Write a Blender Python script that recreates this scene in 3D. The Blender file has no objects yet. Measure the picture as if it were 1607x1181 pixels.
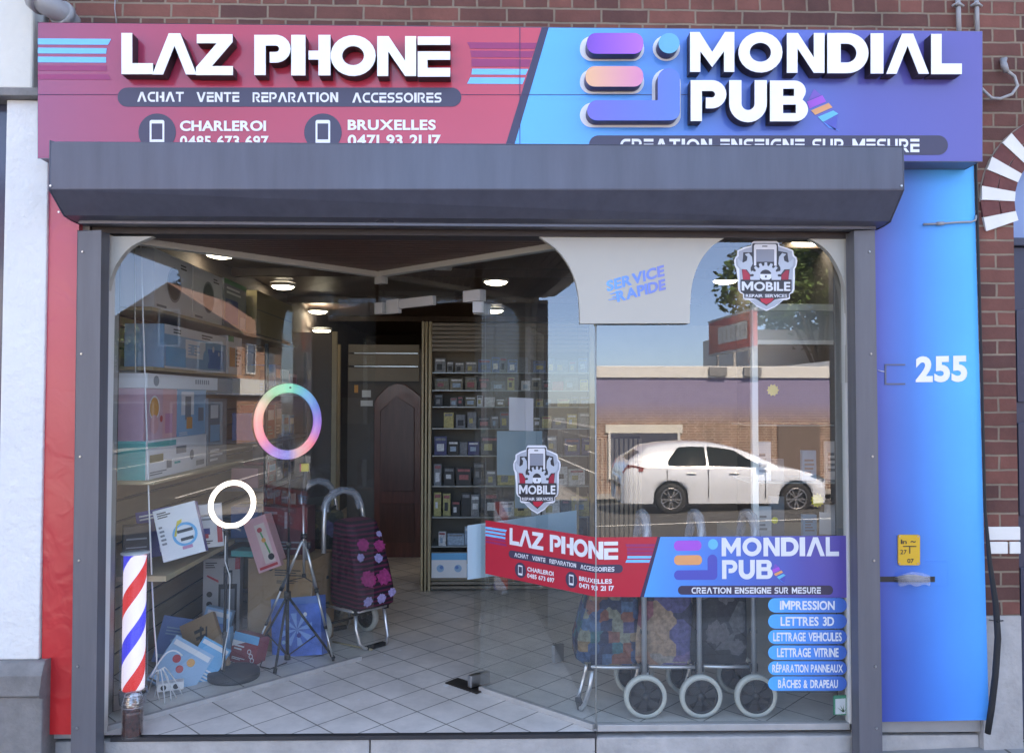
import bpy, math, random
from mathutils import Vector, Matrix
from mathutils.geometry import tessellate_polygon
R = math.radians
scene = bpy.context.scene
col = scene.collection
random.seed(7)

# ------------------------------------------------------------------ camera
FPX, CX, CY, W, H = 1230.0, 803.5, 590.5, 1607.0, 1181.0
YAW, PITCH, ROLL = R(1.3), R(1.65), R(0.12)
CAM = Vector((0.0, -3.74, 1.56))
fw = Vector((math.sin(YAW) * math.cos(PITCH), math.cos(YAW) * math.cos(PITCH), math.sin(PITCH)))
rt = fw.cross(Vector((0, 0, 1))).normalized()
up = rt.cross(fw)
rt, up = rt * math.cos(ROLL) + up * math.sin(ROLL), up * math.cos(ROLL) - rt * math.sin(ROLL)
cd = bpy.data.cameras.new('camera')
cam = bpy.data.objects.new('camera', cd)
col.objects.link(cam)
cam.matrix_world = Matrix(((rt.x, up.x, -fw.x, CAM.x), (rt.y, up.y, -fw.y, CAM.y), (rt.z, up.z, -fw.z, CAM.z), (0, 0, 0, 1)))
cd.sensor_width = 36.0
cd.lens = 36.0 * FPX / W
cd.clip_end = 2000
cd.clip_start = 0.05
scene.camera = cam

# ------------------------------------------------------------------ sky, sun, exposure
SUN_EL, SUN_AZ = R(50), R(22)          # the sun stands behind the shop, a little to the right
world = bpy.data.worlds.new('World')
scene.world = world
world.use_nodes = True
wn = world.node_tree
bg = wn.nodes['Background']
sky = wn.nodes.new('ShaderNodeTexSky')
sky.sky_type = 'NISHITA'
sky.sun_disc = False
sky.sun_elevation = SUN_EL
sky.sun_rotation = SUN_AZ
sky.air_density = 1.0
sky.dust_density = 0.15
sky.ozone_density = 5.0
tcw = wn.nodes.new('ShaderNodeTexCoord'); spw = wn.nodes.new('ShaderNodeSeparateXYZ'); wn.links.new(tcw.outputs['Generated'], spw.inputs[0])
mrw = wn.nodes.new('ShaderNodeMapRange'); mrw.inputs[1].default_value = 0.0; mrw.inputs[2].default_value = 0.45; wn.links.new(spw.outputs[2], mrw.inputs[0])
tw = wn.nodes.new('ShaderNodeMix'); tw.data_type = 'RGBA'; tw.inputs[6].default_value = (0.40, 0.62, 1.15, 1); tw.inputs[7].default_value = (1, 1, 1, 1); wn.links.new(mrw.outputs[0], tw.inputs[0])
mw = wn.nodes.new('ShaderNodeMix'); mw.data_type = 'RGBA'; mw.blend_type = 'MULTIPLY'; mw.inputs[0].default_value = 1
wn.links.new(sky.outputs[0], mw.inputs[6]); wn.links.new(tw.outputs[2], mw.inputs[7])
wn.links.new(mw.outputs[2], bg.inputs[0])
bg.inputs[1].default_value = 0.14
sl = bpy.data.lights.new('sun', 'SUN')
sl.energy = 4.0
sl.angle = R(0.53)
sl.color = (0.94, 0.965, 1.0)
so = bpy.data.objects.new('sun', sl)
col.objects.link(so)
sd = Vector((math.sin(SUN_AZ) * math.cos(SUN_EL), math.cos(SUN_AZ) * math.cos(SUN_EL), math.sin(SUN_EL)))
so.rotation_euler = sd.to_track_quat('Z', 'Y').to_euler()
so.location = (0, 10, 30)
scene.view_settings.view_transform = 'Standard'
scene.view_settings.look = 'None'
scene.view_settings.gamma = 1
scene.view_settings.exposure = 2.75
scene.view_settings.use_white_balance = True
scene.view_settings.white_balance_temperature = 10200
scene.view_settings.white_balance_tint = 15
scene.cycles.max_bounces = 10
scene.cycles.transparent_max_bounces = 24
scene.cycles.glossy_bounces = 5
scene.cycles.sample_clamp_indirect = 6
scene.cycles.caustics_reflective = False
scene.cycles.caustics_refractive = False
scene.cycles.use_denoising = True

# ------------------------------------------------------------------ placing helpers (a pixel of the photograph seen at a known real plane)
def ray(px, py):
    return (fw + rt * ((px - CX) / FPX) - up * ((py - CY) / FPX))
def PY(px, py, y):
    r = ray(px, py); return CAM + r * ((y - CAM.y) / r.y)
def PX(px, py, x):
    r = ray(px, py); return CAM + r * ((x - CAM.x) / r.x)
def PZ(px, py, z):
    r = ray(px, py); return CAM + r * ((z - CAM.z) / r.z)
def PP(px, py, o, n):
    r = ray(px, py); return CAM + r * ((o - CAM).dot(n) / r.dot(n))
def xz(px, py, y):
    p = PY(px, py, y); return (p.x, p.z)

# ------------------------------------------------------------------ materials
MATS = {}
def lin(c):
    return tuple((v / 255.0) / 12.92 if v / 255.0 <= 0.04045 else ((v / 255.0 + 0.055) / 1.055) ** 2.4 for v in c)
def mat(name, colr, rough=0.6, metal=0.0, var=0.12, scale=6.0, bump=0.0, bscale=60.0, coat=0.0, spec=0.5, emis=None, estr=0.0, stretch=None):
    if name in MATS: return MATS[name]
    m = bpy.data.materials.new(name); m.use_nodes = True
    nt = m.node_tree; b = nt.nodes['Principled BSDF']
    b.inputs['Roughness'].default_value = rough
    b.inputs['Metallic'].default_value = metal
    b.inputs['Specular IOR Level'].default_value = spec
    b.inputs['Coat Weight'].default_value = coat
    b.inputs['Coat Roughness'].default_value = 0.08
    b.inputs['Base Color'].default_value = (*colr, 1)
    tc = nt.nodes.new('ShaderNodeTexCoord')
    src = tc.outputs['Object']
    if stretch:
        mp = nt.nodes.new('ShaderNodeMapping'); mp.inputs['Scale'].default_value = stretch
        nt.links.new(src, mp.inputs[0]); src = mp.outputs[0]
    if var > 0:
        n = nt.nodes.new('ShaderNodeTexNoise'); n.inputs['Scale'].default_value = scale; n.inputs['Detail'].default_value = 6
        n.inputs['Roughness'].default_value = 0.65
        nt.links.new(src, n.inputs['Vector'])
        r = nt.nodes.new('ShaderNodeMapRange')
        r.inputs[1].default_value = 0.25; r.inputs[2].default_value = 0.75
        r.inputs[3].default_value = 1 - var; r.inputs[4].default_value = 1 + var
        nt.links.new(n.outputs[0], r.inputs[0])
        mx = nt.nodes.new('ShaderNodeVectorMath'); mx.operation = 'SCALE'
        mx.inputs[0].default_value = colr
        nt.links.new(r.outputs[0], mx.inputs['Scale'])
        nt.links.new(mx.outputs[0], b.inputs['Base Color'])
    if bump > 0:
        n2 = nt.nodes.new('ShaderNodeTexNoise'); n2.inputs['Scale'].default_value = bscale; n2.inputs['Detail'].default_value = 5
        nt.links.new(src, n2.inputs['Vector'])
        bp = nt.nodes.new('ShaderNodeBump'); bp.inputs['Strength'].default_value = bump; bp.inputs['Distance'].default_value = 0.01
        nt.links.new(n2.outputs[0], bp.inputs['Height']); nt.links.new(bp.outputs[0], b.inputs['Normal'])
    if emis:
        b.inputs['Emission Color'].default_value = (*emis, 1); b.inputs['Emission Strength'].default_value = estr
    MATS[name] = m
    return m
def base_of(m): return m.node_tree.nodes['Principled BSDF']
def grad(name, a, b_, ax, stops, rough=0.35, coat=0.0, var=0.03, second=None):
    """colour gradient along world axis ax from a to b_"""
    if name in MATS: return MATS[name]
    m = mat(name, (1, 1, 1), rough, 0, 0, coat=coat)
    nt = m.node_tree; b = base_of(m)
    g = nt.nodes.new('ShaderNodeNewGeometry'); s = nt.nodes.new('ShaderNodeSeparateXYZ')
    nt.links.new(g.outputs['Position'], s.inputs[0])
    r = nt.nodes.new('ShaderNodeMapRange'); r.inputs[1].default_value = a; r.inputs[2].default_value = b_
    nt.links.new(s.outputs[ax], r.inputs[0])
    cr = nt.nodes.new('ShaderNodeValToRGB')
    el = cr.color_ramp.elements
    el[0].position = stops[0][0]; el[0].color = (*stops[0][1], 1)
    el[1].position = stops[-1][0]; el[1].color = (*stops[-1][1], 1)
    for p, c in stops[1:-1]:
        e = el.new(p); e.color = (*c, 1)
    nt.links.new(r.outputs[0], cr.inputs[0])
    out = cr.outputs[0]
    n = nt.nodes.new('ShaderNodeTexNoise'); n.inputs['Scale'].default_value = 3.0; n.inputs['Detail'].default_value = 5
    nt.links.new(g.outputs['Position'], n.inputs['Vector'])
    rr = nt.nodes.new('ShaderNodeMapRange'); rr.inputs[3].default_value = 1 - var; rr.inputs[4].default_value = 1 + var
    nt.links.new(n.outputs[0], rr.inputs[0])
    v = nt.nodes.new('ShaderNodeVectorMath'); v.operation = 'SCALE'
    nt.links.new(out, v.inputs[0]); nt.links.new(rr.outputs[0], v.inputs['Scale'])
    nt.links.new(v.outputs[0], b.inputs['Base Color'])
    return m
def brick_mat(name, c1, c2, mortar, bw=0.226, rh=0.0685, ms=0.006, axis='x', squash=0.5, top=None, scale=1.0):
    if name in MATS: return MATS[name]
    m = mat(name, (1, 1, 1), 0.85, 0, 0)
    nt = m.node_tree; b = base_of(m)
    g = nt.nodes.new('ShaderNodeNewGeometry'); s = nt.nodes.new('ShaderNodeSeparateXYZ')
    nt.links.new(g.outputs['Position'], s.inputs[0])
    wob = nt.nodes.new('ShaderNodeTexNoise'); wob.inputs['Scale'].default_value = 9; wob.inputs['Detail'].default_value = 3
    nt.links.new(g.outputs['Position'], wob.inputs['Vector'])
    c = nt.nodes.new('ShaderNodeCombineXYZ')
    add = nt.nodes.new('ShaderNodeMath'); add.operation = 'ADD'
    nt.links.new(s.outputs[0], add.inputs[0]); nt.links.new(s.outputs[1], add.inputs[1])
    nt.links.new(add.outputs[0], c.inputs[0]); nt.links.new(s.outputs[2], c.inputs[1])
    w2 = nt.nodes.new('ShaderNodeVectorMath'); w2.operation = 'MULTIPLY_ADD'
    nt.links.new(wob.outputs['Color'], w2.inputs[0]); w2.inputs[1].default_value = (0.011, 0.009, 0)
    nt.links.new(c.outputs[0], w2.inputs[2])
    br = nt.nodes.new('ShaderNodeTexBrick')
    br.offset = 0.25; br.squash = squash; br.squash_frequency = 2; br.offset_frequency = 2
    br.inputs['Scale'].default_value = scale
    br.inputs['Color1'].default_value = (*c1, 1); br.inputs['Color2'].default_value = (*c2, 1); br.inputs['Mortar'].default_value = (*mortar, 1)
    br.inputs['Mortar Size'].default_value = ms; br.inputs['Mortar Smooth'].default_value = 0.35; br.inputs['Bias'].default_value = -0.1
    br.inputs['Brick Width'].default_value = bw; br.inputs['Row Height'].default_value = rh
    nt.links.new(w2.outputs[0], br.inputs['Vector'])
    n = nt.nodes.new('ShaderNodeTexNoise'); n.inputs['Scale'].default_value = 3.1; n.inputs['Detail'].default_value = 9; n.inputs['Roughness'].default_value = 0.7
    nt.links.new(g.outputs['Position'], n.inputs['Vector'])
    rr = nt.nodes.new('ShaderNodeMapRange'); rr.inputs[1].default_value = .2; rr.inputs[2].default_value = .8; rr.inputs[3].default_value = 0.5; rr.inputs[4].default_value = 1.45
    nt.links.new(n.outputs[0], rr.inputs[0])
    v = nt.nodes.new('ShaderNodeVectorMath'); v.operation = 'SCALE'
    nt.links.new(br.outputs[0], v.inputs[0]); nt.links.new(rr.outputs[0], v.inputs['Scale'])
    last = v.outputs[0]
    if top:   # paint band: colour over the bricks above a height
        z0, z1, tcol = top
        r2 = nt.nodes.new('ShaderNodeMapRange'); r2.inputs[1].default_value = z0; r2.inputs[2].default_value = z1
        nt.links.new(s.outputs[2], r2.inputs[0])
        mx = nt.nodes.new('ShaderNodeMix'); mx.data_type = 'RGBA'
        nt.links.new(r2.outputs[0], mx.inputs[0]); nt.links.new(last, mx.inputs[6]); mx.inputs[7].default_value = (*tcol, 1)
        last = mx.outputs[2]
    nt.links.new(last, b.inputs['Base Color'])
    n3 = nt.nodes.new('ShaderNodeTexNoise'); n3.inputs['Scale'].default_value = 90; n3.inputs['Detail'].default_value = 4
    nt.links.new(g.outputs['Position'], n3.inputs['Vector'])
    hm = nt.nodes.new('ShaderNodeMath'); hm.operation = 'MULTIPLY_ADD'; hm.inputs[1].default_value = -1.0
    nt.links.new(br.outputs['Fac'], hm.inputs[0])
    h2 = nt.nodes.new('ShaderNodeMath'); h2.operation = 'MULTIPLY'; h2.inputs[1].default_value = 0.35
    nt.links.new(n3.outputs[0], h2.inputs[0]); nt.links.new(h2.outputs[0], hm.inputs[2])
    bp = nt.nodes.new('ShaderNodeBump'); bp.inputs['Strength'].default_value = 0.8; bp.inputs['Distance'].default_value = 0.006
    nt.links.new(hm.outputs[0], bp.inputs['Height']); nt.links.new(bp.outputs[0], b.inputs['Normal'])
    return m
def glass_mat(name, tint=(0.93, 0.97, 0.955), f0=0.085, boost=1.35, dust_veil=0.018):
    m = bpy.data.materials.new(name); m.use_nodes = True
    nt = m.node_tree; nt.nodes.remove(nt.nodes['Principled BSDF'])
    o = nt.nodes['Material Output']
    t = nt.nodes.new('ShaderNodeBsdfTransparent'); t.inputs[0].default_value = (*tint, 1)
    g = nt.nodes.new('ShaderNodeBsdfGlossy'); g.inputs['Roughness'].default_value = 0.0; g.inputs[0].default_value = (1, 1, 1, 1)
    fr = nt.nodes.new('ShaderNodeLayerWeight'); fr.inputs[0].default_value = 0.5
    # smooth Schlick-like curve of both faces of a pane
    pw = nt.nodes.new('ShaderNodeMath'); pw.operation = 'POWER'; pw.inputs[1].default_value = 4.0
    nt.links.new(fr.outputs['Facing'], pw.inputs[0])
    ma = nt.nodes.new('ShaderNodeMath'); ma.operation = 'MULTIPLY_ADD'; ma.inputs[1].default_value = 0.9; ma.inputs[2].default_value = f0 * boost
    nt.links.new(pw.outputs[0], ma.inputs[0])
    mx = nt.nodes.new('ShaderNodeMixShader')
    nt.links.new(ma.outputs[0], mx.inputs[0]); nt.links.new(t.outputs[0], mx.inputs[1]); nt.links.new(g.outputs[0], mx.inputs[2])
    # slight waviness of old float glass
    n = nt.nodes.new('ShaderNodeTexNoise'); n.inputs['Scale'].default_value = 1.3; n.inputs['Detail'].default_value = 1
    geo = nt.nodes.new('ShaderNodeNewGeometry'); nt.links.new(geo.outputs['Position'], n.inputs['Vector'])
    bp = nt.nodes.new('ShaderNodeBump'); bp.inputs['Strength'].default_value = 0.25; bp.inputs["Distance"].default_value = 0.0012
    nt.links.new(n.outputs[0], bp.inputs['Height']); nt.links.new(bp.outputs[0], g.inputs['Normal'])
    # pale veil of haze over dirty glass, patchy, lifting the darks behind
    df = nt.nodes.new('ShaderNodeBsdfDiffuse'); df.inputs[0].default_value = (.62, .60, .58, 1)
    n2 = nt.nodes.new('ShaderNodeTexNoise'); n2.inputs['Scale'].default_value = 2.2; n2.inputs['Detail'].default_value = 7; n2.inputs['Roughness'].default_value = .6
    nt.links.new(geo.outputs['Position'], n2.inputs['Vector'])
    r2 = nt.nodes.new('ShaderNodeMapRange'); r2.inputs[1].default_value = .3; r2.inputs[2].default_value = .75; r2.inputs[3].default_value = dust_veil * .5; r2.inputs[4].default_value = dust_veil * 1.6
    nt.links.new(n2.outputs[0], r2.inputs[0])
    mx2 = nt.nodes.new('ShaderNodeMixShader'); nt.links.new(r2.outputs[0], mx2.inputs[0]); nt.links.new(mx.outputs[0], mx2.inputs[1]); nt.links.new(df.outputs[0], mx2.inputs[2])
    nt.links.new(mx2.outputs[0], o.inputs[0])
    MATS[name] = m
    return m
def emit_mat(name, c, s):
    return mat(name, c, 0.5, 0, 0, emis=c, estr=s)

# ------------------------------------------------------------------ mesh builder
ORG = {}
class MB:
    def __init__(s, M=None): s.v = []; s.f = []; s.fm = []; s.mats = []; s.mi = 0; s.M = M; s.smooth = set()
    def m(s, material):
        if material not in s.mats: s.mats.append(material)
        s.mi = s.mats.index(material); return s
    def add(s, vs, fs, smooth=False):
        o = len(s.v)
        for p in vs:
            p = Vector(p); s.v.append(s.M @ p if s.M else p)
        for f in fs:
            if smooth: s.smooth.add(len(s.f))
            s.f.append([o + i for i in f]); s.fm.append(s.mi)
        return s
    def box(s, x0, x1, y0, y1, z0, z1):
        x0, x1 = min(x0, x1), max(x0, x1); y0, y1 = min(y0, y1), max(y0, y1); z0, z1 = min(z0, z1), max(z0, z1)
        return s.add([(x0,y0,z0),(x1,y0,z0),(x1,y1,z0),(x0,y1,z0),(x0,y0,z1),(x1,y0,z1),(x1,y1,z1),(x0,y1,z1)],
                     [(0,3,2,1),(4,5,6,7),(0,1,5,4),(1,2,6,5),(2,3,7,6),(3,0,4,7)])
    def prism(s, poly, fn, d0, d1, holes=()):
        """poly in 2D, fn(u, v, d) -> 3D"""
        loops = [poly] + list(holes)
        tri = tessellate_polygon([[Vector((a, b, 0)) for a, b in L] for L in loops])
        flat = [p for L in loops for p in L]; n = len(flat)
        vs = [fn(a, b, d0) for a, b in flat] + [fn(a, b, d1) for a, b in flat]
        fs = []
        if d0 == d1:
            return s.add(vs[:n], [t for t in tri])
        fs += [tuple(t) for t in tri] + [tuple(n + i for i in reversed(t)) for t in tri]
        k = 0
        for L in loops:
            c = len(L)
            for i in range(c):
                a = k + i; b = k + (i + 1) % c
                fs.append((a, b, n + b, n + a))
            k += c
        return s.add(vs, fs)
    def tube(s, pts, r, n=10, closed=False, cap=True):
        pts = [Vector(p) for p in pts]; rs = r if isinstance(r, (list, tuple)) else [r] * len(pts)
        vs = []; fs = []; N = len(pts); prev = None
        for i, p in enumerate(pts):
            if closed: t = pts[(i + 1) % N] - pts[i - 1]
            else: t = pts[min(i + 1, N - 1)] - pts[max(i - 1, 0)]
            t.normalize()
            if prev is None:
                a = Vector((0, 0, 1)) if abs(t.z) < 0.9 else Vector((1, 0, 0))
                u = t.cross(a).normalized()
            else:
                u = (prev - t * prev.dot(t)).normalized()
            prev = u; w = t.cross(u)
            for k in range(n):
                an = 2 * math.pi * k / n
                vs.append(p + (u * math.cos(an) + w * math.sin(an)) * rs[i])
        M_ = N if closed else N - 1
        for i in range(M_):
            for k in range(n):
                a = i * n + k; b = i * n + (k + 1) % n; c = ((i + 1) % N) * n + (k + 1) % n; d = ((i + 1) % N) * n + k
                fs.append((a, b, c, d))
        s.add(vs, fs, True)
        if cap and not closed:
            o = len(s.v) - len(vs)
            s.f.append([o + i for i in reversed(range(n))]); s.fm.append(s.mi)
            s.f.append([o + (N - 1) * n + i for i in range(n)]); s.fm.append(s.mi)
        return s
    def cyl(s, c, axis, r, h, n=24, r2=None):
        c = Vector(c); a = Vector(axis).normalized()
        return s.tube([c, c + a * h], [r, r if r2 is None else r2], n)
    def lathe(s, c, axis, prof, n=28):
        """prof = [(radius, height)] along axis"""
        c = Vector(c); a = Vector(axis).normalized()
        q = Vector((0, 0, 1)) if abs(a.z) < 0.9 else Vector((1, 0, 0))
        u = a.cross(q).normalized(); w = a.cross(u)
        vs = []; fs = []
        for r, h in prof:
            for k in range(n):
                an = 2 * math.pi * k / n
                vs.append(c + a * h + (u * math.cos(an) + w * math.sin(an)) * r)
        for i in range(len(prof) - 1):
            for k in range(n):
                fs.append((i*n+k, i*n+(k+1)%n, (i+1)*n+(k+1)%n, (i+1)*n+k))
        return s.add(vs, fs, True)
    def torus(s, c, axis, R_, r, n=48, k=10, sx=1.0, sy=1.0):
        a = Vector(axis).normalized(); q = Vector((0, 0, 1)) if abs(a.z) < 0.9 else Vector((1, 0, 0))
        u = a.cross(q).normalized(); w = a.cross(u); c = Vector(c)
        return s.tube([c + u * (R_ * sx * math.cos(2*math.pi*i/n)) + w * (R_ * sy * math.sin(2*math.pi*i/n)) for i in range(n)], r, k, closed=True)
    def build(s, name, material=None, parent=None, bevel=0.0, kind=None):
        me = bpy.data.meshes.new(name)
        org = ORG.get(parent, Vector((0, 0, 0))) if parent else Vector((0, 0, 0))
        me.from_pydata([tuple(p - org) for p in s.v], [], s.f)
        if material is not None and not s.mats: me.materials.append(material)
        else:
            for mm in s.mats: me.materials.append(mm)
            me.polygons.foreach_set('material_index', s.fm)
        if s.smooth: me.polygons.foreach_set('use_smooth', [i in s.smooth for i in range(len(me.polygons))])
        me.update()
        o = bpy.data.objects.new(name, me); col.objects.link(o)
        if parent: o.parent = parent; ORG[o] = org
        if bevel > 0:
            bm = o.modifiers.new('bevel', 'BEVEL'); bm.width = bevel; bm.segments = 2; bm.limit_method = 'ANGLE'; bm.angle_limit = R(40)
        if kind: o['kind'] = kind
        return o
def build_each(mb, name, material=None, parent=None, bevel=0.0):
    """one object per separate piece"""
    par = list(range(len(mb.v)))
    def fd(i):
        while par[i] != i: par[i] = par[par[i]]; i = par[i]
        return i
    for f in mb.f:
        r0 = fd(f[0])
        for q in f[1:]: par[fd(q)] = r0
    gr = {}
    for k, f in enumerate(mb.f): gr.setdefault(fd(f[0]), []).append(k)
    out = []
    for ks in gr.values():
        m2 = MB(); m2.mats = mb.mats; ids = {}
        for k in ks:
            if k in mb.smooth: m2.smooth.add(len(m2.f))
            nf = []
            for i in mb.f[k]:
                if i not in ids: ids[i] = len(m2.v); m2.v.append(mb.v[i])
                nf.append(ids[i])
            m2.f.append(nf); m2.fm.append(mb.fm[k])
        out.append(m2.build(name, material, parent, bevel))
    return out
def weld(mb):
    """join the corners that fall on one another"""
    seen = {}; idx = []
    nv = []
    for p in mb.v:
        k = (round(p.x, 5), round(p.y, 5), round(p.z, 5))
        if k not in seen: seen[k] = len(nv); nv.append(p)
        idx.append(seen[k])
    mb.v = nv; mb.f = [[idx[i] for i in f] for f in mb.f]
    return mb
def tag(o, label=None, cat=None, group=None):
    if label: o['label'] = label
    if cat: o['category'] = cat
    if group: o['group'] = group
    return o
def thing(name, label, cat, loc=(0, 0, 0), group=None):
    """an Empty at the thing's base; parts are written in world coordinates"""
    o = bpy.data.objects.new(name, None); col.objects.link(o)
    o.location = loc; o.empty_display_size = 0.05
    ORG[o] = Vector(loc)
    return tag(o, label, cat, group)
def local_thing(name, label, cat, group=None):
    o = thing(name, label, cat, (0, 0, 0), group); return o
def copy_tree(o, parent=None):
    c = o.copy(); col.objects.link(c)
    if parent: c.parent = parent
    for ch in list(o.children): copy_tree(ch, c)
    return c

# ------------------------------------------------------------------ lettering
def arc(cx, cy, r, a0, a1, n=12, ry=None):
    ry = r if ry is None else ry
    return [(cx + r * math.cos(R(a0 + (a1 - a0) * i / n)), cy + ry * math.sin(R(a0 + (a1 - a0) * i / n))) for i in range(n + 1)]
def rect(x0, y0, x1, y1): return [(x0, y0), (x1, y0), (x1, y1), (x0, y1)]
def rrect(x0, y0, x1, y1, r, n=8):
    return arc(x1 - r, y0 + r, r, -90, 0, n) + arc(x1 - r, y1 - r, r, 0, 90, n) + arc(x0 + r, y1 - r, r, 90, 180, n) + arc(x0 + r, y0 + r, r, 180, 270, n)
def stroke(path, w):
    h = w / 2; L = []; Rr = []; n = len(path)
    for i, p in enumerate(path):
        a = path[max(i - 1, 0)]; b = path[min(i + 1, n - 1)]
        def nrm(q, r):
            dx, dy = r[0] - q[0], r[1] - q[1]; d = math.hypot(dx, dy) or 1
            return (-dy / d, dx / d)
        if i == 0: m_ = nrm(p, b); k = 1
        elif i == n - 1: m_ = nrm(a, p); k = 1
        else:
            n1 = nrm(a, p); n2 = nrm(p, b); mx, my = n1[0] + n2[0], n1[1] + n2[1]; d = math.hypot(mx, my) or 1
            m_ = (mx / d, my / d); k = 1 / max(0.35, m_[0] * n1[0] + m_[1] * n1[1])
        L.append((p[0] + m_[0] * h * k, p[1] + m_[1] * h * k)); Rr.append((p[0] - m_[0] * h * k, p[1] - m_[1] * h * k))
    return L + Rr[::-1]
def crom(pts, n=5):
    out = []
    for i in range(len(pts) - 1):
        p0 = pts[max(i-1,0)]; p1 = pts[i]; p2 = pts[i+1]; p3 = pts[min(i+2,len(pts)-1)]
        for k in range(n):
            t = k / n
            out.append(tuple(.5*((2*p1[j]) + (-p0[j]+p2[j])*t + (2*p0[j]-5*p1[j]+4*p2[j]-p3[j])*t*t + (-p0[j]+3*p1[j]-3*p2[j]+p3[j])*t**3) for j in (0,1)))
    return out + [pts[-1]]
def glyph(ch, w=0.265):
    h = w / 2
    if ch == 'L': return [(stroke([(h, 1), (h, h), (.78, h)], w), [])], .78
    if ch == 'A': return [([(0,0),(.40,1),(.68,1),(1.08,0),(.82,0),(.54,.70),(.26,0)], [])], 1.08
    if ch == 'V': return [([(0,1),(.40,0),(.68,0),(1.08,1),(.82,1),(.54,.30),(.26,1)], [])], 1.08
    if ch == 'Z': return [([(0,0),(0,.19),(.50,.78),(.02,.78),(.02,1),(.88,1),(.88,.81),(.38,.22),(.89,.22),(.89,0)], [])], .89
    if ch == 'P': return [(stroke([(h,0),(h,1-h),(.50,1-h)] + arc(.50,.655,.345-h,80,-80,10) + [(.50,.31+h),(.36,.31+h)], w), [])], .85
    if ch == 'R': return [(stroke([(h,0),(h,1-h),(.50,1-h)] + arc(.50,.68,.32-h,80,-80,10) + [(.50,.36+h),(.36,.36+h)], w), []), ([(.36,.29),(.62,0),(.90,0),(.62,.32)], [])], .88
    if ch == 'H': return [(rect(0,0,w*1.3,1), []), ([(.42,.39),(.66,.39),(.66,0),(.95,0),(.95,1),(.66,1),(.66,.61),(.42,.61)], [])], .95
    if ch == 'O': return [(arc(.54,.5,.54,0,345,24,.5), [arc(.54,.5,.54-w*1.05,0,345,24,.5-w)])], 1.08
    if ch == 'N': return [([(0,0),(0,1),(.27,1),(.66,.38),(.66,1),(.92,1),(.92,0),(.66,0),(.26,.62),(.26,0)], [])], .92
    if ch == 'E': return [(rect(0,.79,.80,1), []), ([(0,0),(0,.63),(.80,.63),(.80,.42),(.24,.42),(.24,.22),(.80,.22),(.80,0)], [])], .80
    if ch == 'M': return [([(0,0),(0,1),(.24,1),(.56,.50),(.88,1),(1.12,1),(1.12,0),(.86,0),(.86,.52),(.56,.12),(.26,.52),(.26,0)], [])], 1.12
    if ch == 'I': return [(rect(0,0,w*1.4,1), [])], w * 1.4
    if ch == 'D': return [([(0,0)] + arc(.48,.5,.5,-90,90,18) + [(0,1)], [[(w*1.2,w)] + arc(.46,.5,.5-w,-90,90,16) + [(w*1.2,1-w)]])], .98
    if ch == 'U': return [(stroke([(h*1.1,1),(h*1.1,.44)] + arc(.45,.44,.45-h*1.1,190,350,14,.44-h) + [(.90-h*1.1,.44),(.90-h*1.1,1)], w*1.1), [])], .90
    if ch == 'B': return [([(0,0)] + arc(.56,.29,.29,-90,55,9) + arc(.54,.74,.26,-35,90,8) + [(0,1)], [rect(w*1.1,.62,.54,.80), rect(w*1.1,.2,.58,.41)])], .86
    if ch == 'T': return [([(0,1),(0,1-w),(.33,1-w),(.33,0),(.33+w*1.1,0),(.33+w*1.1,1-w),(.90,1-w),(.90,1)], [])], .90
    if ch == 'C': return [(stroke([(.84,1-h),(.46,1-h)] + arc(.46,.5,.46-h,100,260,14,.5-h) + [(.46,h),(.84,h)], w), [])], .84
    if ch == 'G': return [(stroke([(.88,1-h),(.46,1-h)] + arc(.46,.5,.46-h,100,260,14,.5-h) + [(.46,h),(.80,h),(.80,.48),(.50,.48)], w), [])], .91
    if ch == 'S': return [(stroke([(.80,1-h),(.31,1-h)] + arc(.31,.695,.20,110,250,8) + [(.31,.49),(.52,.49)] + arc(.52,.295,.195,70,-70,8) + [(.52,h),(.02,h)], w*.98), [])], .82
    return [], .42
def glyph_word(s, gap=0.10, w=0.22):
    """-> list of (poly, holes) normalised to 0..1 in x, 0..1 in y"""
    x = 0; out = []
    for ch in s:
        g, a = glyph(ch, w)
        for poly, holes in g: out.append(([(x + p[0], p[1]) for p in poly], [[(x + p[0], p[1]) for p in hh] for hh in holes]))
        x += a + gap
    T = x - gap
    return [([(p[0] / T, p[1]) for p in poly], [[(p[0] / T, p[1]) for p in hh] for hh in holes]) for poly, holes in out]
def tris_of(poly, holes=()):
    loops = [poly] + list(holes); flat = [p for L in loops for p in L]
    return [[flat[i] for i in t] for t in tessellate_polygon([[Vector((a, b, 0)) for a, b in L] for L in loops])]
_tc = {}
def text_tris(s, bold=0.0, spacing=1.0):
    """letters of the built-in font set side by side; M is drawn from its own outline"""
    x = 0; out = []
    for ch in s:
        if ch == ' ': x += .36 * spacing; continue
        if ch == 'M':
            t = tris_of([(0,0),(0,1),(.24,1),(.52,.50),(.80,1),(1.04,1),(1.04,0),(.80,0),(.80,.56),(.52,.10),(.24,.56),(.24,0)])
            t = [[(a * .80 + x, b * .73 * (1 + bold)) for a, b in q] for q in t]
        else:
            raw = char_tris(ch, bold); x0 = min(p[0] for q in raw for p in q)
            if out and (ch in 'VTA' or pv in 'RAVTP' ) and not (ch in 'IEH' and pv == 'R'): x0 += .035
            t = [[(a - x0 + x, b) for a, b in q] for q in raw]
        out += t; pv = ch; x = max(p[0] for q in t for p in q) + .045 * spacing ** 3
    xs = [p[0] for q in out for p in q]; ys = [p[1] for q in out for p in q]; x0, x1, y0, y1 = min(xs), max(xs), min(ys), max(ys)
    return [[((a - x0) / (x1 - x0), (b - y0) / (y1 - y0)) for a, b in q] for q in out]
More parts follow.
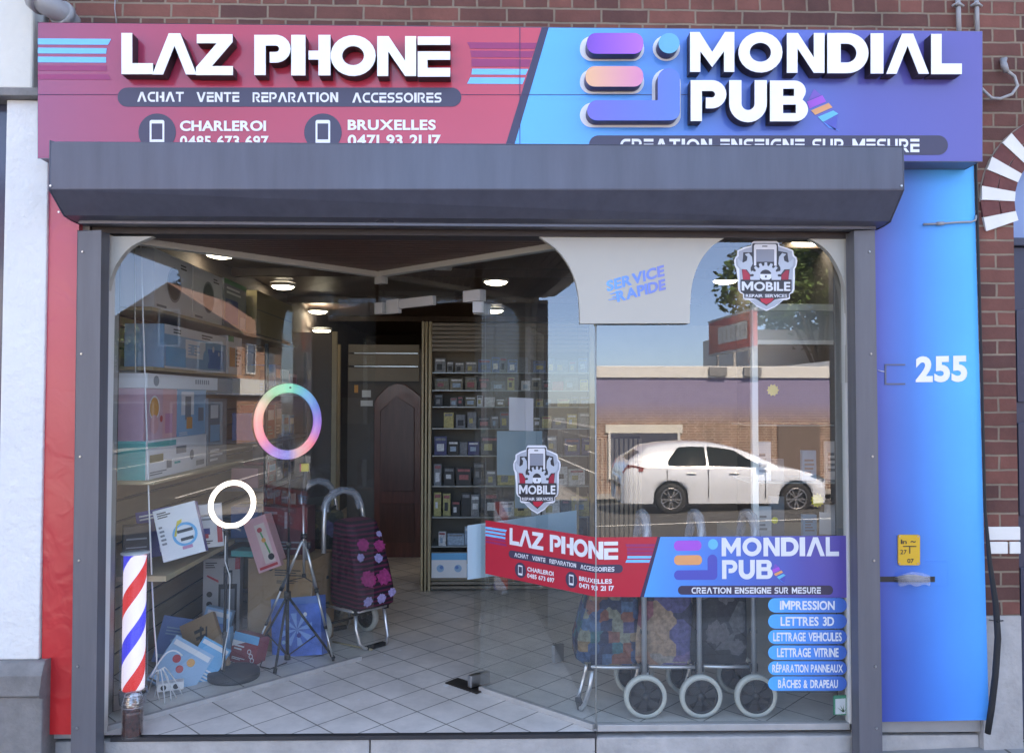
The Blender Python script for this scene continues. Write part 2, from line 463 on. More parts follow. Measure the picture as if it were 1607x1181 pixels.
def char_tris(s, bold=0.0):
    """built-in font -> triangles normalised to the unit square"""
    key = (s, bold)
    if key in _tc: return _tc[key]
    cu = bpy.data.curves.new('t', 'FONT'); cu.body = s; cu.offset = bold; cu.resolution_u = 4
    ob = bpy.data.objects.new('t', cu); col.objects.link(ob)
    me = bpy.data.meshes.new_from_object(ob.evaluated_get(bpy.context.evaluated_depsgraph_get()))
    col.objects.unlink(ob); bpy.data.objects.remove(ob); bpy.data.curves.remove(cu)
    vs = [(v.co.x, v.co.y) for v in me.vertices]
    out = []
    for p in me.polygons:
        ids = list(p.vertices)
        for i in range(1, len(ids) - 1): out.append([vs[ids[0]], vs[ids[i]], vs[ids[i + 1]]])
    bpy.data.meshes.remove(me)
    _tc[key] = out
    return out
def place(tris, x0, y0, x1, y1, y0b=None, y1b=None):
    """unit-square triangles -> pixel rect (y1 = lower pixel row); y0b/y1b give the right-hand edge rows"""
    y0b = y0 if y0b is None else y0b; y1b = y1 if y1b is None else y1b
    return [[(x0 + (x1 - x0) * u, (y1 + (y1b - y1) * u) * (1 - v) + (y0 + (y0b - y0) * u) * v) for u, v in t] for t in tris]
def place_poly(pts, x0, y0, x1, y1): return [(x0 + (x1 - x0) * u, y1 + (y0 - y1) * v) for u, v in pts]
def clip_tri(t, xc, keep_left):
    f = (lambda p: p[0] <= xc) if keep_left else (lambda p: p[0] >= xc)
    out = []
    for i in range(3):
        a, b = t[i], t[(i + 1) % 3]; ia, ib = f(a), f(b)
        if ia: out.append(a)
        if ia != ib:
            k = (xc - a[0]) / (b[0] - a[0]); out.append((xc, a[1] + (b[1] - a[1]) * k))
    return [[out[0], out[i], out[i + 1]] for i in range(1, len(out) - 1)] if len(out) >= 3 else []
def flat(mb, tris, fn):
    vs = []; fs = []
    for t in tris:
        a, b, c = t
        ar = (b[0]-a[0])*(c[1]-a[1]) - (c[0]-a[0])*(b[1]-a[1])
        if abs(ar) < 1e-9: continue
        o = len(vs); vs += [fn(*p) for p in t]; fs.append((o, o + 1, o + 2))
    mb.add(vs, fs); return mb

# ================================================================== common materials
M_brick = brick_mat('brick', lin((124, 74, 64)), lin((82, 52, 48)), lin((134, 116, 100)))
M_white_stucco = mat('white_render', (0.74, 0.74, 0.73), 0.85, var=0.06, scale=3, bump=0.9, bscale=26)
M_cream_stucco = mat('cream_render', (0.70, 0.68, 0.62), 0.85, var=0.07, scale=2, bump=0.5, bscale=18)
M_bluestone = mat('bluestone', (0.20, 0.19, 0.185), 0.75, var=0.28, scale=9, bump=0.35, bscale=90)
M_bluestone_pl = mat('rough_plinth', (0.40, 0.385, 0.375), 0.85, var=0.22, scale=7, bump=0.6, bscale=40)
M_anth = mat('anthracite_coat', lin((80, 82, 96)), 0.30, 0, var=0.2, scale=3.5, bump=0.03, bscale=5, spec=0.6, stretch=(3.5, 3.5, .35))
nt = M_anth.node_tree; n = nt.nodes.new('ShaderNodeTexNoise'); n.inputs['Scale'].default_value = 1.1; n.inputs['Detail'].default_value = 3
r_ = nt.nodes.new('ShaderNodeMapRange'); r_.inputs[1].default_value = .3; r_.inputs[2].default_value = .7; r_.inputs[3].default_value = .2; r_.inputs[4].default_value = .5; g_ = nt.nodes.new('ShaderNodeNewGeometry'); nt.links.new(g_.outputs['Position'], n.inputs['Vector']); nt.links.new(n.outputs[0], r_.inputs[0]); nt.links.new(r_.outputs[0], base_of(M_anth).inputs['Roughness'])
M_rail = mat('grey_rail_coat', lin((98, 98, 104)), 0.45, 0, var=0.16, scale=2.5, stretch=(6, 6, .5))
M_alu = mat('aluminium', (0.62, 0.62, 0.63), 0.32, 0.85, var=0.05)
M_white_alu = mat('white_frame_coat', (0.72, 0.71, 0.68), 0.4, var=0.05, scale=3)
M_cream = mat('cream_board', (.50, .475, .42), 0.5, var=0.025, scale=1.6)
M_steel = mat('brushed_steel', (0.5, 0.5, 0.51), 0.3, 1.0, var=0.05)
M_pvc = mat('grey_pvc', lin((150, 150, 152)), 0.45, var=0.1, scale=8)
M_black = mat('black_plastic', (0.022, 0.022, 0.025), 0.42, var=0.15)
M_black_rub = mat('black_rubber', (0.018, 0.018, 0.02), 0.75, var=0.15)
M_white_pl = mat('white_plastic', (0.78, 0.78, 0.79), 0.35, var=0.02)
M_letter = mat('white_acrylic', (0.88, 0.88, 0.90), 0.3, var=0.01, coat=0.3)
M_letter_side = mat('dark_letter_return', (0.035, 0.022, 0.03), 0.45, var=0.1)
M_tile = None
M_glass = glass_mat('window_glass')
M_glass_soft = glass_mat('window_glass_clear', boost=.95, dust_veil=.02)
M_wood_dark = mat('dark_red_wood', lin((112, 64, 50)), 0.4, var=0.3, scale=5, stretch=(6, 6, 0.7), coat=0.2)
M_slat = mat('maple_slatwall', lin((168, 146, 118)), 0.5, var=0.07, scale=3, stretch=(1, 1, 8))
M_slat_dk = mat('slat_groove', (0.05, 0.04, 0.035), 0.8, var=0.1)
M_beige_wood = mat('pale_wood_edge', lin((176, 156, 122)), 0.5, var=0.1, scale=5)
M_carton = mat('brown_cardboard', lin((158, 126, 96)), 0.85, var=0.07, scale=5, bump=0.1, bscale=30)

# ================================================================== ground
gm = MB()
M_pave = mat('pavement_slab', (0.30, 0.295, 0.29), 0.85, var=0.14, scale=5, bump=0.25, bscale=70)
M_asph = mat('asphalt', (0.075, 0.075, 0.078), 0.9, var=0.18, scale=3, bump=0.5, bscale=150)
def slab_mat(name, colr, joint, sx, sy, off=0.5, mort=0.012, rough=0.85, bump=0.4, rot=0.0, c2=None):
    m = mat(name, (1, 1, 1), rough, 0, 0); nt = m.node_tree; b = base_of(m)
    g = nt.nodes.new('ShaderNodeNewGeometry')
    mp = nt.nodes.new('ShaderNodeMapping'); mp.inputs['Rotation'].default_value = (0, 0, rot)
    nt.links.new(g.outputs['Position'], mp.inputs[0])
    br = nt.nodes.new('ShaderNodeTexBrick'); br.offset = off; br.squash = 1
    br.inputs['Scale'].default_value = 1; br.inputs['Brick Width'].default_value = sx; br.inputs['Row Height'].default_value = sy
    br.inputs['Mortar Size'].default_value = mort; br.inputs['Mortar Smooth'].default_value = .3
    br.inputs['Color1'].default_value = (*colr, 1); br.inputs['Color2'].default_value = (*(c2 or [v * .86 for v in colr]), 1); br.inputs['Mortar'].default_value = (*joint, 1)
    nt.links.new(mp.outputs[0], br.inputs['Vector'])
    n = nt.nodes.new('ShaderNodeTexNoise'); n.inputs['Scale'].default_value = 4; n.inputs['Detail'].default_value = 8; n.inputs['Roughness'].default_value = .7
    nt.links.new(g.outputs['Position'], n.inputs['Vector'])
    r = nt.nodes.new('ShaderNodeMapRange'); r.inputs[1].default_value = .25; r.inputs[2].default_value = .75; r.inputs[3].default_value = .72; r.inputs[4].default_value = 1.16
    nt.links.new(n.outputs[0], r.inputs[0])
    v = nt.nodes.new('ShaderNodeVectorMath'); v.operation = 'SCALE'
    nt.links.new(br.outputs[0], v.inputs[0]); nt.links.new(r.outputs[0], v.inputs['Scale']); nt.links.new(v.outputs[0], b.inputs['Base Color'])
    bp = nt.nodes.new('ShaderNodeBump'); bp.invert = True; bp.inputs['Strength'].default_value = bump; bp.inputs['Distance'].default_value = .004
    nt.links.new(br.outputs['Fac'], bp.inputs['Height']); nt.links.new(bp.outputs[0], b.inputs['Normal'])
    return m
M_pslab = slab_mat('pavement_slabs', (0.33, 0.325, 0.32), (0.12, 0.11, 0.10), 0.6, 0.3, mort=0.008)
def gz(x, y):
    """height of the pavement and road: they fall away from the shop"""
    a = -0.155 + 0.033 * max(-6, min(6, x))
    if y > -2.4: return a + (y + 0.1) * 0.02
    b0 = a - 0.046 - 0.13
    return b0 + (y + 2.4) * 0.055 if y > -15.3 else b0 - 12.9 * 0.055 + (y + 15.3) * 0.02
def sheet(name, y0, y1, m, dz=0.0, x0=-120, x1=120, nx=None):
    mb = MB(); xs = [x0, -60, -30, -12, -6, 0, 6, 12, 30, 60, x1]; xs = [v for v in xs if x0 <= v <= x1]
    xs = sorted(set([x0, x1] + xs)); ys = [y0 + (y1 - y0) * i / 4 for i in range(5)]
    vs = [(x, y, gz(x, y + (0.001 if y == y0 else -0.001 if y == y1 else 0)) + dz) for y in ys for x in xs]; n = len(xs)
    fs = [(j*n+i, j*n+i+1, (j+1)*n+i+1, (j+1)*n+i) for j in range(4) for i in range(n - 1)]
    mb.add(vs, fs); return mb.build(name, m, kind='structure')
sheet('pavement', -2.28, 0.02, M_pslab)
sheet('road', -15.3, -2.4, M_asph)
mb = MB()
for i in range(-40, 40):
    x0, x1 = i * 1.0 + .004, i * 1.0 + .996
    vs = []
    for y in (-2.4, -2.28):
        for x in (x0, x1): vs += [(x, y, gz(x, -2.0) - 0.006 - (0.24 if False else 0)), (x, y, gz(x, -2.6) - 0.1)]
    a = vs
    mb.add([a[0], a[2], a[6], a[4], a[1], a[3], a[7], a[5]], [(0,1,2,3), (4,7,6,5), (0,4,5,1), (1,5,6,2), (2,6,7,3), (3,7,4,0)])
mb.build('kerb', M_bluestone, kind='structure')
mb = MB()
def strip(mb, x0, x1, y0, y1, dz=0.005):
    mb.add([(x0, y0, gz(x0, y0) + dz), (x1, y0, gz(x1, y0) + dz), (x1, y1, gz(x1, y1) + dz), (x0, y1, gz(x0, y1) + dz)], [(0, 1, 2, 3)])
for k in range(-12, 12):
    strip(mb, k * 5.0 + 1, min(k * 5.0 + 6, 60), -10.3, -10.18)
for k in range(-10, 10):
    strip(mb, k * 6.0, k * 6.0 + 2.5, -6.6, -6.48)
    strip(mb, k * 5.0 - 1.0, k * 5.0 + 4.0, -4.35, -4.25)
mb.build('road_markings', mat('road_paint', (0.72, 0.72, 0.70), 0.7, var=0.12, scale=12), kind='structure')
# far ground beyond, one sheet to the horizon
mb = MB(); mb.add([(-600, -600, -1.75), (600, -600, -1.75), (600, 600, -1.75), (-600, 600, -1.75)], [(0, 1, 2, 3)])
mb.build('ground', mat('far_ground', (0.12, 0.12, 0.10), 0.95, var=0.2, scale=0.3), kind='structure')
sheet('far_pavement', -16.6, -15.301, M_pslab, 0.10)

# ================================================================== the shop building
YW = -0.06           # brick face
YPAN = -0.085        # printed cladding face
YS = -0.22           # fascia sign face
XL, XR = xz(66, 700, YPAN)[0], xz(1540, 700, YPAN)[0]
bld = thing('shop_building', 'brown brick building with bluestone threshold that carries the shop front', 'building', (0, 0, 0))
zl = xz(800, 110, YW)[1]
MB().box(XL - 0.02, XR, YW, 0.02, 2.40, 3.05).add([], []).box(XL - 0.02, 6.0, YW, 0.02, 3.0501, 9.2).build('upper_wall', M_brick, bld)
MB().box(XL - 0.02, 6.0, 9.6, 9.9, -0.2, 9.2).build('rear_wall', M_brick, bld)
mb = MB().box(XL - 0.02, 6.0, 0.025, 9.59, 8.9, 9.25); mb.build('roof', mat('roofing', (0.06, 0.06, 0.065), 0.9), bld)
# piers behind the printed panels
xg0, xg1 = xz(150, 700, 0)[0], xz(1340, 700, 0)[0]
mb = MB().box(XL, xg0 - 0.02, -0.05, 0.25, 0.0, 2.399).box(xg1 + 0.02, XR, -0.05, 0.25, 0.0, 2.399)
build_each(mb, 'pier', mat('pier_render', (0.3, 0.29, 0.28), 0.9), bld)
# stone threshold, in two lengths with a joint
xm = xz(577, 1150, -0.1)[0]; xm2 = xz(938, 1150, -0.1)[0]
mb = MB()
for a, b in ((XL, xm - .003), (xm + .003, xm2 - .003), (xm2 + .003, XR)):
    mb.box(a, b, -0.035, 0.30, -0.42, -0.022)
build_each(mb, 'threshold_stone', M_bluestone_pl, bld, bevel=0.006)
mb = MB().box(xz(165, 1140, -.09)[0], xz(938, 1140, -.09)[0], -0.040, -0.002, -0.0215, -0.003)
mb.build('threshold_strip', mat('dark_metal_strip', (0.05, 0.05, 0.055), 0.5, 0.4), bld)
# right-hand brick pier, arch and its painted voussoirs
ac = xz(1676, 318, YW); r_in = abs(xz(1590, 318, YW)[0] - ac[0]); r_out = abs(xz(1538, 318, YW)[0] - ac[0])
zs = ac[1]; xi0 = ac[0] - r_in; xi1 = ac[0] + r_in
z965 = xz(1570, 965, YW)[1]
mb = MB()
poly = [(XR + 0.0005, z965), (xi0, z965), (xi0, zs)] + arc(ac[0], zs, r_in, 180, 0, 20)[1:-1] + [(xi1, zs), (xi1, z965), (5.98, z965), (5.98, 3.05), (XR + .0005, 3.05)]
mb.prism(poly, lambda u, v, d: (u, d, v), YW, 0.2)
mb.build('arched_wall', M_brick, bld)
mb = MB().box(XR + 0.002, xi0, YW - 0.008, 0.2, -0.4, z965 - .001).box(xi1, 5.97, YW - .008, 0.2, -0.4, z965 - .001)
build_each(mb, 'plinth', M_bluestone_pl, bld)
mbw = MB(); mbb = MB(); mbm = MB()
for k in range(-1, 11):
    a0, a1 = 180 - (k * 20 - 6) , 180 - (k * 20 + 10) - 5
    A0 = 180 - (k * 20 + 1.0); A1 = A0 - 8.6
    if A0 < 0: break
    pw_ = [(ac[0] + r * math.cos(R(a)), zs + r * math.sin(R(a))) for r, a in ((r_in + .002, A0), (r_out, A0), (r_out, A1), (r_in + .002, A1))]
    mbw.prism(pw_, lambda u, v, d: (u, d, v), YW - .012, YW + .05)
    for (b0, b1) in ((A1 - .6, A1 - 10.8),):
        rm = r_in + (r_out - r_in) * (0.45 if k % 2 else 0.55)
        for (ra, rb) in ((r_in + .002, rm - .004), (rm + .004, r_out)):
            mbb.prism([(ac[0] + r * math.cos(R(a)), zs + r * math.sin(R(a))) for r, a in ((ra, b0), (rb, b0), (rb, b1), (ra, b1))], lambda u, v, d: (u, d, v), YW - .009, YW + .05)
mbm.prism([(ac[0] + (r_out+.006) * math.cos(R(a)), zs + (r_out+.004) * math.sin(R(a))) for a in range(180, -1, -9)] + [(ac[0] + r_in * math.cos(R(a)), zs + r_in * math.sin(R(a))) for a in range(0, 181, 9)], lambda u, v, d: (u, d, v), YW - .004, YW + .04)
mbm.build('arch_mortar', mat('mortar', lin((150, 138, 128)), 0.9, bump=0.3), bld)
M_wpaint = mat('white_paint_stone', (0.76, 0.74, 0.70), 0.6, var=0.05, scale=6, bump=0.15)
build_each(mbw, 'white_voussoir', M_wpaint, bld, bevel=.003)
build_each(mbb, 'brick_voussoir', mat('voussoir_brick', lin((112, 64, 62)), 0.85, var=0.25, scale=14, bump=0.3), bld, bevel=.003)
b0 = xz(1548, 826, YW); b1 = xz(1602, 868, YW); zm = xz(1575, 848, YW)[1]
mb = MB().box(b0[0], xi0 + .004, YW - .008, YW + .1, zm + .004, b0[1]).box(b0[0], (b0[0] + xi0) / 2 + .02, YW - .008, YW + .1, b1[1], zm - .004).box((b0[0] + xi0) / 2 + .03, xi0 + .004, YW - .008, YW + .1, b1[1], zm - .004)
build_each(mb, 'white_quoin', M_wpaint, bld, bevel=.003)
dr = thing('arched_door', 'dark blue-grey door under the arched light on the right edge', 'door', (ac[0], 0.02, 0))
dk = mat('dark_blue_door', lin((52, 58, 78)), 0.4, var=0.06)
zt = xz(1600, 374, 0.02)[1]
mb = MB().box(xi0 + .001, xi1 - .001, 0.03, 0.08, -0.1, zt - .04).box(xi0 + .001, xi1 - .001, 0.0, 0.1, zt - .039, zt)
for zz in (0.3, 1.0, 1.55): mb.box(xi0 + .06, xi1 - .06, .018, .0295, zz, zz + .45)
mb.build('door_panel', dk, dr, bevel=.004)
mb = MB().prism([(xi0, zt + .001), (xi0, zs)] + arc(ac[0], zs, r_in, 180, 0, 20)[1:-1] + [(xi1, zs), (xi1, zt + .001)], lambda u, v, d: (u, d, v), 0.03, 0.045)
mb.build('arched_light', mat('frosted_blue_glass', lin((128, 150, 190)), 0.15, var=0.04), dr)
mb = MB().box(xi0 - .1, xi1 + .1, -0.25, 0.0, -0.4, -0.09); mb.build('door_step', M_bluestone, dr, bevel=.008)

# ================================================================== left neighbour
nb = thing('white_rendered_house', 'white rendered neighbouring house with a bluestone plinth at the left edge', 'building', (-2.6, 0, 0))
xa = xz(-1, 700, -0.1)[0]; xb = xz(67, 700, -0.1)[0]
zc = xz(30, 150, -0.1)[1]; zb = xz(30, 1038, -0.13)[1]
mb = MB().box(xa, xb, -0.10, 0.2, zb, zc - .02); mb.build('rendered_pilaster', M_white_stucco, nb, bevel=.006)
xc = xz(52, 60, -0.13)[0]
mb = MB().box(-4.5, xc, -0.13, 0.2, zc + .02, 9.0); mb.build('upper_wall', M_cream_stucco, nb, bevel=.01)
mb = MB().box(-4.5, xb + .0, -0.15, 0.2, zc - .019, zc + .019); mb.build('string_course', M_bluestone, nb, bevel=.004)
xb2 = xz(66, 1100, -.15)[0]
mb = MB().box(-4.5, xb2, -0.15, 0.2, -0.5, zb - .15)
a = xz(52, 1100, -.15)[0]
mb.prism([(-0.15, zb - .15), (-0.17, zb - .14), (-0.17, zb - .05), (-0.13, zb), (0.1, zb), (0.1, zb - .15)], lambda u, v, d: (d, u, v), -4.5, xb2)
mb.build('bluestone_plinth', M_bluestone, nb, bevel=.006)
mb = MB().box(-3.6, xa - .001, -0.04, 0.1, zb, zc - .02); mb.build('dark_window', mat('dark_window_glass', lin((70, 74, 92)), 0.12, var=0.1), nb)
mb = MB().box(-4.5, -3.601, -0.10, 0.2, zb, zc - .02); mb.build('far_pilaster', M_white_stucco, nb)
mb = MB().box(-8.0, -2.25, 0.21, 8.3, -0.5, 8.8); mb.build('house_body', M_cream_stucco, nb)
mb = MB().box(-8.0, -4.501, -0.1, 0.2, -0.5, 9.0); mb.build('side_facade', M_brick, nb)

# ================================================================== fascia sign
def smap(px, py, h=0.0):
    p = PY(px, py, YS); return Vector((p.x, YS - h, p.z))
YL = YS - 0.065
def lmap(px, py, d):
    p = PY(px, py, YL); return Vector((p.x, d, p.z))
c_red = (0.58, 0.030, 0.060); c_red2 = (0.64, 0.055, 0.14)
def art():
    """the printed artwork, in pixel units of the big sign: (name, material key, level, triangles)"""
    L = []
    L.append(('red', 'red', 0, tris_of([(60, 36), (852, 44), (792, 252), (60, 248)])))
    L.append(('divider', 'divider', 1, tris_of([(850, 44), (861, 44), (800, 252), (786, 252)])))
    L.append(('blue', 'blue', 0, tris_of([(861, 44), (1541, 50), (1541, 253), (800, 252)])))
    t = []
    for (a, b, c, d, e, f) in ((60, 61, 175, 61, 170, 71), (60, 75.5, 168, 75.5, 167, 85), (60, 89.5, 167, 89.5, 167, 99)):
        t += tris_of([(a, b), (c, b + .8), (e, f), (a, f - .5)])
    t += tris_of([(741, 108.5), (829, 109), (825, 118), (740, 117.5)]) + tris_of([(738, 122), (824, 122.6), (820, 132.5), (733, 132)])
    L.append(('stripes', 'cyan', 1, t))
    t = tris_of([(60, 103), (167, 103), (168, 112), (60, 111.5)]) + tris_of([(60, 117), (170, 117), (175, 126), (60, 125)])
    t += tris_of([(733, 67), (842, 68), (839, 77.5), (738, 77)]) + tris_of([(738, 80), (838, 81), (834, 91), (740, 90.5)]) + tris_of([(740, 93), (833, 94), (830, 105.5), (740, 105)])
    L.append(('ghost_stripes', 'redpurple', 1, t))
    t = tris_of(rrect(185, 138, 724, 168, 14.9)) + tris_of(rrect(924, 213, 1487, 243.5, 15))
    t += tris_of(arc(247, 208, 29.5, 0, 350, 30)) + tris_of(arc(507, 208, 29.5, 0, 350, 30))
    L.append(('tagline_pill', 'pill', 1, t))
    t = []
    for w_, a, b in (('ACHAT', 216, 289), ('VENTE', 309, 376), ('REPARATION', 397, 531), ('ACCESSOIRES', 553, 693)):
        for poly, holes in glyph_word(w_, .12, .2): 
            t += tris_of(place_poly(poly, a, 145 + (a - 216) * .004, b, 160.5 + (a - 216) * .004), [place_poly(hh, a, 145 + (a - 216) * .004, b, 160.5 + (a - 216) * .004) for hh in holes])
    for w_, a, b in (('CREATION', 973, 1117), ('ENSEIGNE', 1130, 1262), ('SUR', 1274, 1324), ('MESURE', 1337, 1442)):
        for poly, holes in glyph_word(w_, .12, .2): 
            t += tris_of(place_poly(poly, a, 218.5, b, 239.5), [place_poly(hh, a, 218.5, b, 239.5) for hh in holes])
    t += place(text_tris('CHARLEROI', .035), 283, 190, 418, 206.5) + place(text_tris('0485 673 697', .03), 283, 213.5, 422, 231)
    t += place(text_tris('BRUXELLES', .035), 546, 188.5, 684, 205) + place(text_tris('0471 93 21 17', .03), 546, 212, 692, 230)
    for cx_ in (247, 507):
        t += tris_of(rrect(cx_ - 11.5, 189, cx_ + 11.5, 227, 3), [rect(cx_ - 8.5, 194.5, cx_ + 8.5, 219.5)])
    L.append(('lettering', 'white', 2, t))
    return L
def feather():
    def q(*p): return tris_of(list(p))
    return [('purple', q((1266, 160), (1290, 150), (1296, 160), (1270, 171))),
            ('mauve', q((1268, 158), (1277, 140), (1288, 150))),
            ('orange', q((1272, 174), (1300, 162), (1306, 169), (1279, 181))),
            ('teal', q((1283, 184), (1307, 174), (1315, 179), (1291, 192))),
            ('blue2', q((1294, 193), (1315, 181), (1311, 205))),
            ('blue3', q((1290, 191), (1317, 206), (1300, 201)))]
PRINT = {
 'red': grad('print_red_sign_sky_sheen', XL, xz(850, 100, YS)[0], 'X', [(0, (0.36, 0.06, 0.14)), (.35, (0.50, 0.035, 0.075)), (1, (0.66, 0.06, 0.10))], 0.2, 0.35, 0.05),  # mauve-to-pink drift puts the sky's reflection into the printed red
 'blue': grad('print_blue_sign', xz(800, 100, YS)[0], xz(1541, 100, YS)[0], 'X', [(0, (0.015, 0.46, 1.0)), (.12, (0.02, 0.42, 0.97)), (.45, (0.055, 0.17, 0.60)), (.75, (0.085, 0.09, 0.38)), (1, (0.10, 0.085, 0.34))], 0.22, 0.35, 0.02),
 'divider': mat('print_divider', (0.045, 0.035, 0.085), 0.3, var=0.02), 'cyan': mat('print_cyan', (0.10, 0.52, 0.88), 0.3, var=0.02),
 'redpurple': mat('print_redpurple', (0.36, 0.03, 0.13), 0.3, var=0.02), 'pill': mat('print_pill', (0.055, 0.045, 0.085), 0.3, var=0.02),
 'white': mat('print_white', (0.82, 0.82, 0.85), 0.35, var=0.01),
 'purple': mat('print_violet', (0.42, 0.09, 0.62), 0.3, var=0.02), 'mauve': mat('print_mauve', (0.20, 0.10, 0.50), 0.3, var=0.02), 'orange': mat('print_orange', (0.85, 0.36, 0.15), 0.3, var=0.02),
 'teal': mat('print_teal', (0.06, 0.50, 0.70), 0.3, var=0.02), 'blue2': mat('print_indigo', (0.07, 0.09, 0.45), 0.3, var=0.02), 'blue3': mat('print_sky', (0.06, 0.25, 0.75), 0.3, var=0.02)}
ART = art()
sign = thing('fascia_sign', 'long red and blue fascia sign reading LAZ PHONE and MONDIAL PUB above the roller shutter', 'shop sign', (0, YS, 2.3))
a, b = xz(60, 140, YS), xz(1541, 150, YS)
zt_, zb_ = xz(800, 44, YS)[1], xz(800, 251, YS)[1]
SX0, SX1 = a[0], b[0]
# tray behind the printed faces, its slightly sheared corners follow the sign
cs = [smap(60, 35.5), smap(1541, 50), smap(1541, 253), smap(60, 248)]
mb = MB().prism([(p.x, p.z) for p in cs], lambda u, v, d: (u, d, v), YS, YW - .002)
mb.build('tray', mat('sign_tray', (0.16, 0.15, 0.2), 0.4, 0.3), sign, bevel=.003)
for nm, key, lev, tris in ART:
    mb = MB(); flat(mb, tris, lambda x, y: smap(x, y, 0.0015 * (lev + 1)))
    if 'stripes' in nm: build_each(weld(mb), nm[:-1], PRINT[key], sign); continue
    o = mb.build({'red': 'red_panel', 'blue': 'blue_panel'}.get(nm, nm), PRINT[key], sign)
for nm, tris in feather():
    pass
mb = MB()
for nm, tris in feather():
    mb.m(PRINT[nm]); flat(mb, tris, lambda x, y: smap(x, y, 0.0035))
mb.build('feather_motif', None, sign)
mb = MB()
for (x0, y0, x1, y1) in ((815.3, 44, 816.4, 250), (60, 148.6, 185, 149.4), (724, 148.8, 1084, 149.6)):
    flat(mb, tris_of(rect(x0, y0, x1, y1)), lambda x, y: smap(x, y, 0.0042))
build_each(weld(mb), 'panel_seam', mat('seam', (0.05, 0.03, 0.10), 0.5), sign)
# raised letters
def letter(ch, x0, y0, x1, y1):
    mb = MB(); g, adv = glyph(ch)
    xs = [p[0] for poly, h in g for p in poly]; gx0, gx1 = min(xs), max(xs)
    f = lambda p: (x0 + (x1 - x0) * (p[0] - gx0) / (gx1 - gx0), y1 + (y0 - y1) * p[1])
    for poly, holes in g:
        P_ = [f(p) for p in poly]; Hs = [[f(p) for p in h] for h in holes]
        mb.m(M_letter_side).prism(P_, lmap, YL + .003, YS - .006, Hs)
        mb.m(M_letter).prism(P_, lmap, YL, YL + .0029, Hs)
    return mb.build('letter', None, sign)
for ch, x0, x1, yt, yb in (('L', 190.5, 240, 52, 116.5), ('A', 239, 308.5, 52.5, 117), ('Z', 307.5, 365.5, 54, 118), ('P', 399, 456, 55, 118),
                   ('H', 457, 518.5, 55, 118.5), ('O', 519, 589.5, 55.5, 119.5), ('N', 592, 653, 57, 119.5), ('E', 655.5, 706.5, 57.5, 120.5)):
    letter(ch, x0, yt, x1, yb)
for ch, x0, x1, yt, yb in (('M', 1083, 1152.5, 50.5, 113), ('O', 1159, 1228, 50.5, 114), ('N', 1235, 1294, 52, 114.5), ('D', 1298.5, 1363, 52, 115),
                   ('I', 1366.5, 1386.5, 52.5, 115.5), ('A', 1391, 1458, 53, 116), ('L', 1461.5, 1509.5, 53.5, 116.5),
                   ('P', 1084, 1140, 126, 190), ('U', 1144.5, 1203.5, 126, 191), ('B', 1208.5, 1268, 126.5, 190.5)):
    letter(ch, x0, yt, x1, yb)
# raised logo bars with their white outlines
gp = [grad('logo_violet', xz(921, 60, YL)[0], xz(1009, 60, YL)[0], 'X', [(0, (0.20, 0.05, 0.50)), (1, (0.50, 0.13, 0.80))], 0.25, .3, 0),
      grad('logo_orange', xz(921, 60, YL)[0], xz(1009, 60, YL)[0], 'X', [(0, (0.88, 0.46, 0.24)), (1, (0.78, 0.24, 0.42))], 0.25, .3, 0),
      grad('logo_blue', xz(921, 60, YL)[0], xz(1067, 60, YL)[0], 'X', [(0, (0.14, 0.13, 0.60)), (1, (0.07, 0.19, 0.62))], 0.25, .3, 0),
      mat('logo_teal', (0.08, 0.42, 0.58), 0.25, var=0.02)]
def bar(poly, out_poly, m):
    mb = MB().m(mat('logo_return', (0.05, 0.03, 0.10), .4)).prism(poly, lmap, YL + .003, YS - .006)
    mb.m(m).prism(poly, lmap, YL, YL + .0029)
    o = mb.build('logo_bar', None, sign)
    mb = MB(); mb.prism(out_poly, lambda x, y, d: smap(x, y, d), .002, .0045); mb.build('logo_outline', PRINT['white'], o)
bar(rrect(921, 52, 1009.5, 84.5, 14.5), rrect(910, 58, 1010.5, 96.5, 18), gp[0])
bar(rrect(919, 104, 1009.5, 136, 14.5), rrect(910, 110, 1010.5, 148, 18), gp[1])
bar(arc(1050, 68, 16.5, 0, 345, 24, 16), arc(1045.5, 76.5, 21.5, 0, 345, 24, 20), gp[3])
def jshape(x0, y0, x1, y1, xv, yv, r):
    s = [(xv, yv + (x1 - xv) / 2)] + [(x, y) for x, y in arc((xv + x1) / 2, yv + (x1 - xv) / 2, (x1 - xv) / 2, 180, 360, 12)]
    return s + arc(x1 - r, y1 - r, r, 0, 90, 8) + arc(x0 + r, y1 - (y1 - y0) / 2, r, 90, 270, 14, (y1 - y0) / 2)  + [(xv, y0)]
bar(jshape(921.5, 157.5, 1067, 189, 1032.5, 107, 15), jshape(910, 162, 1068, 200.5, 1023, 109, 19), gp[2])

# ================================================================== printed pilaster panels
mb = MB()
rp = [xz(72, 246, YPAN), xz(124, 246, YPAN), xz(118, 1151, YPAN), xz(65.5, 1151, YPAN)]
rpan = thing('red_cladding_panel', 'red printed cladding panel with wrinkles left of the shop front', 'cladding', (rp[0][0], YPAN, rp[3][1]))
M_redv = grad('red_wrap', rp[3][1], rp[0][1], 'Z', [(0, (0.62, 0.020, 0.022)), (.45, (0.60, 0.055, 0.065)), (1, (0.60, 0.11, 0.17))], 0.32, 0.1, 0.05)  # vertical gradient: deep red foot, pinker and paler top
nt = M_redv.node_tree
n = nt.nodes.new('ShaderNodeTexNoise'); n.inputs['Scale'].default_value = 7; n.inputs['Detail'].default_value = 2; n.inputs['Distortion'].default_value = 1.2
bp = nt.nodes.new('ShaderNodeBump'); bp.inputs['Strength'].default_value = .5; bp.inputs['Distance'].default_value = .012
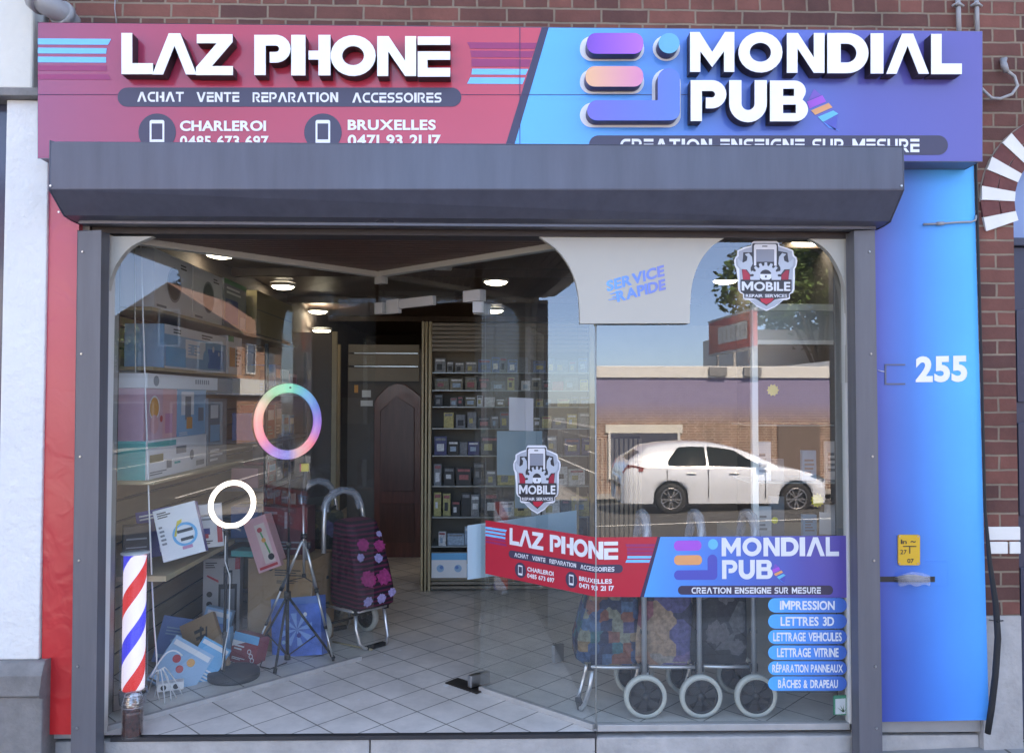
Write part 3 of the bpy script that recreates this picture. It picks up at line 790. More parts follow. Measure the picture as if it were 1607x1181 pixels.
g = nt.nodes.new('ShaderNodeNewGeometry'); nt.links.new(g.outputs['Position'], n.inputs['Vector']); nt.links.new(n.outputs[0], bp.inputs['Height']); nt.links.new(bp.outputs[0], base_of(M_redv).inputs['Normal'])
mb.prism(rp, lambda u, v, d: (u, d, v), YPAN, -0.052); mb.build('panel_skin', M_redv, rpan, bevel=.003)
bpn = thing('blue_cladding_panel', 'violet to bright blue cladding panel with the house number 255', 'cladding', (XR, YPAN, 0))
bq = [xz(1366, 250, YPAN), xz(1527, 250, YPAN), xz(1551, 1128, YPAN), xz(1378, 1131, YPAN)]
M_bluev = grad('print_blue_wrap_sky_fade', xz(1372, 600, YPAN)[0], xz(1535, 600, YPAN)[0], 'X', [(0, (0.085, 0.10, 0.38)), (.35, (0.035, 0.20, 0.58)), (.7, (0.004, 0.38, 0.90)), (1, (0.0, 0.50, 1.0))], 0.5, 0.0, 0.09)
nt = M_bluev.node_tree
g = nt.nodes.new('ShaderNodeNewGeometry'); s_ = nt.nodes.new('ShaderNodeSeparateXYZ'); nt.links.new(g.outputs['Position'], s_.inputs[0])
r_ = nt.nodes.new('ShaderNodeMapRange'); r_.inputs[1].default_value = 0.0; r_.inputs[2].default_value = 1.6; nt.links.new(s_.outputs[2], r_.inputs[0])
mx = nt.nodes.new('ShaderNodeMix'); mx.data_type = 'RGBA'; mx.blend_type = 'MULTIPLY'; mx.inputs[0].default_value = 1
c2_ = nt.nodes.new('ShaderNodeMix'); c2_.data_type = 'RGBA'; c2_.inputs[6].default_value = (.30, .62, .84, 1); c2_.inputs[7].default_value = (1, 1, 1, 1); nt.links.new(r_.outputs[0], c2_.inputs[0])  # darker foot, where less sky reflects, multiplied into the print colour
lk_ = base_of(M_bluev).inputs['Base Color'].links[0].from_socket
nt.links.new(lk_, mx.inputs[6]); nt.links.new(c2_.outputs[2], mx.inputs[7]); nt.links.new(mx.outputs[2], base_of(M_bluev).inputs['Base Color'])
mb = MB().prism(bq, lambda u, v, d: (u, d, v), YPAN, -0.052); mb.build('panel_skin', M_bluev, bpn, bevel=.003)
mb = MB(); flat(mb, place(text_tris('255', .045, .98), 1437, 559, 1518, 600, 557, 599), lambda x, y: PY(x, y, YPAN - .0025)); mb.build('house_number', PRINT['white'], bpn)
mb = MB(); 
for q in (rect(1377, 918.5, 1402, 922.5), ):
    pass
mb.prism([xz(x, y, YPAN - .002) for x, y in ((1381, 904), (1467, 904), (1467, 912.5), (1381, 912.5))], lambda u, v, d: (u, d, v), YPAN - .003, YPAN - .001)
mb.build('letter_slot', M_black, bpn)
mb = MB().prism([xz(x, y, YPAN) for x, y in ((1379, 880), (1486, 880), (1486, 918), (1379, 918))], lambda u, v, d: (u, d, v), YPAN - .002, YPAN, holes=[[xz(x, y, YPAN) for x, y in ((1381, 904), (1467, 904), (1467, 912.5), (1381, 912.5))]])
mb.build('slot_plate', M_bluev, bpn, bevel=.001)
# square hatch outline
mb = MB()
for (x0, y0, x1, y1) in ((1388, 571, 1420, 573), (1388, 601, 1420, 603.5), (1388, 573, 1390.5, 601)):
    mb.prism([xz(x, y, YPAN) for x, y in rect(x0, y0, x1, y1)], lambda u, v, d: (u, d, v), YPAN - .004, YPAN - .0005)
build_each(mb, 'hatch_edge', mat('hatch_edge', (0.12, 0.13, 0.18), .5), bpn)
mb = MB().tube([PY(1378, 581, YPAN - .004), PY(1388, 583, YPAN - .006)], .002, 6); mb.build('hatch_wire', M_white_pl, bpn)
# folded papers in the slot
pap = thing('folded_newspaper', 'folded newspaper in clear film stuck in the letter slot of the blue panel', 'newspaper', tuple(PY(1430, 910, YPAN)))
mb = MB().m(mat('newsprint', (0.62, 0.60, 0.60), 0.7, var=0.35, scale=40))
def loft(mb, A, B):
    n = len(A); mb.add(list(A) + list(B), [(i, i + 1, n + i + 1, n + i) for i in range(n - 1)], True)
for k in range(4):
    top = []; bot = []
    for i in range(9):
        t = i / 8; x = 1403 + 55 * t; sag = math.sin(t * math.pi)
        p = PY(x, 906 + 2.2 * k - 5 * sag * (1 - k / 2.5), YPAN - .004 - .05 * sag); top.append(p)
        bot.append(PY(x + 2, 909.5 + 1.5 * k, YPAN + .02))
    loft(mb, top, bot)
mb.build('pages', None, pap)
mb = MB()
A = [PY(1410 + 50 * i / 8, 903 - 6 * math.sin(i / 8 * 3.1), YPAN - .01 - .055 * math.sin(i / 8 * 3.1)) for i in range(9)]
B = [PY(1410 + 50 * i / 8, 918 + 2 * math.sin(i * 1.7), YPAN - .01 - .04 * math.sin(i / 8 * 3.1)) for i in range(9)]
loft(mb, A, B)
fm = bpy.data.materials.new('clear_film'); fm.use_nodes = True; b_ = fm.node_tree.nodes['Principled BSDF']; b_.inputs['Alpha'].default_value = .28; b_.inputs['Roughness'].default_value = .15; b_.inputs['Base Color'].default_value = (.8, .82, .9, 1)
mb.build('plastic_film', fm, pap)
# yellow gas marker
gs = thing('marker_plate', 'small yellow utility marker plate screwed above the letter slot', 'sign', tuple(PY(1426, 886, YPAN - .004)))
mb = MB().prism([xz(x, y, YPAN - .005) for x, y in rrect(1409, 838.5, 1443, 886, 3)], lambda u, v, d: (u, d, v), YPAN - .010, YPAN - .001); mb.build('plate', mat('marker_yellow', (0.72, 0.40, 0.03), .45, var=.04), gs, bevel=.001)
mb = MB(); fn = lambda x, y: PY(x, y, YPAN - .0115)
flat(mb, place(text_tris('In', .01), 1414, 846, 1423, 853) + place(text_tris('~', .02), 1429, 848, 1437, 851) + place(text_tris('27', .01), 1413, 862, 1423, 869) + place(text_tris('07', .01), 1424, 876, 1434, 883) + tris_of(rect(1417, 856, 1438, 857.5)) + tris_of(rect(1427, 857.5, 1428.6, 868)), fn)
mb.build('lettering', M_black, gs)
mb = MB()
for x, y in ((1411.5, 841), (1440.5, 841), (1411.5, 883.5), (1440.5, 883.5)): mb.cyl(PY(x, y, YPAN - .010), (0, -1, 0), .0035, .003, 8)
build_each(mb, 'screw', M_steel, gs)

# ================================================================== pipes, hooks, cable
dp = thing('drain_pipe', 'thick grey drainpipe elbow above the top left corner of the sign', 'pipe', tuple(PY(80, 10, -.12)))
mb = MB().tube([PY(40, -60, -.2), PY(52, -16, -.22), PY(64, 2, -.24), PY(80, 10, -.24), PY(98, 22, -.20), PY(108, 32, -.14), PY(110, 60, -.12)], .050, 16); mb.build('pipe_body', M_pvc, dp)
mb = MB().tube([PY(58, -4, -.24), PY(68, 4, -.245)], .060, 16).tube([PY(94, 19, -.21), PY(102, 26, -.18)], .058, 16); build_each(mb, 'socket_ring', M_pvc, dp)
for nm, x, lab in (('conduit_pipe', 1503, 'grey conduit pipe with a clamp above the sign, left of the pair'), ('conduit_pipe', 1532, 'grey conduit pipe above the right end of the sign, right of the pair')):
    c_ = thing(nm, lab, 'pipe', tuple(PY(x, 30, -.09)))
    mb = MB().tube([PY(x - 2, -40, -.08), PY(x + 1, 15, -.085), PY(x + 2, 54, -.085)], .011 if x < 1520 else .010, 12); mb.build('pipe_body', M_pvc, c_)
    mb = MB().tube([PY(x - 9, 10, -.09), PY(x, 4, -.103), PY(x + 9, 10, -.09)], .006, 8).cyl(PY(x, 10, -.09), (0, 0, 1), .016, .012, 12); mb.build('clamp', M_pvc, c_)
w1 = MB().tube([PY(181, -10, YW - .01), PY(180, 14, YW - .012), PY(183, 38, YW - .01)], .0025, 6); tag(w1.build('thin_cable', M_pvc), 'thin pale cable running down the brick above the sign', 'cable')
hk = thing('cable_loop', 'weathered grey cable loop bent out of the brick beside the sign', 'cable', tuple(PY(1575, 130, -.1)))
mb = MB().tube([PY(1578, 92, -.06), PY(1576, 100, -.09), PY(1581, 112, -.1), PY(1592, 120, -.1), PY(1597, 135, -.1), PY(1588, 148, -.1), PY(1570, 155, -.1), PY(1556, 154, -.1), PY(1544, 143, -.09), PY(1540, 138, -.06)], [.008, .009, .008, .007, .007, .007, .007, .007, .007, .006], 10)
mb.build('cable_body', mat('weathered_cable', (.36, .35, .35), .7, var=.25, scale=30), hk)
mb = MB().tube([PY(1573, 94, -.07), PY(1576, 104, -.1), PY(1580, 113, -.1)], [.012, .016, .012], 10); mb.build('cable_gland', M_pvc, hk)
h2 = thing('wall_hook', 'bent grey metal hook across the top of the blue panel', 'hook', tuple(PY(1490, 350, YPAN)))
mb = MB().tube([PY(1449, 352, YPAN - .012), PY(1475, 351, YPAN - .014), PY(1500, 349, YPAN - .014), PY(1525, 348, YPAN - .014), PY(1531, 345, YPAN - .014), PY(1532, 338, YPAN - .01)], .005, 10)
mb.tube([PY(1470, 351, YPAN - .014), PY(1481, 350.5, YPAN - .014)], .009, 10)
mb.build('hook_rod', M_pvc, h2)
pts = [(1531, 255, -.06), (1536, 420, -.07), (1541, 600, -.07), (1546, 800, -.075), (1553, 880, -.08), (1563, 950, -.09), (1566, 1000, -.09), (1562, 1060, -.09), (1556, 1110, -.085), (1550, 1150, -.08)]
mb = MB().tube([PY(x, y, d - .03) for x, y, d in pts], [.006] * 4 + [.010, .013, .014, .014, .014, .013], 12)
cb = thing('black_cable', 'thick black cable running down beside the blue panel to the pavement', 'cable', tuple(PY(1550, 1150, -.08)))
mb.build('cable_body', M_black_rub, cb)
mb = MB().tube([PY(1553, 972, -.068), PY(1565, 974, -.14), PY(1574, 973, -.068)], .003, 6); mb.build('cable_clip', M_black, cb)

# ================================================================== roller shutter
sh = thing('roller_shutter', 'anthracite roller shutter box with slatted underside between its two side rails', 'roller shutter', (0, -.1, 0))
YB = -0.335
p0 = PY(78, 222, YB); p1 = PY(1418, 230, YB); q0 = PY(78, 297, YB); q1 = PY(1418, 297.5, YB)
bx0, bx1 = p0.x, p1.x; ztop = (p0.z + p1.z) / 2; zfr = (q0.z + q1.z) / 2
c0 = PY(96, 338, -.215); zbb = c0.z
prof = [(YB, ztop), (YB, zfr), (-.215, zbb), (-.15, zbb - .008), (YW - .03, zbb - .008), (YW - .03, ztop + .02), (YB + .03, ztop + .006)]
KT = (p1.z - p0.z) / (bx1 - bx0); KF = (q1.z - q0.z) / (bx1 - bx0); XM = (bx0 + bx1) / 2
def level(x, z):   # the long box hangs a few millimetres out of level
    return z + (x - XM) * (KT if z > zfr + .03 else KF if z > zfr - .03 else 0)
mb = MB().prism(prof, lambda u, v, d: (d, u, level(d, v)), bx0 + .004, bx1 - .004); mb.build('box_cover', M_anth, sh, bevel=.004)
for xx, e in ((bx0, 1), (bx1 - .0035, 1)):
    mb = MB().prism([(YB - .003, ztop + .004), (YB - .003, zfr - .002), (-.217, zbb - .004), (-.15, zbb - .012), (YW - .028, zbb - .012), (YW - .028, ztop + .022), (YB + .03, ztop + .01)], lambda u, v, d: (d, u, level(d, v)), xx, xx + .0035)
    o = mb.build('end_cap', M_anth, sh)
    mb = MB()
    for px, py in (((80, 292), (93, 333)) if xx < 0 else ((1414, 292), (1401, 333))):
        mb.cyl(PY(px, py, YB if py < 300 else -.23), (0, -1, 0), .005, .006, 8)
    build_each(mb, 'screw', M_steel, o)
zr = xz(800, 351, -.12)[1]; zr2 = xz(800, 358, -.12)[1]
mb = MB().box(xz(128, 355, -.12)[0], xz(1370, 355, -.12)[0], -.15, -.09, zr2, zr); mb.build('bottom_bar', mat('shutter_bar', lin((104, 104, 114)), .35, .5), sh, bevel=.003)
mb = MB().box(xz(130, 355, -.12)[0], xz(1368, 355, -.12)[0], -.135, -.105, zr + .001, zbb - .009); mb.build('shutter_slats', mat('shutter_slat', lin((42, 42, 54)), .4), sh)
for (x0t, x1t, x0b, x1b) in ((122, 158, 112.5, 149.5), (1340, 1372, 1350, 1384)):
    t = PY(0, 0, 0)
    A = [xz(x0t, 362, -.14), xz(x1t, 362, -.14), xz(x1b, 1173, -.14), xz(x0b, 1173, -.14)]
    xa_, xb_ = (A[0][0] + A[3][0]) / 2, (A[1][0] + A[2][0]) / 2
    mb = MB().prism([A[0], A[1], (A[2][0], gz(xb_, -.1) - .02), (A[3][0], gz(xb_, -.1) - .02)], lambda u, v, d: (u, d, v), -.14, -.062)
    o = mb.build('side_rail', M_rail, sh, bevel=.003)
    mb = MB()
    xs_ = A[0][0] + .0
    for py in (395, 555, 716, 879, 1045, 1142):
        px = (x0t + (x0b - x0t) * (py - 362) / 811 + 8) if x0t < 500 else (x1t + (x1b - x1t) * (py - 362) / 811 - 8)
        mb.cyl(PY(px, py, -.141), (0, -1, 0), .006, .004, 10, .004)
    build_each(mb, 'screw', M_steel, o)
# header board under the shutter
mb = MB().box(xz(150, 365, -.03)[0], xz(1345, 365, -.03)[0], -.058, .05, xz(800, 371, -.05)[1], 2.399)
tag(mb.build('header_board', mat('header_brown', (0.045, 0.032, 0.032), .6, var=.15)), 'dark brown header board between the shutter and the glazing', 'board')

# ================================================================== arched cream board
YA = -0.045
arch_l = crom([(240, 370.8), (207, 386), (186, 409), (174, 434), (168.6, 456), (166, 480), (164.5, 505), (163, 560)]) + [(159, 560), (159, 370.8)]
def A2(pts): return [xz(x, y, YA) for x, y in pts]
arch_mid = crom([(1142, 370.8), (1119, 385), (1100, 408), (1088, 438), (1083.5, 470), (1082.5, 507)]) + crom([(910, 507.5), (909.5, 485), (907.5, 462), (902, 438), (891, 414), (873, 391), (845, 370.8)])
arch_r = [(1335, 370.8), (1337, 600), (1331, 600)] + crom([(1331, 500), (1328, 462), (1318, 425), (1297, 392), (1264, 370.8)])
def smooth_curve(pts, a, b, n=4):
    return pts
ab = thing('arched_cream_board', 'cream board with arched cut-outs at the top of the shop window', 'board', (0, YA, 2))
for poly in (arch_l, arch_mid, arch_r):
    q = A2(poly)
    mb = MB().prism(q, lambda u, v, d: (u, d, v), YA, YA + .035); mb.build('board', M_cream, ab, bevel=.002)
mb = MB()
def quad_text(mb, s, TL, TR, BL, BR, fn, bold=.05):
    tr = []
    for t in text_tris(s, bold):
        q = []
        for u, v in t:
            x = (TL[0]*(1-u)+TR[0]*u)*v + (BL[0]*(1-u)+BR[0]*u)*(1-v); y = (TL[1]*(1-u)+TR[1]*u)*v + (BL[1]*(1-u)+BR[1]*u)*(1-v)
            q.append((x, y))
        tr.append(q)
    flat(mb, tr, fn)
fn = lambda x, y: PY(x, y, YA - .0015)
quad_text(mb, 'SERVICE', (951, 441), (1042, 415), (953, 458), (1043, 433), fn, .04)
fn = lambda x, y: PY(x, y, YA - .0025)
quad_text(mb, 'RAPIDE', (966, 457), (1044, 437), (969, 474), (1045, 454), fn, .04)
fn = lambda x, y: PY(x, y, YA - .0035)
for k, (a_, b_, c_) in enumerate(((957, 967, 461), (960, 968, 466), (955, 969, 470))):
    flat(mb, tris_of([(a_, c_), (b_, c_ - 3), (b_, c_ - 1), (a_, c_ + 1)]), fn)
mb.build('lettering', grad('service_blue', xz(952, 440, YA)[0], xz(1045, 440, YA)[0], 'X', [(0, (0.10, 0.42, 0.95)), (.5, (.12, .28, .75)), (1, (0.20, 0.24, 0.62))], .4), ab)

# ================================================================== frames and glass
ZG = xz(800, 371, 0)[1]
A_ = PZ(165, 1138, 0.0); A_ = Vector((A_.x, 0.0, 0)); B_ = Vector((PY(935, 1130, 0.01).x, 0.0, 0))
APX = PZ(590, 1028, 0.0); PIV = PZ(735, 1083, 0.0)
d_ = (APX - B_).normalized(); PIV = B_ + d_ * (PIV - B_).dot(d_)       # the pivot stands on the line from corner to apex
XG1 = xz(1332, 700, 0)[0]
def vbox(mb, a, b, t, z0, z1, off=0.0):
    """upright slab from a to b (plan), thickness t, centred on the line + off"""
    d = Vector((b.x - a.x, b.y - a.y, 0)).normalized(); n = Vector((d.y, -d.x, 0))
    p = [a + n * (off - t/2), b + n * (off - t/2), b + n * (off + t/2), a + n * (off + t/2)]
    return mb.add([(q.x, q.y, z0) for q in p] + [(q.x, q.y, z1) for q in p], [(0,3,2,1),(4,5,6,7),(0,1,5,4),(1,2,6,5),(2,3,7,6),(3,0,4,7)])
def pane_sheet(a, b, z0, z1, name, parent, off=0.0):
    """one sheet of glass; the shader carries both faces of the pane"""
    d = Vector((b.x - a.x, b.y - a.y, 0)).normalized(); n = Vector((d.y, -d.x, 0)) * off
    mb = MB().add([(a.x+n.x, a.y+n.y, z0), (b.x+n.x, b.y+n.y, z0), (b.x+n.x, b.y+n.y, z1), (a.x+n.x, a.y+n.y, z1)], [(0, 1, 2, 3)])
    return mb.build(name, M_glass_soft if parent['label'].startswith('tall frameless') else M_glass, parent)
fl = thing('window_frame_upright', 'slim cream frame upright at the left end of the shop front', 'window frame', (A_.x, 0, 0))
mb = MB().box(xz(157, 700, 0)[0], xz(163.5, 700, 0)[0], -.055, .03, -0.02, ZG).box(xz(166, 700, 0)[0], xz(172, 700, 0)[0], -.03, .03, 0.0, ZG - .001)
mb.build('profile', M_white_alu, fl, bevel=.002)
fr = thing('window_frame_upright', 'cream frame upright at the right end of the shop front', 'window frame', (XG1, 0, 0))
mb = MB().box(xz(1334, 700, 0)[0], xz(1341, 700, 0)[0], -.055, .03, -0.02, ZG).box(xz(1326, 700, 0)[0], xz(1333, 700, 0)[0], -.02, .03, 0.0, ZG - .001)
mb.build('profile', M_white_alu, fr, bevel=.002)

wl = thing('left_display_window', 'tall frameless pane slanting from the left corner back to the door', 'window', tuple(A_))
pane_sheet(A_ + (APX - A_) * .015, APX - (APX - A_) * .012, 0.03, ZG - .02, 'glass_pane', wl)
M_chan = mat('grey_channel', (.42, .41, .40), .45, .2, var=.15, scale=9)
mb = MB(); vbox(mb, A_ + (APX-A_)*.02, A_ + (APX-A_)*.93, .028, 0.0, 0.024); mb.build('floor_channel', M_chan, wl, bevel=.002)
mb = MB(); vbox(mb, A_ + (APX-A_)*.02, APX, .05, ZG - .03, ZG + .02); mb.build('head_channel', M_cream, wl)
wr = thing('slanted_side_window', 'frameless pane slanting from the door pivot out to the glass corner', 'window', tuple(B_))
PV2 = B_ + d_ * ((PIV - B_).length - .05)
pane_sheet(B_ + d_ * .004, PV2, 0.03, ZG - .02, 'glass_pane', wr)
mb = MB(); vbox(mb, B_ + d_*.012, PV2, .028, 0.0, 0.026); mb.build('floor_channel', M_chan, wr, bevel=.002)
mb = MB(); vbox(mb, B_, APX, .05, ZG - .03, ZG + .019); mb.build('head_channel', M_cream, wr)
wf = thing('front_display_window', 'large front pane on the right with advertising stickers and a trolley display behind', 'window', (B_.x, 0, 0))
pane_sheet(B_ + Vector((.004, 0, 0)), Vector((XG1, 0, 0)), 0.03, ZG - .01, 'glass_pane', wf)
mb = MB().box(B_.x + .006, XG1, -.02, .02, 0.0, 0.030); mb.build('floor_channel', M_chan, wf, bevel=.002)
mb = MB().cyl((B_.x, 0.0, 0.03), (0, 0, 1), .0035, xz(935, 508, 0)[1] - .03, 8); mb.build('corner_joint', mat('silicone', (.35, .37, .36), .4), wf)
# transom over the door + patch fittings
wt = thing('door_transom_pane', 'glass transom pane with pale patch fittings over the open door', 'window', tuple(APX))
zt1 = PP(590, 487, APX, Vector((0, 1, 0))).z + .0
pane_sheet(APX, PIV, zt1, ZG - .02, 'glass_pane', wt)
M_patch = mat('pale_patch_fitting', lin((176, 172, 168)), .45, var=.05)
dp_ = (PIV - APX).normalized()
mb = MB(); vbox(mb, APX - dp_*.01, APX + dp_*.06, .05, ZG - .075, ZG - .03); mb.build('patch_fitting', M_patch, wt, bevel=.003)
mb = MB(); vbox(mb, APX - dp_*.01, APX + dp_*.06, .05, zt1 - .025, zt1 + .045)
o = mb.build('patch_fitting', M_patch, wt, bevel=.003)
mb = MB(); vbox(mb, PIV - dp_*.07, PIV + dp_*.06, .05, zt1 - .012, zt1 + .05).box(PIV.x - .012, PIV.x + .05, PIV.y - .03, PIV.y + .03, zt1 - .075, zt1 - .0125); mb.build('patch_fitting', M_patch, wt, bevel=.003)
AL = (A_ - APX).normalized()
mb = MB(); vbox(mb, APX + dp_*.09, APX + dp_*.20, .03, zt1 - .03, zt1 + .055); vbox(mb, APX + dp_*.205, APX + dp_*.5, .03, zt1 - .005, zt1 + .05); mb.build('closer_rail', M_patch, wt, bevel=.003)
# open glass door
lk = PZ(868, 1037, 0.02); dd = (lk - PIV); dd.z = 0; dd.normalize(); DE = PIV + dd * .80
DN = Vector((dd.y, -dd.x, 0))
door = thing('glass_door', 'frameless glass door swung open into the shop with papers taped on it', 'door', tuple(PIV))
pane_sheet(PIV, DE, 0.012, zt1 - .02, 'glass_leaf', door)
mb = MB(); vbox(mb, PIV - dd*.03, PIV + dd*.10, .032, 0.012, 0.075); mb.build('bottom_patch', M_steel, door, bevel=.003)
mb = MB(); vbox(mb, lk, lk + dd*.075, .030, 0.012, 0.11); mb.build('corner_lock', M_steel, door, bevel=.003)
mb = MB(); vbox(mb, PIV - dd*.0, PIV + dd*.10, .032, zt1 - .08, zt1 - .02); mb.build('top_patch', M_patch, door, bevel=.003)
def DP(px, py, off=0.0): return PP(px, py, PIV + DN * off, DN)
M_backing = mat('pale_sticker_back', lin((176, 208, 222)), .5, var=.04, scale=2)
mb = MB(); q = [DP(733.5, 824, .003), DP(905, 800, .003), DP(905, 886, .003), DP(733.5, 909, .003)]
q = [Vector((p.x, p.y, p.z)) for p in q]; mb.add(q, [(0, 1, 2, 3)]); mb.build('sticker_back', M_backing, door)
mb = MB().add([DP(799, 623, .004), DP(837, 625, .004), DP(837, 676, .004), DP(799, 675, .004)], [(0, 1, 2, 3)]); mb.build('taped_paper', mat('white_paper', (.62, .62, .68), .7, var=.03), door)
mb = MB().add([DP(780, 676, .003), DP(851, 676, .003), DP(851, 746, .003), DP(780, 745, .003)], [(0, 1, 2, 3)])
mb.add([DP(808, 746.5, .003), DP(828, 746.5, .003), DP(828, 797, .003), DP(808, 797, .003)], [(0, 1, 2, 3)])
mb.build('taped_poster_back', mat('poster_back', lin((134, 158, 168)), .6, var=.04), door)
fp = thing('floor_spring_cover', 'brown metal floor spring cover plate at the door pivot', 'floor plate', tuple(PIV))
mb = MB(); e = (APX - PIV).normalized(); vbox(mb, PIV - e * .07, PIV + e * .17, .10, 0.0, .007, off=.0); mb.build('plate', mat('brown_plate', (.05, .04, .035), .4, .6, var=.2), fp, bevel=.002)

# ---- stickers on the panes
nV = Vector((d_.y, -d_.x, 0)); nV = nV if nV.y < 0 else -nV
def Vmap(px, py, h): return PP(px, py, B_ + nV * h, nV)
def Fmap(px, py, h): return PY(px, py, -h)
SPL = 627.0
def stk(x, y, h, side):
    """sign-pixel coordinates -> sticker on the slanted pane / the front pane"""
    v = (y - 44.0) / 208.0
    if side == 0:
        k = (SPL - x) / (SPL - 60.0); L = (Vmap(762, 870, 0) - B_); L.z = 0
        base = B_ + L * k * (0.93 + .07 * k)
        t = PY(935.5, 843.5, 0).z; b = PY(935.5, 936, 0).z
        z = t + (b - t) * v
        return Vector((base.x + nV.x * h, base.y + nV.y * h, z))
    px = 935.5 + (x - SPL) * (1330 - 935.5) / (1541 - SPL)
    X = PY(px, 890, 0).x
    s = (px - 935.5) / 395.0
    t = PY(px, 843.5 - 6.5 * s, 0).z; b = PY(px, 936 + .5 * s, 0).z
    return Vector((X, -h, t + (b - t) * v))
STK = dict(PRINT)
STK['red'] = mat('sticker_red', (0.56, 0.022, 0.045), .3, var=.02)
xs0, xs1 = stk(800, 100, 0, 1).x, stk(1541, 100, 0, 1).x
STK['blue'] = grad('sticker_blue', xs0, xs1, 'X', [(0, (0.02, 0.36, 0.86)), (.12, (0.03, 0.30, 0.80)), (.45, (0.05, 0.17, 0.58)), (.8, (0.09, 0.09, 0.38)), (1, (0.12, 0.09, 0.36))], .3)
STK['white'] = mat('sticker_white', (0.74, 0.76, 0.80), .35, var=.01)
mats3 = {'purple': STK['purple']}
bigl = []
for ch, x0, x1, yt, yb in (('L', 190.5, 240, 52, 116.5), ('A', 239, 308.5, 52.5, 117), ('Z', 307.5, 365.5, 54, 118), ('P', 399, 456, 55, 118),
                   ('H', 457, 518.5, 55, 118.5), ('O', 519, 589.5, 55.5, 119.5), ('N', 592, 653, 57, 119.5), ('E', 655.5, 706.5, 57.5, 120.5),
                   ('M', 1083, 1152.5, 50.5, 113), ('O', 1159, 1228, 50.5, 114), ('N', 1235, 1294, 52, 114.5), ('D', 1298.5, 1363, 52, 115),
                   ('I', 1366.5, 1386.5, 52.5, 115.5), ('A', 1391, 1458, 53, 116), ('L', 1461.5, 1509.5, 53.5, 116.5),
                   ('P', 1084, 1140, 126, 190), ('U', 1144.5, 1203.5, 126, 191), ('B', 1208.5, 1268, 126.5, 190.5)):
    g_, adv = glyph(ch, .24)
    xs = [p[0] for poly, h in g_ for p in poly]; gx0, gx1 = min(xs), max(xs)
    f = lambda p: (x0 + (x1 - x0) * (p[0] - gx0) / (gx1 - gx0), yb + (yt - yb) * p[1])
    for poly, holes in g_: bigl += tris_of([f(p) for p in poly], [[f(p) for p in h] for h in holes])
SART = ART[:-1] + [('lettering', 'white', 2, ART[-1][3] + bigl)]
bars = [('logo', 'purple', 1, tris_of(rrect(910, 58, 1010, 93, 16))), ('logo', 'orange', 1, tris_of(rrect(910, 108, 1012, 142, 16))),
        ('logo', 'teal', 1, tris_of(arc(1052, 72, 18, 0, 345, 20))), ('logo', 'blue2', 1, tris_of(jshape(910, 160, 1067, 193, 1032, 107, 15)))]
def sub(tris, n=3):
    for _ in range(n):
        o = []
        for a_, b_2, c_ in tris:
            m1 = ((a_[0]+b_2[0])/2, (a_[1]+b_2[1])/2); m2 = ((b_2[0]+c_[0])/2, (b_2[1]+c_[1])/2); m3 = ((a_[0]+c_[0])/2, (a_[1]+c_[1])/2)
            o += [[a_, m1, m3], [m1, b_2, m2], [m3, m2, c_], [m1, m2, m3]]
        tris = o
    return tris
for side, par in ((0, wr), (1, wf)):
    base = None
    mb = MB()
    for nm, key, lev, tris in SART[:3] + SART[3:5] + [SART[5]] + bars:
        t2 = []
        for t in tris: t2 += clip_tri(t, SPL, side == 0)
        if not t2: continue
        if side == 0 and lev == 0: t2 = sub(t2, 2)
        mb.m(STK[key]); flat(mb, t2, lambda x, y: stk(x, y, .0015 + .0006 * lev, side))
    if side == 1:
        for nm, tris in feather():
            mb.m(STK[nm]); flat(mb, tris, lambda x, y: stk(x, y, .0027, 1))
    bs = mb.build('banner_sticker', None, par)
    if side == 0: tag(bs, 'red half of the banner sticker reading LAZ PHONE')
    else: tag(bs, 'banner sticker ending in the blue MONDIAL PUB half')
    t2 = []
    for t in SART[-1][3]: t2 += clip_tri(t, SPL, side == 0)
    mb = MB(); flat(mb, t2, lambda x, y: stk(x, y, .0035, side)); mb.build('lettering', STK['white'], bs)
# service pills
gpill = grad('pill_gradient', xz(1206, 1000, 0)[0], xz(1329, 1000, 0)[0], 'X', [(0, (0.015, 0.42, 0.95)), (.45, (0.03, 0.28, 0.76)), (1, (0.04, 0.14, 0.48))], .3)
for s_, y0, y1, a_, b_ in (('IMPRESSION', 937.6, 960.5, 1224, 1310), ('LETTRES 3D', 963, 985.5, 1225, 1309), ('LETTRAGE VEHICULES', 987.6, 1009.6, 1213.5, 1321),
                       ('LETTRAGE VITRINE', 1012, 1034.5, 1219.5, 1316), ('RÉPARATION PANNEAUX', 1036.7, 1058.5, 1212, 1323), ('BÂCHES & DRAPEAU', 1060.5, 1083, 1221, 1315)):
    r_ = (y1 - y0) / 2 - .1
    mb = MB(); flat(mb, tris_of(rrect(1205.5, y0, 1329, y1, r_)), lambda x, y: Fmap(x, y, .002)); o = mb.build('service_sticker', gpill, wf)
    acc = s_[0] in 'RB'
    mb = MB(); flat(mb, place(text_tris(s_, .028, 1.04), a_, y0 + (2 if acc else 4), b_, y1 - 4.0), lambda x, y: Fmap(x, y, .003)); mb.build('lettering', STK['white'], o)
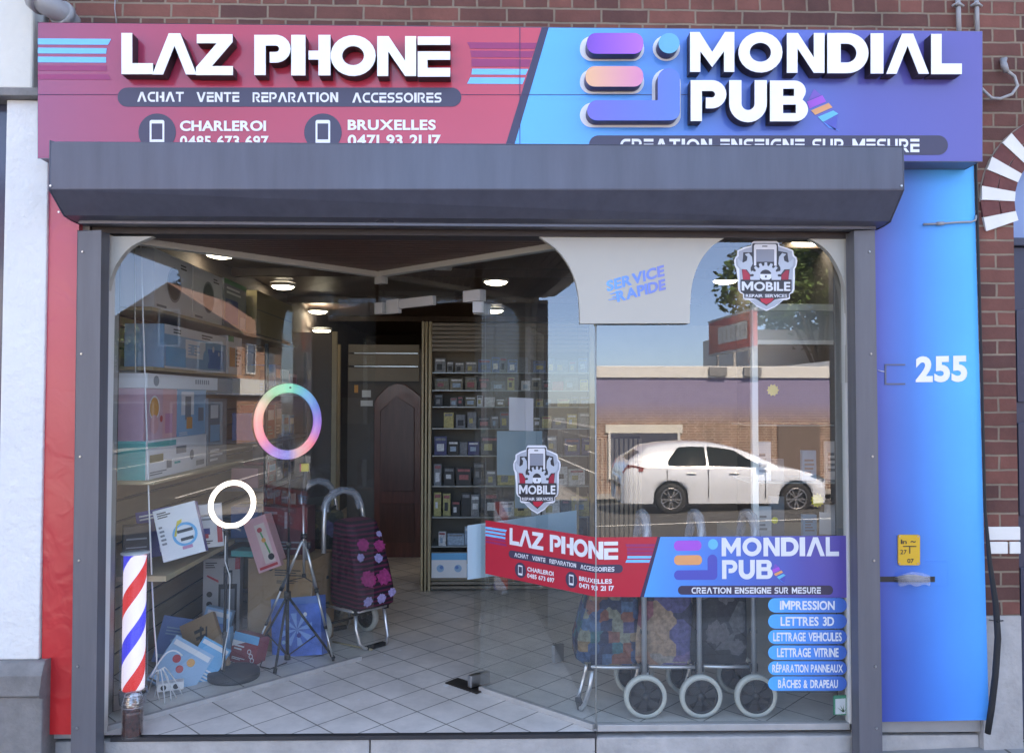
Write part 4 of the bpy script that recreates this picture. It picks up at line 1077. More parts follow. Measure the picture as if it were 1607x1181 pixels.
# shield stickers
def shield(z2):   # coordinates of the enlarged crop
    def P_(pts): return [z2(x, y) for x, y in pts]
    L = []
    outer = [(365,95),(390,75),(715,75),(745,100),(755,140),(860,170),(950,205),(965,280),(1000,310),(1012,360),(995,440),(975,470),(975,620),(968,770),(945,815),(905,830),(905,895),(860,915),(815,915),(700,1010),(570,1072),(440,1010),(320,915),(270,912),(238,890),(238,830),(195,812),(168,770),(160,620),(140,470),(118,430),(110,350),(130,300),(150,285),(155,210),(250,165),(355,140)]
    L.append(('shield_outline', (.80,.82,.88), 0, P_(outer), []))
    grey = [(365,130),(385,100),(720,100),(735,150),(850,190),(930,220),(945,290),(985,330),(985,420),(950,470),(945,760),(920,800),(225,800),(195,760),(185,470),(140,420),(135,330),(175,290),(180,220),(260,185),(355,160)]
    L.append(('grey', (.40,.44,.52), 1, P_(grey), []))
    dark = [(365,235),(370,110),(735,110),(740,215),(870,240),(880,320),(905,460),(885,620),(930,625),(930,790),(890,830),(890,880),(700,905),(570,1000),(420,900),(255,880),(255,830),(205,790),(205,625),(235,620),(215,460),(235,320),(240,235)]
    L.append(('dark', (.035,.035,.045), 2, P_(dark), []))
    L.append(('red', (.50,.02,.05), 3, P_([(225,480),(270,480),(340,560),(335,625),(235,625)]), []))
    L.append(('red', (.42,.02,.05), 3, P_([(890,490),(850,490),(785,560),(785,625),(885,625)]), []))
    L.append(('red', (.60,.02,.05), 3, P_([(480,890),(680,890),(640,940),(570,975),(500,940)]), []))
    L.append(('silver', (.40,.44,.50), 2.5, P_([(330,915),(420,905),(570,1002),(710,905),(810,915),(690,1000),(570,1052),(450,1000)]), []))
    L.append(('phone', (.78,.78,.82), 3, P_([(392,425),(392,140),(410,118),(700,118),(716,140),(716,430),(680,425),(680,195),(425,195),(425,425)]), []))
    L.append(('screen', (.27,.29,.35), 3, P_(rect(428,200,677,370)), []))
    L.append(('speaker', (.03,.03,.04), 4, P_(rect(510,142,585,156)), []))
    wr_ = [(262,262),(320,245),(365,300),(375,400),(345,455),(345,490),(370,545),(340,550),(290,480),(215,475),(170,430),(155,360),(160,315),(195,355),(240,380),(290,355),(300,300)]
    L.append(('wrench', (.50,.56,.64), 3, P_(wr_), []))
    L.append(('wrench', (.50,.56,.64), 3, P_([(1115 - x, y) for x, y in wr_]), []))
    gear = []
    c = (560, 600)
    for k in range(0, 9):
        a0 = 180 + k * 22.5
        for (da, r) in ((0, 175), (3, 222), (12, 222), (15, 175)):
            a_ = a0 + da - 7
            if 176 <= a_ <= 364: gear.append((c[0] + r * math.cos(R(a_)), c[1] + r * math.sin(R(a_))))
    gear = [(345, 628)] + gear + [(775, 628), (645, 628)] + [(560 + 88 * math.cos(R(a_)), 570 + 88 * math.sin(R(a_))) for a_ in range(330, 200, -15)] + [(475, 628)]
    L.append(('gear', (.55,.60,.68), 4, P_(gear), []))
    L.append(('lock', (.80,.83,.88), 5, P_([(482,545),(638,545),(640,600),(610,626),(510,626),(480,600)]), [P_([(550,565),(575,565),(575,595),(550,595)])]))
    L.append(('ribbon', (.035,.035,.045), 6, P_([(205,632),(930,632),(930,800),(205,800)]), []))
    L.append(('ribbon', (.06,.06,.08), 6.5, P_([(262,822),(880,822),(880,884),(262,884)]), []))
    T = []
    for t in place(text_tris('MOBILE', .03, 1.05), 218, 650, 912, 787): T.append([z2(*p) for p in t])
    for t in place(text_tris('REPAIR SERVICES', .02, 1.05), 275, 832, 866, 877): T.append([z2(*p) for p in t])
    return L, T
def put_shield(z2, fn, par, lab):
    L, T = shield(z2)
    L.sort(key=lambda e: e[2])
    mb = MB()
    for i, (nm, c, lev, poly, holes) in enumerate(L):
        mb.m(mat('shield_%s_%d' % (nm, int(c[0] * 100)), c, .35, var=.01)); flat(mb, tris_of(poly, holes), lambda x, y: fn(x, y, .0015 + .0004 * i))
    o = mb.build('shield_sticker', None, par); tag(o, lab)
    mb = MB(); flat(mb, T, lambda x, y: fn(x, y, .0015 + .0004 * (len(L) + 1))); mb.build('lettering', STK['white'], o)
put_shield(lambda x, y: (1140 + x / 9.085, 370 + y / 9.085), Fmap, wf, 'large MOBILE shield sticker high on the front pane')
put_shield(lambda x, y: (805.5 + (x - 112) * 74.5 / 900, 698.5 + (y - 75) * 107.5 / 997), Vmap, wr, 'smaller MOBILE shield sticker on the slanted pane')
# small green card at the window foot
gc = thing('green_card', 'small white card with green edge and leaf motif at the front pane foot', 'card', (PY(1320, 1118, .012).x, .012, .035))
mb = MB().m(mat('card_green', (.04, .33, .20), .4)).prism([xz(x, y, .012) for x, y in ((1308, 1091), (1328, 1090), (1328, 1121), (1308, 1121))], lambda u, v, d: (u, d, v), .012, .016)
mb.build('card', None, gc)
mb = MB(); flat(mb, tris_of([(1311, 1096), (1327, 1095), (1327, 1119), (1311, 1120)]), lambda x, y: PY(x, y, .011)); mb.build('face', PRINT['white'], gc)
mb = MB(); 
for a_ in (-30, 0, 25, 60): flat(mb, tris_of([(1323, 1117), (1323 + 12 * math.sin(R(a_ - 20)), 1117 - 12 * math.cos(R(a_ - 20))), (1325, 1116)]), lambda x, y: PY(x, y, .010))
mb.build('leaf_motif', mat('leaf_green', (.05, .14, .04), .6), gc)

# ================================================================== interior shell
XLW, XRW, YBK, ZC = -2.13, 2.16, 9.3, 2.62
M_floor = slab_mat('floor_tiles', (0.76, 0.695, 0.65), (0.19, 0.17, 0.15), 0.218, 0.218, off=0.0, mort=0.004, rough=.38, bump=.25, rot=R(45), c2=(0.70, 0.64, 0.60))
tp = PZ(497.6, 1137, 0); c45 = math.sqrt(.5)
for n_ in M_floor.node_tree.nodes:
    if n_.type == 'MAPPING': n_.inputs['Location'].default_value = (-(tp.x - tp.y) * c45, -(tp.x + tp.y) * c45, 0)
mb = MB().add([(XLW - .1, -.016, 0), (XRW + .1, -.016, 0), (XRW + .1, YBK + .1, 0), (XLW - .1, YBK + .1, 0)], [(0, 1, 2, 3)])
mb.build('shop_floor', M_floor, kind='structure')
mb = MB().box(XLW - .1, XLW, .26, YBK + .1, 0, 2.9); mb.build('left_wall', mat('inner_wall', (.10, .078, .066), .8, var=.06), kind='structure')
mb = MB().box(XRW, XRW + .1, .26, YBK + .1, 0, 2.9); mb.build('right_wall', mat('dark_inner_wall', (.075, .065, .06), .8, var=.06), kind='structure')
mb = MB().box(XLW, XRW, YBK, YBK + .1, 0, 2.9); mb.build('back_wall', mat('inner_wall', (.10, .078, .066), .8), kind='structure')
M_ceil = mat('dark_timber_ceiling', (.075, .045, .034), .38, var=.25, scale=3, stretch=(9, .6, 1), spec=.5)
mb = MB().box(XLW, XRW, .06, YBK, ZC + .0, ZC + .1)
mb.build('ceiling', M_ceil, kind='structure')
# soffit over the recessed entry: dark red tongue and groove
M_soff = mat('soffit_timber', (.085, .030, .022), .4, var=.3, scale=4, stretch=(1, 14, 1))
mb = MB()
tri = [(A_.x - .1, .0), (B_.x, .0), (APX.x, APX.y)]
nb_ = 22
for i in range(nb_):
    y0, y1 = APX.y * i / nb_ + .004, APX.y * (i + 1) / nb_ - .004
    k0, k1 = y0 / APX.y, y1 / APX.y
    l0 = A_.x + (APX.x - A_.x) * k0; r0 = B_.x + (APX.x - B_.x) * k0; l1 = A_.x + (APX.x - A_.x) * k1; r1 = B_.x + (APX.x - B_.x) * k1
    mb.add([(l0, y0, ZG), (r0, y0, ZG), (r1, y1, ZG), (l1, y1, ZG), (l0, y0, ZG + .02), (r0, y0, ZG + .02), (r1, y1, ZG + .02), (l1, y1, ZG + .02)], [(0,3,2,1),(4,5,6,7),(0,1,5,4),(1,2,6,5),(2,3,7,6),(3,0,4,7)])
mb.build('entry_soffit', M_soff, kind='structure')
mb = MB().box(XLW, XRW, .05, .12, ZG + .04, ZC + .1); mb.build('ceiling_upstand', M_ceil, kind='structure')
mb = MB().add([(A_.x, 0.0, ZG + .03), (B_.x, 0.0, ZG + .03), (APX.x, APX.y + .03, ZG + .03)], [(0, 1, 2)]); mb.build('soffit_deck', M_ceil, kind='structure')
fr2 = thing('wooden_jamb', 'reddish brown wooden jamb inside the left corner behind the barber pole', 'jamb', (-2.0, .2, 0))
MB().box(-2.12, -2.0, .262, .33, 0, ZG).build('jamb_post', mat('jamb_wood', (.13, .06, .04), .5, var=.25, scale=5, stretch=(6, 6, .6)), fr2, bevel=.003)
# side reveals of the front corners
mb = MB().box(XLW, xg0 - .02, .251, .26, 0, 2.9).box(xg1 + .02, XRW, .251, .26, 0, 2.9); mb.build('corner_reveal', mat('inner_wall', (.10, .078, .066), .8), kind='structure')
# ceiling beams
for i, y in enumerate((1.32, 2.62, 4.35, 6.3)):
    mb = MB().box(XLW + .001, XRW - .001, y, y + .09, ZC - .07, ZC - .001)
    tag(mb.build('ceiling_beam', M_ceil, bevel=.004), '%s dark timber beam across the shop ceiling' % ('nearest', 'second', 'third', 'farthest')[i], 'beam', 'beams across the shop ceiling')
# ceiling lamps
M_led = emit_mat('led_disc', (0.90, 0.97, 1.0), 4.6)
def lamp(px, py, lab, z=None):
    p = PZ(px, py, ZC - .035 if z is None else z)
    t = thing('ceiling_lamp', lab, 'ceiling lamp', (p.x, p.y, p.z), 'round ceiling lamps')
    MB().lathe((p.x, p.y, p.z - .0), (0, 0, 1), [(.100, .002), (.113, .0), (.115, .01), (.115, .034)], 32).build('housing', M_white_pl, t)
    MB().lathe((p.x, p.y, p.z - .004), (0, 0, 1), [(.0005, -.022), (.05, -.018), (.085, -.008), (.099, .006)], 32).build('diffuser', M_led, t)
for px, py, lab in ((346, 400, 'round ceiling lamp nearest the left window corner'), (444, 450, 'round ceiling lamp above the ring light, second from the left corner'),
                    (499, 489, 'round ceiling lamp in the middle of the left row, third back'), (505, 519, 'small far ceiling lamp at the back of the left row'),
                    (778, 443, 'round ceiling lamp above the door, the nearer of two'), (776, 488, 'round ceiling lamp behind the door fitting, the farther of two'),
                    (1138, 441, 'round ceiling lamp behind the arch left of the shield sticker'), (1267, 380, 'round ceiling lamp above and right of the shield sticker')):
    lamp(px, py, lab, 2.34 if py == 519 else 2.54 if py == 489 else None)
# camera dome / projector
sc_ = PY(693, 417, 2.2)
cm = thing('ceiling_camera', 'white oblong device hung from the ceiling above the door', 'security camera', tuple(sc_))
M_ = Matrix.Translation(sc_) @ Matrix.Rotation(R(-14), 4, 'Z') @ Matrix.Rotation(R(4), 4, 'Y')
mb = MB(M_).box(-.075, .075, -.05, .05, -.03, .025); mb.build('body', M_white_pl, cm, bevel=.015)
mb = MB(M_).cyl((.0, 0, .0255), (0, 0, 1), .012, .12, 12); mb.build('stem', M_white_pl, cm)

# ================================================================== interior fittings
def slatwall(mb_f, mb_b, fn, u0, u1, z0, z1, pitch=.10, gap=.008):
    """fn(u, d, z): horizontal boards with grooves; d is depth off the backing"""
    z = z0
    while z < z1 - .02:
        zz = min(z + pitch - gap, z1)
        p = [fn(u, d, q) for q in (z, zz) for (u, d) in ((u0, .004), (u1, .004), (u1, .016), (u0, .016))]
        mb_f.add(p, [(0,3,2,1),(4,5,6,7),(0,1,5,4),(1,2,6,5),(2,3,7,6),(3,0,4,7)])
        z += pitch
    p = [fn(u, d, q) for q in (z0, z1) for (u, d) in ((u0, 0), (u1, 0), (u1, .004), (u0, .004))]
    mb_b.add(p, [(0,3,2,1),(4,5,6,7),(0,1,5,4),(1,2,6,5),(2,3,7,6),(3,0,4,7)])
sw = thing('slatwall', 'maple slatwall lining the left side of the shop behind the window', 'slatwall', (XLW, .3, 0))
f_, b_ = MB(), MB(); slatwall(f_, b_, lambda u, d, z: (XLW + .002 + d, u, z), .335, 3.55, 0.02, 2.02, .122, .016)
f_.build('boards', M_slat, sw); b_.build('backing', M_slat_dk, sw)
def shelf(lab, x0, x1, y0, y1, z, t=.02, m=None, grp=None):
    mb = MB().box(x0, x1, y0, y1, z - t, z); return tag(mb.build('shelf_board', m or M_beige_wood, bevel=.002), lab, 'shelf', grp)
XS0 = XLW + .019
shelf('top shelf board of the left slatwall carrying the speaker boxes', XS0, -1.83, .48, 3.5, 2.05)
shelf('shelf board of the left slatwall carrying the long blue and white box', XS0, -1.83, .5, 2.2, 1.73)
shelf('shelf board of the left slatwall carrying the teal edged boxes', XS0, -1.73, .3, 1.75, 1.14)
shelf('low shelf board of the left slatwall under the tilted ring light boxes', XS0, -1.66, .3, 1.35, .66, .028)

def carton(lab, pos, w, h, t, m, yaw=0, lean=0, roll=0, prints=(), side=None, cat='box', group=None, name='carton'):
    """box seen from its front face; pos = middle of its bottom front edge"""
    M_ = Matrix.Translation(pos) @ Matrix.Rotation(R(yaw), 4, 'Z') @ Matrix.Rotation(R(roll), 4, 'Y') @ Matrix.Rotation(R(-lean), 4, 'X')
    th = thing(name, lab, cat, tuple(pos), group)
    mb = MB(M_).m(m).box(-w/2, w/2, 0, t, 0, h)
    if side: mb.m(side).box(-w/2 - .0012, -w/2 - .0002, .001, t - .001, .001, h - .001).box(w/2 + .0002, w/2 + .0012, .001, t - .001, .001, h - .001)
    mb.build('box_body', None, th)
    keys = {}
    for i, p in enumerate(prints):
        hh = -.0012 - .0004 * i
        fn = lambda x, y: M_ @ Vector((x, hh, y))
        mb = MB(M_)
        f2 = lambda x, y: Vector((x, hh, y))
        if p[0] == 'r': flat(mb, tris_of(rect(p[1]*w - w/2, p[2]*h, p[3]*w - w/2, p[4]*h)), f2)
        elif p[0] == 'c': flat(mb, tris_of(arc(p[1]*w - w/2, p[2]*h, p[3], 0, 345, 24)), f2)
        elif p[0] == 'o': flat(mb, tris_of(arc(p[1]*w - w/2, p[2]*h, p[3], 0, 345, 24), [arc(p[1]*w - w/2, p[2]*h, p[3]*p[5], 0, 345, 24)]), f2)
        elif p[0] == 'b':   # a block of small print lines
            n = p[5]
            for k in range(n):
                v = p[2] + (p[4] - p[2]) * (k + .15) / n; rr = random.uniform(.55, 1)
                flat(mb, tris_of(rect(p[1]*w - w/2, v*h, (p[1] + (p[3]-p[1])*rr)*w - w/2, (v + (p[4]-p[2])*.5/n)*h)), f2)
        elif p[0] == 'p': flat(mb, tris_of([(a*w - w/2, b*h) for a, b in p[1]]), f2)
        key = p[-1] if not isinstance(p[-1], (int, float)) else p[-2]
        keys.setdefault(key, MB(M_)); kk = keys[key]
        o = len(kk.v); kk.v += mb.v; kk.f += [[o + j for j in f] for f in mb.f]; kk.fm += [0] * len(mb.f)
    for key, mb in keys.items(): mb.build('print', key, th)
    return th
cW = mat('box_white', (.74, .74, .76), .45, var=.03); cB = mat('box_blue', (.09, .22, .52), .45, var=.05); cNavy = mat('box_navy', (.03, .035, .24), .45, var=.05)
cT = mat('box_teal', (.05, .42, .40), .45, var=.04); cP = mat('box_pink', (.70, .36, .38), .45, var=.05); cR = mat('box_dark_red', (.30, .03, .05), .45, var=.08)
cK = mat('box_black', (.02, .02, .022), .4, var=.1); cG = mat('box_grey', (.22, .23, .25), .5, var=.06); cLB = mat('box_light_blue', (.25, .46, .66), .45, var=.04)
cY = mat('box_yellow', (.62, .48, .03), .45, var=.06); cGr = mat('box_green', (.05, .30, .10), .45, var=.05); cO = mat('box_orange', (.75, .32, .07), .45, var=.05)
cMag = mat('box_magenta', (.56, .22, .36), .45, var=.05); cOl = mat('box_olive', (.26, .21, .10), .6, var=.06); cCy = mat('box_cyan', (.06, .40, .68), .45, var=.05)
cInk = mat('print_ink', (.05, .045, .04), .5, var=.05); cRed = mat('print_bright_red', (.55, .03, .04), .4, var=.03)
XF = -1.86
spk = lambda: [('c', .5, .5, .088, cK), ('o', .5, .5, .102, cG, .86), ('b', .66, .82, .9, .93, 2, cInk), ('r', .06, .05, .3, .09, cG)]
carton('white speaker box with a round black speaker, nearest the window corner on the top shelf', (XF, .84, 2.051), .54, .33, .24, cW, 90, prints=spk())
carton('white speaker box with a round black speaker, second along the top shelf', (XF, 1.385, 2.051), .52, .33, .24, cW, 90, prints=spk())
carton('grey printed box with a green top edge beside the speaker boxes', (XF, 1.92, 2.051), .48, .34, .24, cG, 90, prints=[('r', 0, .9, 1, 1, cGr), ('b', .1, .7, .9, .88, 2, cW), ('r', .05, .1, .6, .6, cNavy), ('r', .7, .05, .95, .3, cW)])
carton('long olive brown carton at the end of the top shelf', (XF + .06, 2.75, 2.051), 1.05, .33, .28, cOl, 90, prints=[('r', 0, .55, 1, .57, cInk)])
carton('long box with a white band over blue artwork on the second shelf', (XF, 1.22, 1.731), 1.02, .25, .22, cLB, 90, prints=[('r', .3, .3, .62, .74, cW), ('r', .66, .1, .95, .6, cB), ('b', .34, .36, .58, .66, 4, cLB), ('r', 0, .78, 1, 1, cW), ('b', .12, .82, .3, .95, 2, cInk), ('b', .55, .82, .75, .95, 2, cInk), ('r', .02, .05, .3, .5, cCy), ('r', 0, 0, 1, .05, cW), ('c', .75, .6, .02, cW), ('c', .85, .5, .014, cW), ('c', .62, .35, .05, cLB), ('c', .4, .5, .03, cLB)])
carton('white and green upright box at the far end of the second shelf', (XF, 1.92, 1.731), .3, .27, .22, cW, 90, prints=[('r', 0, .85, .4, 1, cGr), ('r', .1, .2, .5, .7, cO), ('b', .55, .2, .95, .7, 5, cInk)])
XF2 = -1.78
carton('wide white box with teal ends and small product pictures on the third shelf', (XF2, .74, 1.141), .84, .20, .30, cW, 90, prints=[('r', .02, .80, .45, .95, cT), ('r', .05, .42, .25, .62, cOl), ('r', .3, .2, .38, .42, cG), ('r', .45, .55, .62, .75, cG), ('c', .72, .45, .03, cG), ('r', .42, .28, .52, .34, cT), ('b', .05, .08, .3, .2, 2, cG), ('r', .8, .1, .95, .25, cG)], side=cT)
carton('small blue and white upright box beside the teal edged box', (XF2, 1.36, 1.141), .34, .42, .25, cG, 90, prints=[('r', .1, .35, .6, .6, cLB), ('r', .1, .7, .5, .9, cW), ('b', .1, .05, .8, .25, 3, cW)])
carton('magenta and pink toy box standing on the teal edged box', (XF2 - .02, .54, 1.342), .42, .27, .22, mat('box_rose', (.62, .38, .46), .45), 90, prints=[('r', .55, 0, 1, 1, cP), ('c', .3, .62, .055, cO), ('o', .3, .62, .065, cW, .85), ('c', .3, .3, .05, cP), ('r', .62, .1, .85, .5, cMag), ('c', .5, .4, .018, cRed)])
carton('pale blue box with a grey figure picture on the teal edged box', (XF2 - .02, .98, 1.342), .44, .27, .22, cLB, 90, prints=[('r', .12, .45, .55, .95, cW), ('r', .25, .35, .45, .85, cG), ('r', .3, .15, .5, .4, cO), ('r', .65, .2, .95, .8, cLB), ('r', .7, .3, .9, .6, cG), ('b', .05, .02, .5, .1, 2, cW)])
lbx = thing('name_board', 'narrow white name board on top of the pink and pale blue boxes', 'board', (XF2, .95, 1.613))
MB().box(XF2 - .2, XF2 - .005, .34, 1.36, 1.613, 1.69).build('board', cW, lbx)
mb = MB(); flat(mb, tris_of(arc(.44, 1.652, .035, 0, 340, 16, .028)) + sum([tris_of(rect(.98 + .034 * k, 1.645, .98 + .034 * k + .022, 1.672)) for k in range(7)], []), lambda u, v: Vector((XF2 - .0035, u, v))); mb.build('print', cG, lbx)
# boxes on the low shelf
carton('tilted white and navy box showing a multicolour ring light, on the low shelf', PY(290, 873, .40), .21, .27, .09, cW, 14, 10, -14, [('o', .62, .42, .062, cCy, .78), ('p', [(.36,.42),(.5,.7),(.62,.72),(.6,.66),(.48,.6),(.42,.42)], cY), ('r', .45, .46, .82, .52, cK), ('r', .5, .3, .8, .36, cK), ('b', .08, .82, .42, .95, 3, cInk), ('b', .06, .3, .2, .7, 5, cG), ('r', .5, .14, .74, .2, cMag)], side=cNavy)
carton('navy box with white pictograms behind the tilted ring light box', PY(250, 872, .52), .17, .25, .08, cNavy, 14, 6, -10, [('r', .55, .08, .72, .22, cW), ('r', .78, .08, .95, .22, cW), ('r', .55, .28, .72, .42, cW), ('r', .78, .28, .95, .42, cW), ('r', .5, .55, .9, .72, cK), ('b', .1, .8, .8, .94, 2, cW)])
carton('white box with red stripe and phone holder picture at the right end of low shelf', PY(326, 859, .72), .17, .24, .10, cW, 18, 4, -4, [('r', .82, .1, .98, .62, cRed), ('b', .12, .62, .8, .8, 2, cG), ('r', .3, .3, .6, .45, cNavy), ('r', .35, .22, .55, .32, cRed), ('b', .1, .08, .8, .18, 2, cInk)])
carton('small dark electronics box at the left of the low shelf', PY(214, 868, .34) , .12, .14, .08, cK, 30, 0, 0, [('r', .1, .5, .9, .56, cG), ('r', .1, .2, .9, .24, cG)])
# floor goods behind the left pane
def atfloor(px, py): p = PZ(px, py, 0.0015); return p
carton('tall pale box with a dark suitcase picture against the left slatwall', atfloor(346, 1003), .23, .52, .12, mat('box_pale', (.48,.46,.46), .5), 8, 2, 0, [('r', .42, .08, .92, .68, cK), ('r', .48, .12, .86, .62, cG), ('r', .55, .68, .58, .84, cK), ('r', .76, .68, .79, .84, cK), ('r', .55, .82, .79, .85, cK), ('r', .86, .86, 1, 1, cRed), ('b', .06, .88, .4, .96, 3, cInk), ('c', .18, .56, .018, cK), ('c', .18, .44, .018, cK), ('c', .18, .32, .018, cK), ('c', .18, .2, .018, cK), ('p', [(.1,.78),(.42,.7),(.42,.73),(.12,.8)], cRed)])
big = carton('large brown carton with small black printing behind the tripods', atfloor(438, 1022), .42, .565, .36, M_carton, -10, 0, 0, [('b', .42, .82, .92, .90, 3, cInk), ('c', .35, .9, .016, cInk), ('b', .45, .74, .8, .78, 2, cInk)])
zc_ = .5675
carton('pink doll box leaning on top of the large brown carton', PY(424, 893, 1.13), .15, .33, .10, cP, -6, 4, -21, [('r', .4, .12, .85, .86, mat('box_pale_pink', (.72,.55,.50), .45)), ('c', .58, .75, .016, cRed), ('p', [(.55,.7),(.62,.72),(.75,.3),(.68,.28)], cGr), ('c', .72, .22, .02, cK), ('c', .62, .55, .014, cO), ('r', .1, .04, .9, .09, cRed)])
carton('dark maroon box with pale lettering strokes behind the pink box', (PY(448, 870, 1.35).x, 1.32, zc_ + .0), .30, .30, .15, mat('box_maroon', (.10, .02, .028), .45), -6, 0, 0, [('b', .1, .1, .9, .3, 3, cG), ('p', [(.1,.55),(.3,.55),(.14,.85),(.34,.85),(.34,.9),(.06,.9),(.06,.84),(.22,.6),(.1,.6)], cG), ('r', .5, .55, .56, .9, cG)])
carton('black box with small dots behind the floral trolley', (PY(478, 870, 1.6).x, 1.7, .0015), .3, .8, .2, cK, 0, 0, 0, [('c', .2, .8, .006, cW), ('c', .3, .8, .006, cW), ('b', .1, .85, .8, .95, 3, cT)])
carton('flat teal box on the left rear corner of the large carton', (PY(390, 880, 1.3).x - .02, 1.25, zc_), .16, .035, .14, cT, -10)
carton('small red and white box with round pictures at the foot of the large carton', atfloor(378, 1041), .18, .17, .10, cR, -22, 12, 6, [('r', 0, .72, 1, 1, cCy), ('p', [(0,.72),(.5,.72),(0,.5)], cW), ('b', .1, .42, .6, .62, 2, cW), ('o', .72, .45, .014, cW, .7), ('o', .82, .32, .014, cW, .7), ('o', .9, .2, .014, cW, .7), ('b', .1, .1, .7, .2, 2, cW)])
carton('brown paper carton with black script leaning tilted on the blue boxes', atfloor(333, 1057), .20, .33, .045, M_carton, 6, 22, -24, [('b', .35, .62, .7, .85, 2, cInk), ('p', [(.4,.5),(.46,.52),(.6,.84),(.54,.84)], cInk), ('p', [(.55,.5),(.6,.5),(.75,.8),(.7,.8)], cInk), ('b', .3, .2, .85, .38, 3, cInk)])
carton('light blue game box with red round pictures lying against the slatwall', atfloor(262, 1082), .24, .26, .05, cLB, 14, 30, 34, [('c', .3, .6, .022, cRed), ('c', .62, .66, .022, cO), ('c', .48, .45, .02, cRed), ('r', .02, .02, .98, .06, cInk), ('r', .05, .82, .95, .93, cW)])
carton('deep blue flat box standing behind the game boxes', atfloor(285, 1044), .34, .26, .05, cB, 10, 14, 12, [('r', .04, .1, .96, .18, cLB), ('b', .1, .6, .5, .8, 3, cLB)])
carton('cyan box with white lettering lines under the brown paper carton', atfloor(303, 1070), .17, .23, .05, cCy, 4, 24, 30, [('b', .55, .1, .9, .4, 4, cW), ('r', .05, .85, .95, .95, cW)])
carton('slim pale box with four round product photos tilted among the blue boxes', atfloor(300, 1073), .055, .27, .03, cLB, 6, 18, -26, [('c', .5, .88, .017, cG), ('c', .5, .66, .017, cG), ('c', .5, .42, .017, cG), ('c', .5, .18, .017, cG), ('o', .5, .42, .022, cW, .85), ('o', .5, .66, .022, cW, .85)])
carton('light blue box corner rising behind the brown paper carton', atfloor(322, 1034), .16, .30, .06, cLB, 0, 5, 14, [('r', .1, .86, .9, .95, cW)])
carton('bright cyan small box between the brown paper carton and the red box', atfloor(345, 1032), .14, .17, .06, cCy, 0, 5, -6, [('r', .1, .7, .9, .9, cW)])
mfl = mat('blue_flower_print', (.05, .17, .55), .35, var=.5, scale=9)
pr = [('r', .0, .88, 1, 1, cB)]
for k in range(8):
    a_ = k * 45
    pr.append(('p', [(.52, .45), (.52 + .30*math.cos(R(a_)), .45 + .28*math.sin(R(a_))), (.52 + .33*math.cos(R(a_ + 22)), .45 + .3*math.sin(R(a_ + 22)))], mat('blue_petal_print', (.20, .40, .74), .35)))
pr += [('c', .56, .35, .014, cNavy), ('c', .35, .62, .01, cW), ('c', .7, .7, .012, cW), ('c', .25, .25, .012, cLB)]
carton('blue box with a pale star flower pattern standing behind the tripod legs', atfloor(466, 1029), .325, .345, .08, mfl, -12, 9, -7, pr)
# power strip and cables
ps = thing('power_strip', 'white power strip with a tangle of white cables at the barber pole', 'power strip', tuple(atfloor(268, 1090)))
c0 = atfloor(266, 1087)
M_ = Matrix.Translation(c0 + Vector((0, 0, .02))) @ Matrix.Rotation(R(22), 4, 'Z')
mb = MB(M_).box(-.06, .07, -.028, .028, 0, .042); mb.build('body', M_white_pl, ps, bevel=.005)
mb = MB(M_).m(M_black)
for k in (-.03, .03): mb.cyl((k, -.0282, .021), (0, -1, 0), .014, .0006, 16)
build_each(mb, 'socket', cG, ps)
mb = MB()
rnd = random.Random(3)
for k in range(7):
    a0 = PY(246 + 2*k, 1052 - k, .30); b1 = atfloor(232 + 9 * k, 1108 - 5 * abs(k - 3) - 4); mid = (a0 + b1) / 2 + Vector((.03 * math.sin(k * 2.1), .0, .03))
    if b1.y < .2: b1.y = .2
    pts = []
    for i in range(9):
        t = i / 8; pts.append(a0 * (1-t)**2 + mid * 2*t*(1-t) + b1 * t*t)
    mb.tube(pts, .003, 6)
pts = []
for i in range(11):
    t = i / 10; pts.append(PY(236 + 50 * t, 1062 - 42 * math.sin(t * 2.2), .31 + .05 * t))
mb.tube(pts, .004, 6)
mb.build('cables', M_white_pl, ps)
cbl = MB().tube([PY(x, y, .34) for x, y in ((221, 385), (224, 480), (227, 580), (231, 700), (234, 800), (238, 900), (242, 980), (246, 1030), (246, 1058))], .0042, 8)
tag(cbl.build('white_cable', M_white_pl), 'long white cable hanging from the ceiling behind the left pane', 'cable')
cbl = MB().tube([PY(x, y, .36) for x, y in ((211, 385), (212, 500), (213, 620), (213, 700))], .0035, 8)
tag(cbl.build('white_cable', mat('ivory_cable', (.5, .48, .42), .5)), 'short ivory cable left of the long white one', 'cable')
cbl = MB().tube([atfloor(x, y) + Vector((0, 0, .004)) for x, y in ((300, 1066), (322, 1060), (334, 1052), (352, 1042), (368, 1038), (392, 1034), (412, 1036), (408, 1046), (424, 1050), (450, 1040))], .003, 6)
tag(cbl.build('black_cable', M_black_rub), 'thin black cable winding over the floor between ring light base and tripod', 'cable')
stk_ = MB().tube([atfloor(522, 1008) + Vector((0, 0, .008)), atfloor(584, 1021) + Vector((0, 0, .008))], .006, 8)
tag(stk_.build('wooden_stick', M_beige_wood), 'thin pale wooden stick lying on the floor by the trolley', 'stick')
scr = MB()
for (px, py, r_) in ((628, 1020, .012), (604, 1028, .008), (563, 1098, .006), (700, 1076, .016)):
    c_ = atfloor(px, py); scr.add([(c_.x + r_ * math.cos(a_) * (1 + .4 * math.sin(3 * a_)), c_.y + r_ * math.sin(a_), .003 + .002 * (i % 2)) for i, a_ in enumerate([k * .785 for k in range(8)])], [tuple(range(8))])
o = scr.build('litter', cW); o['kind'] = 'stuff'; tag(o, 'small white scraps of litter on the tiled floor', 'litter')
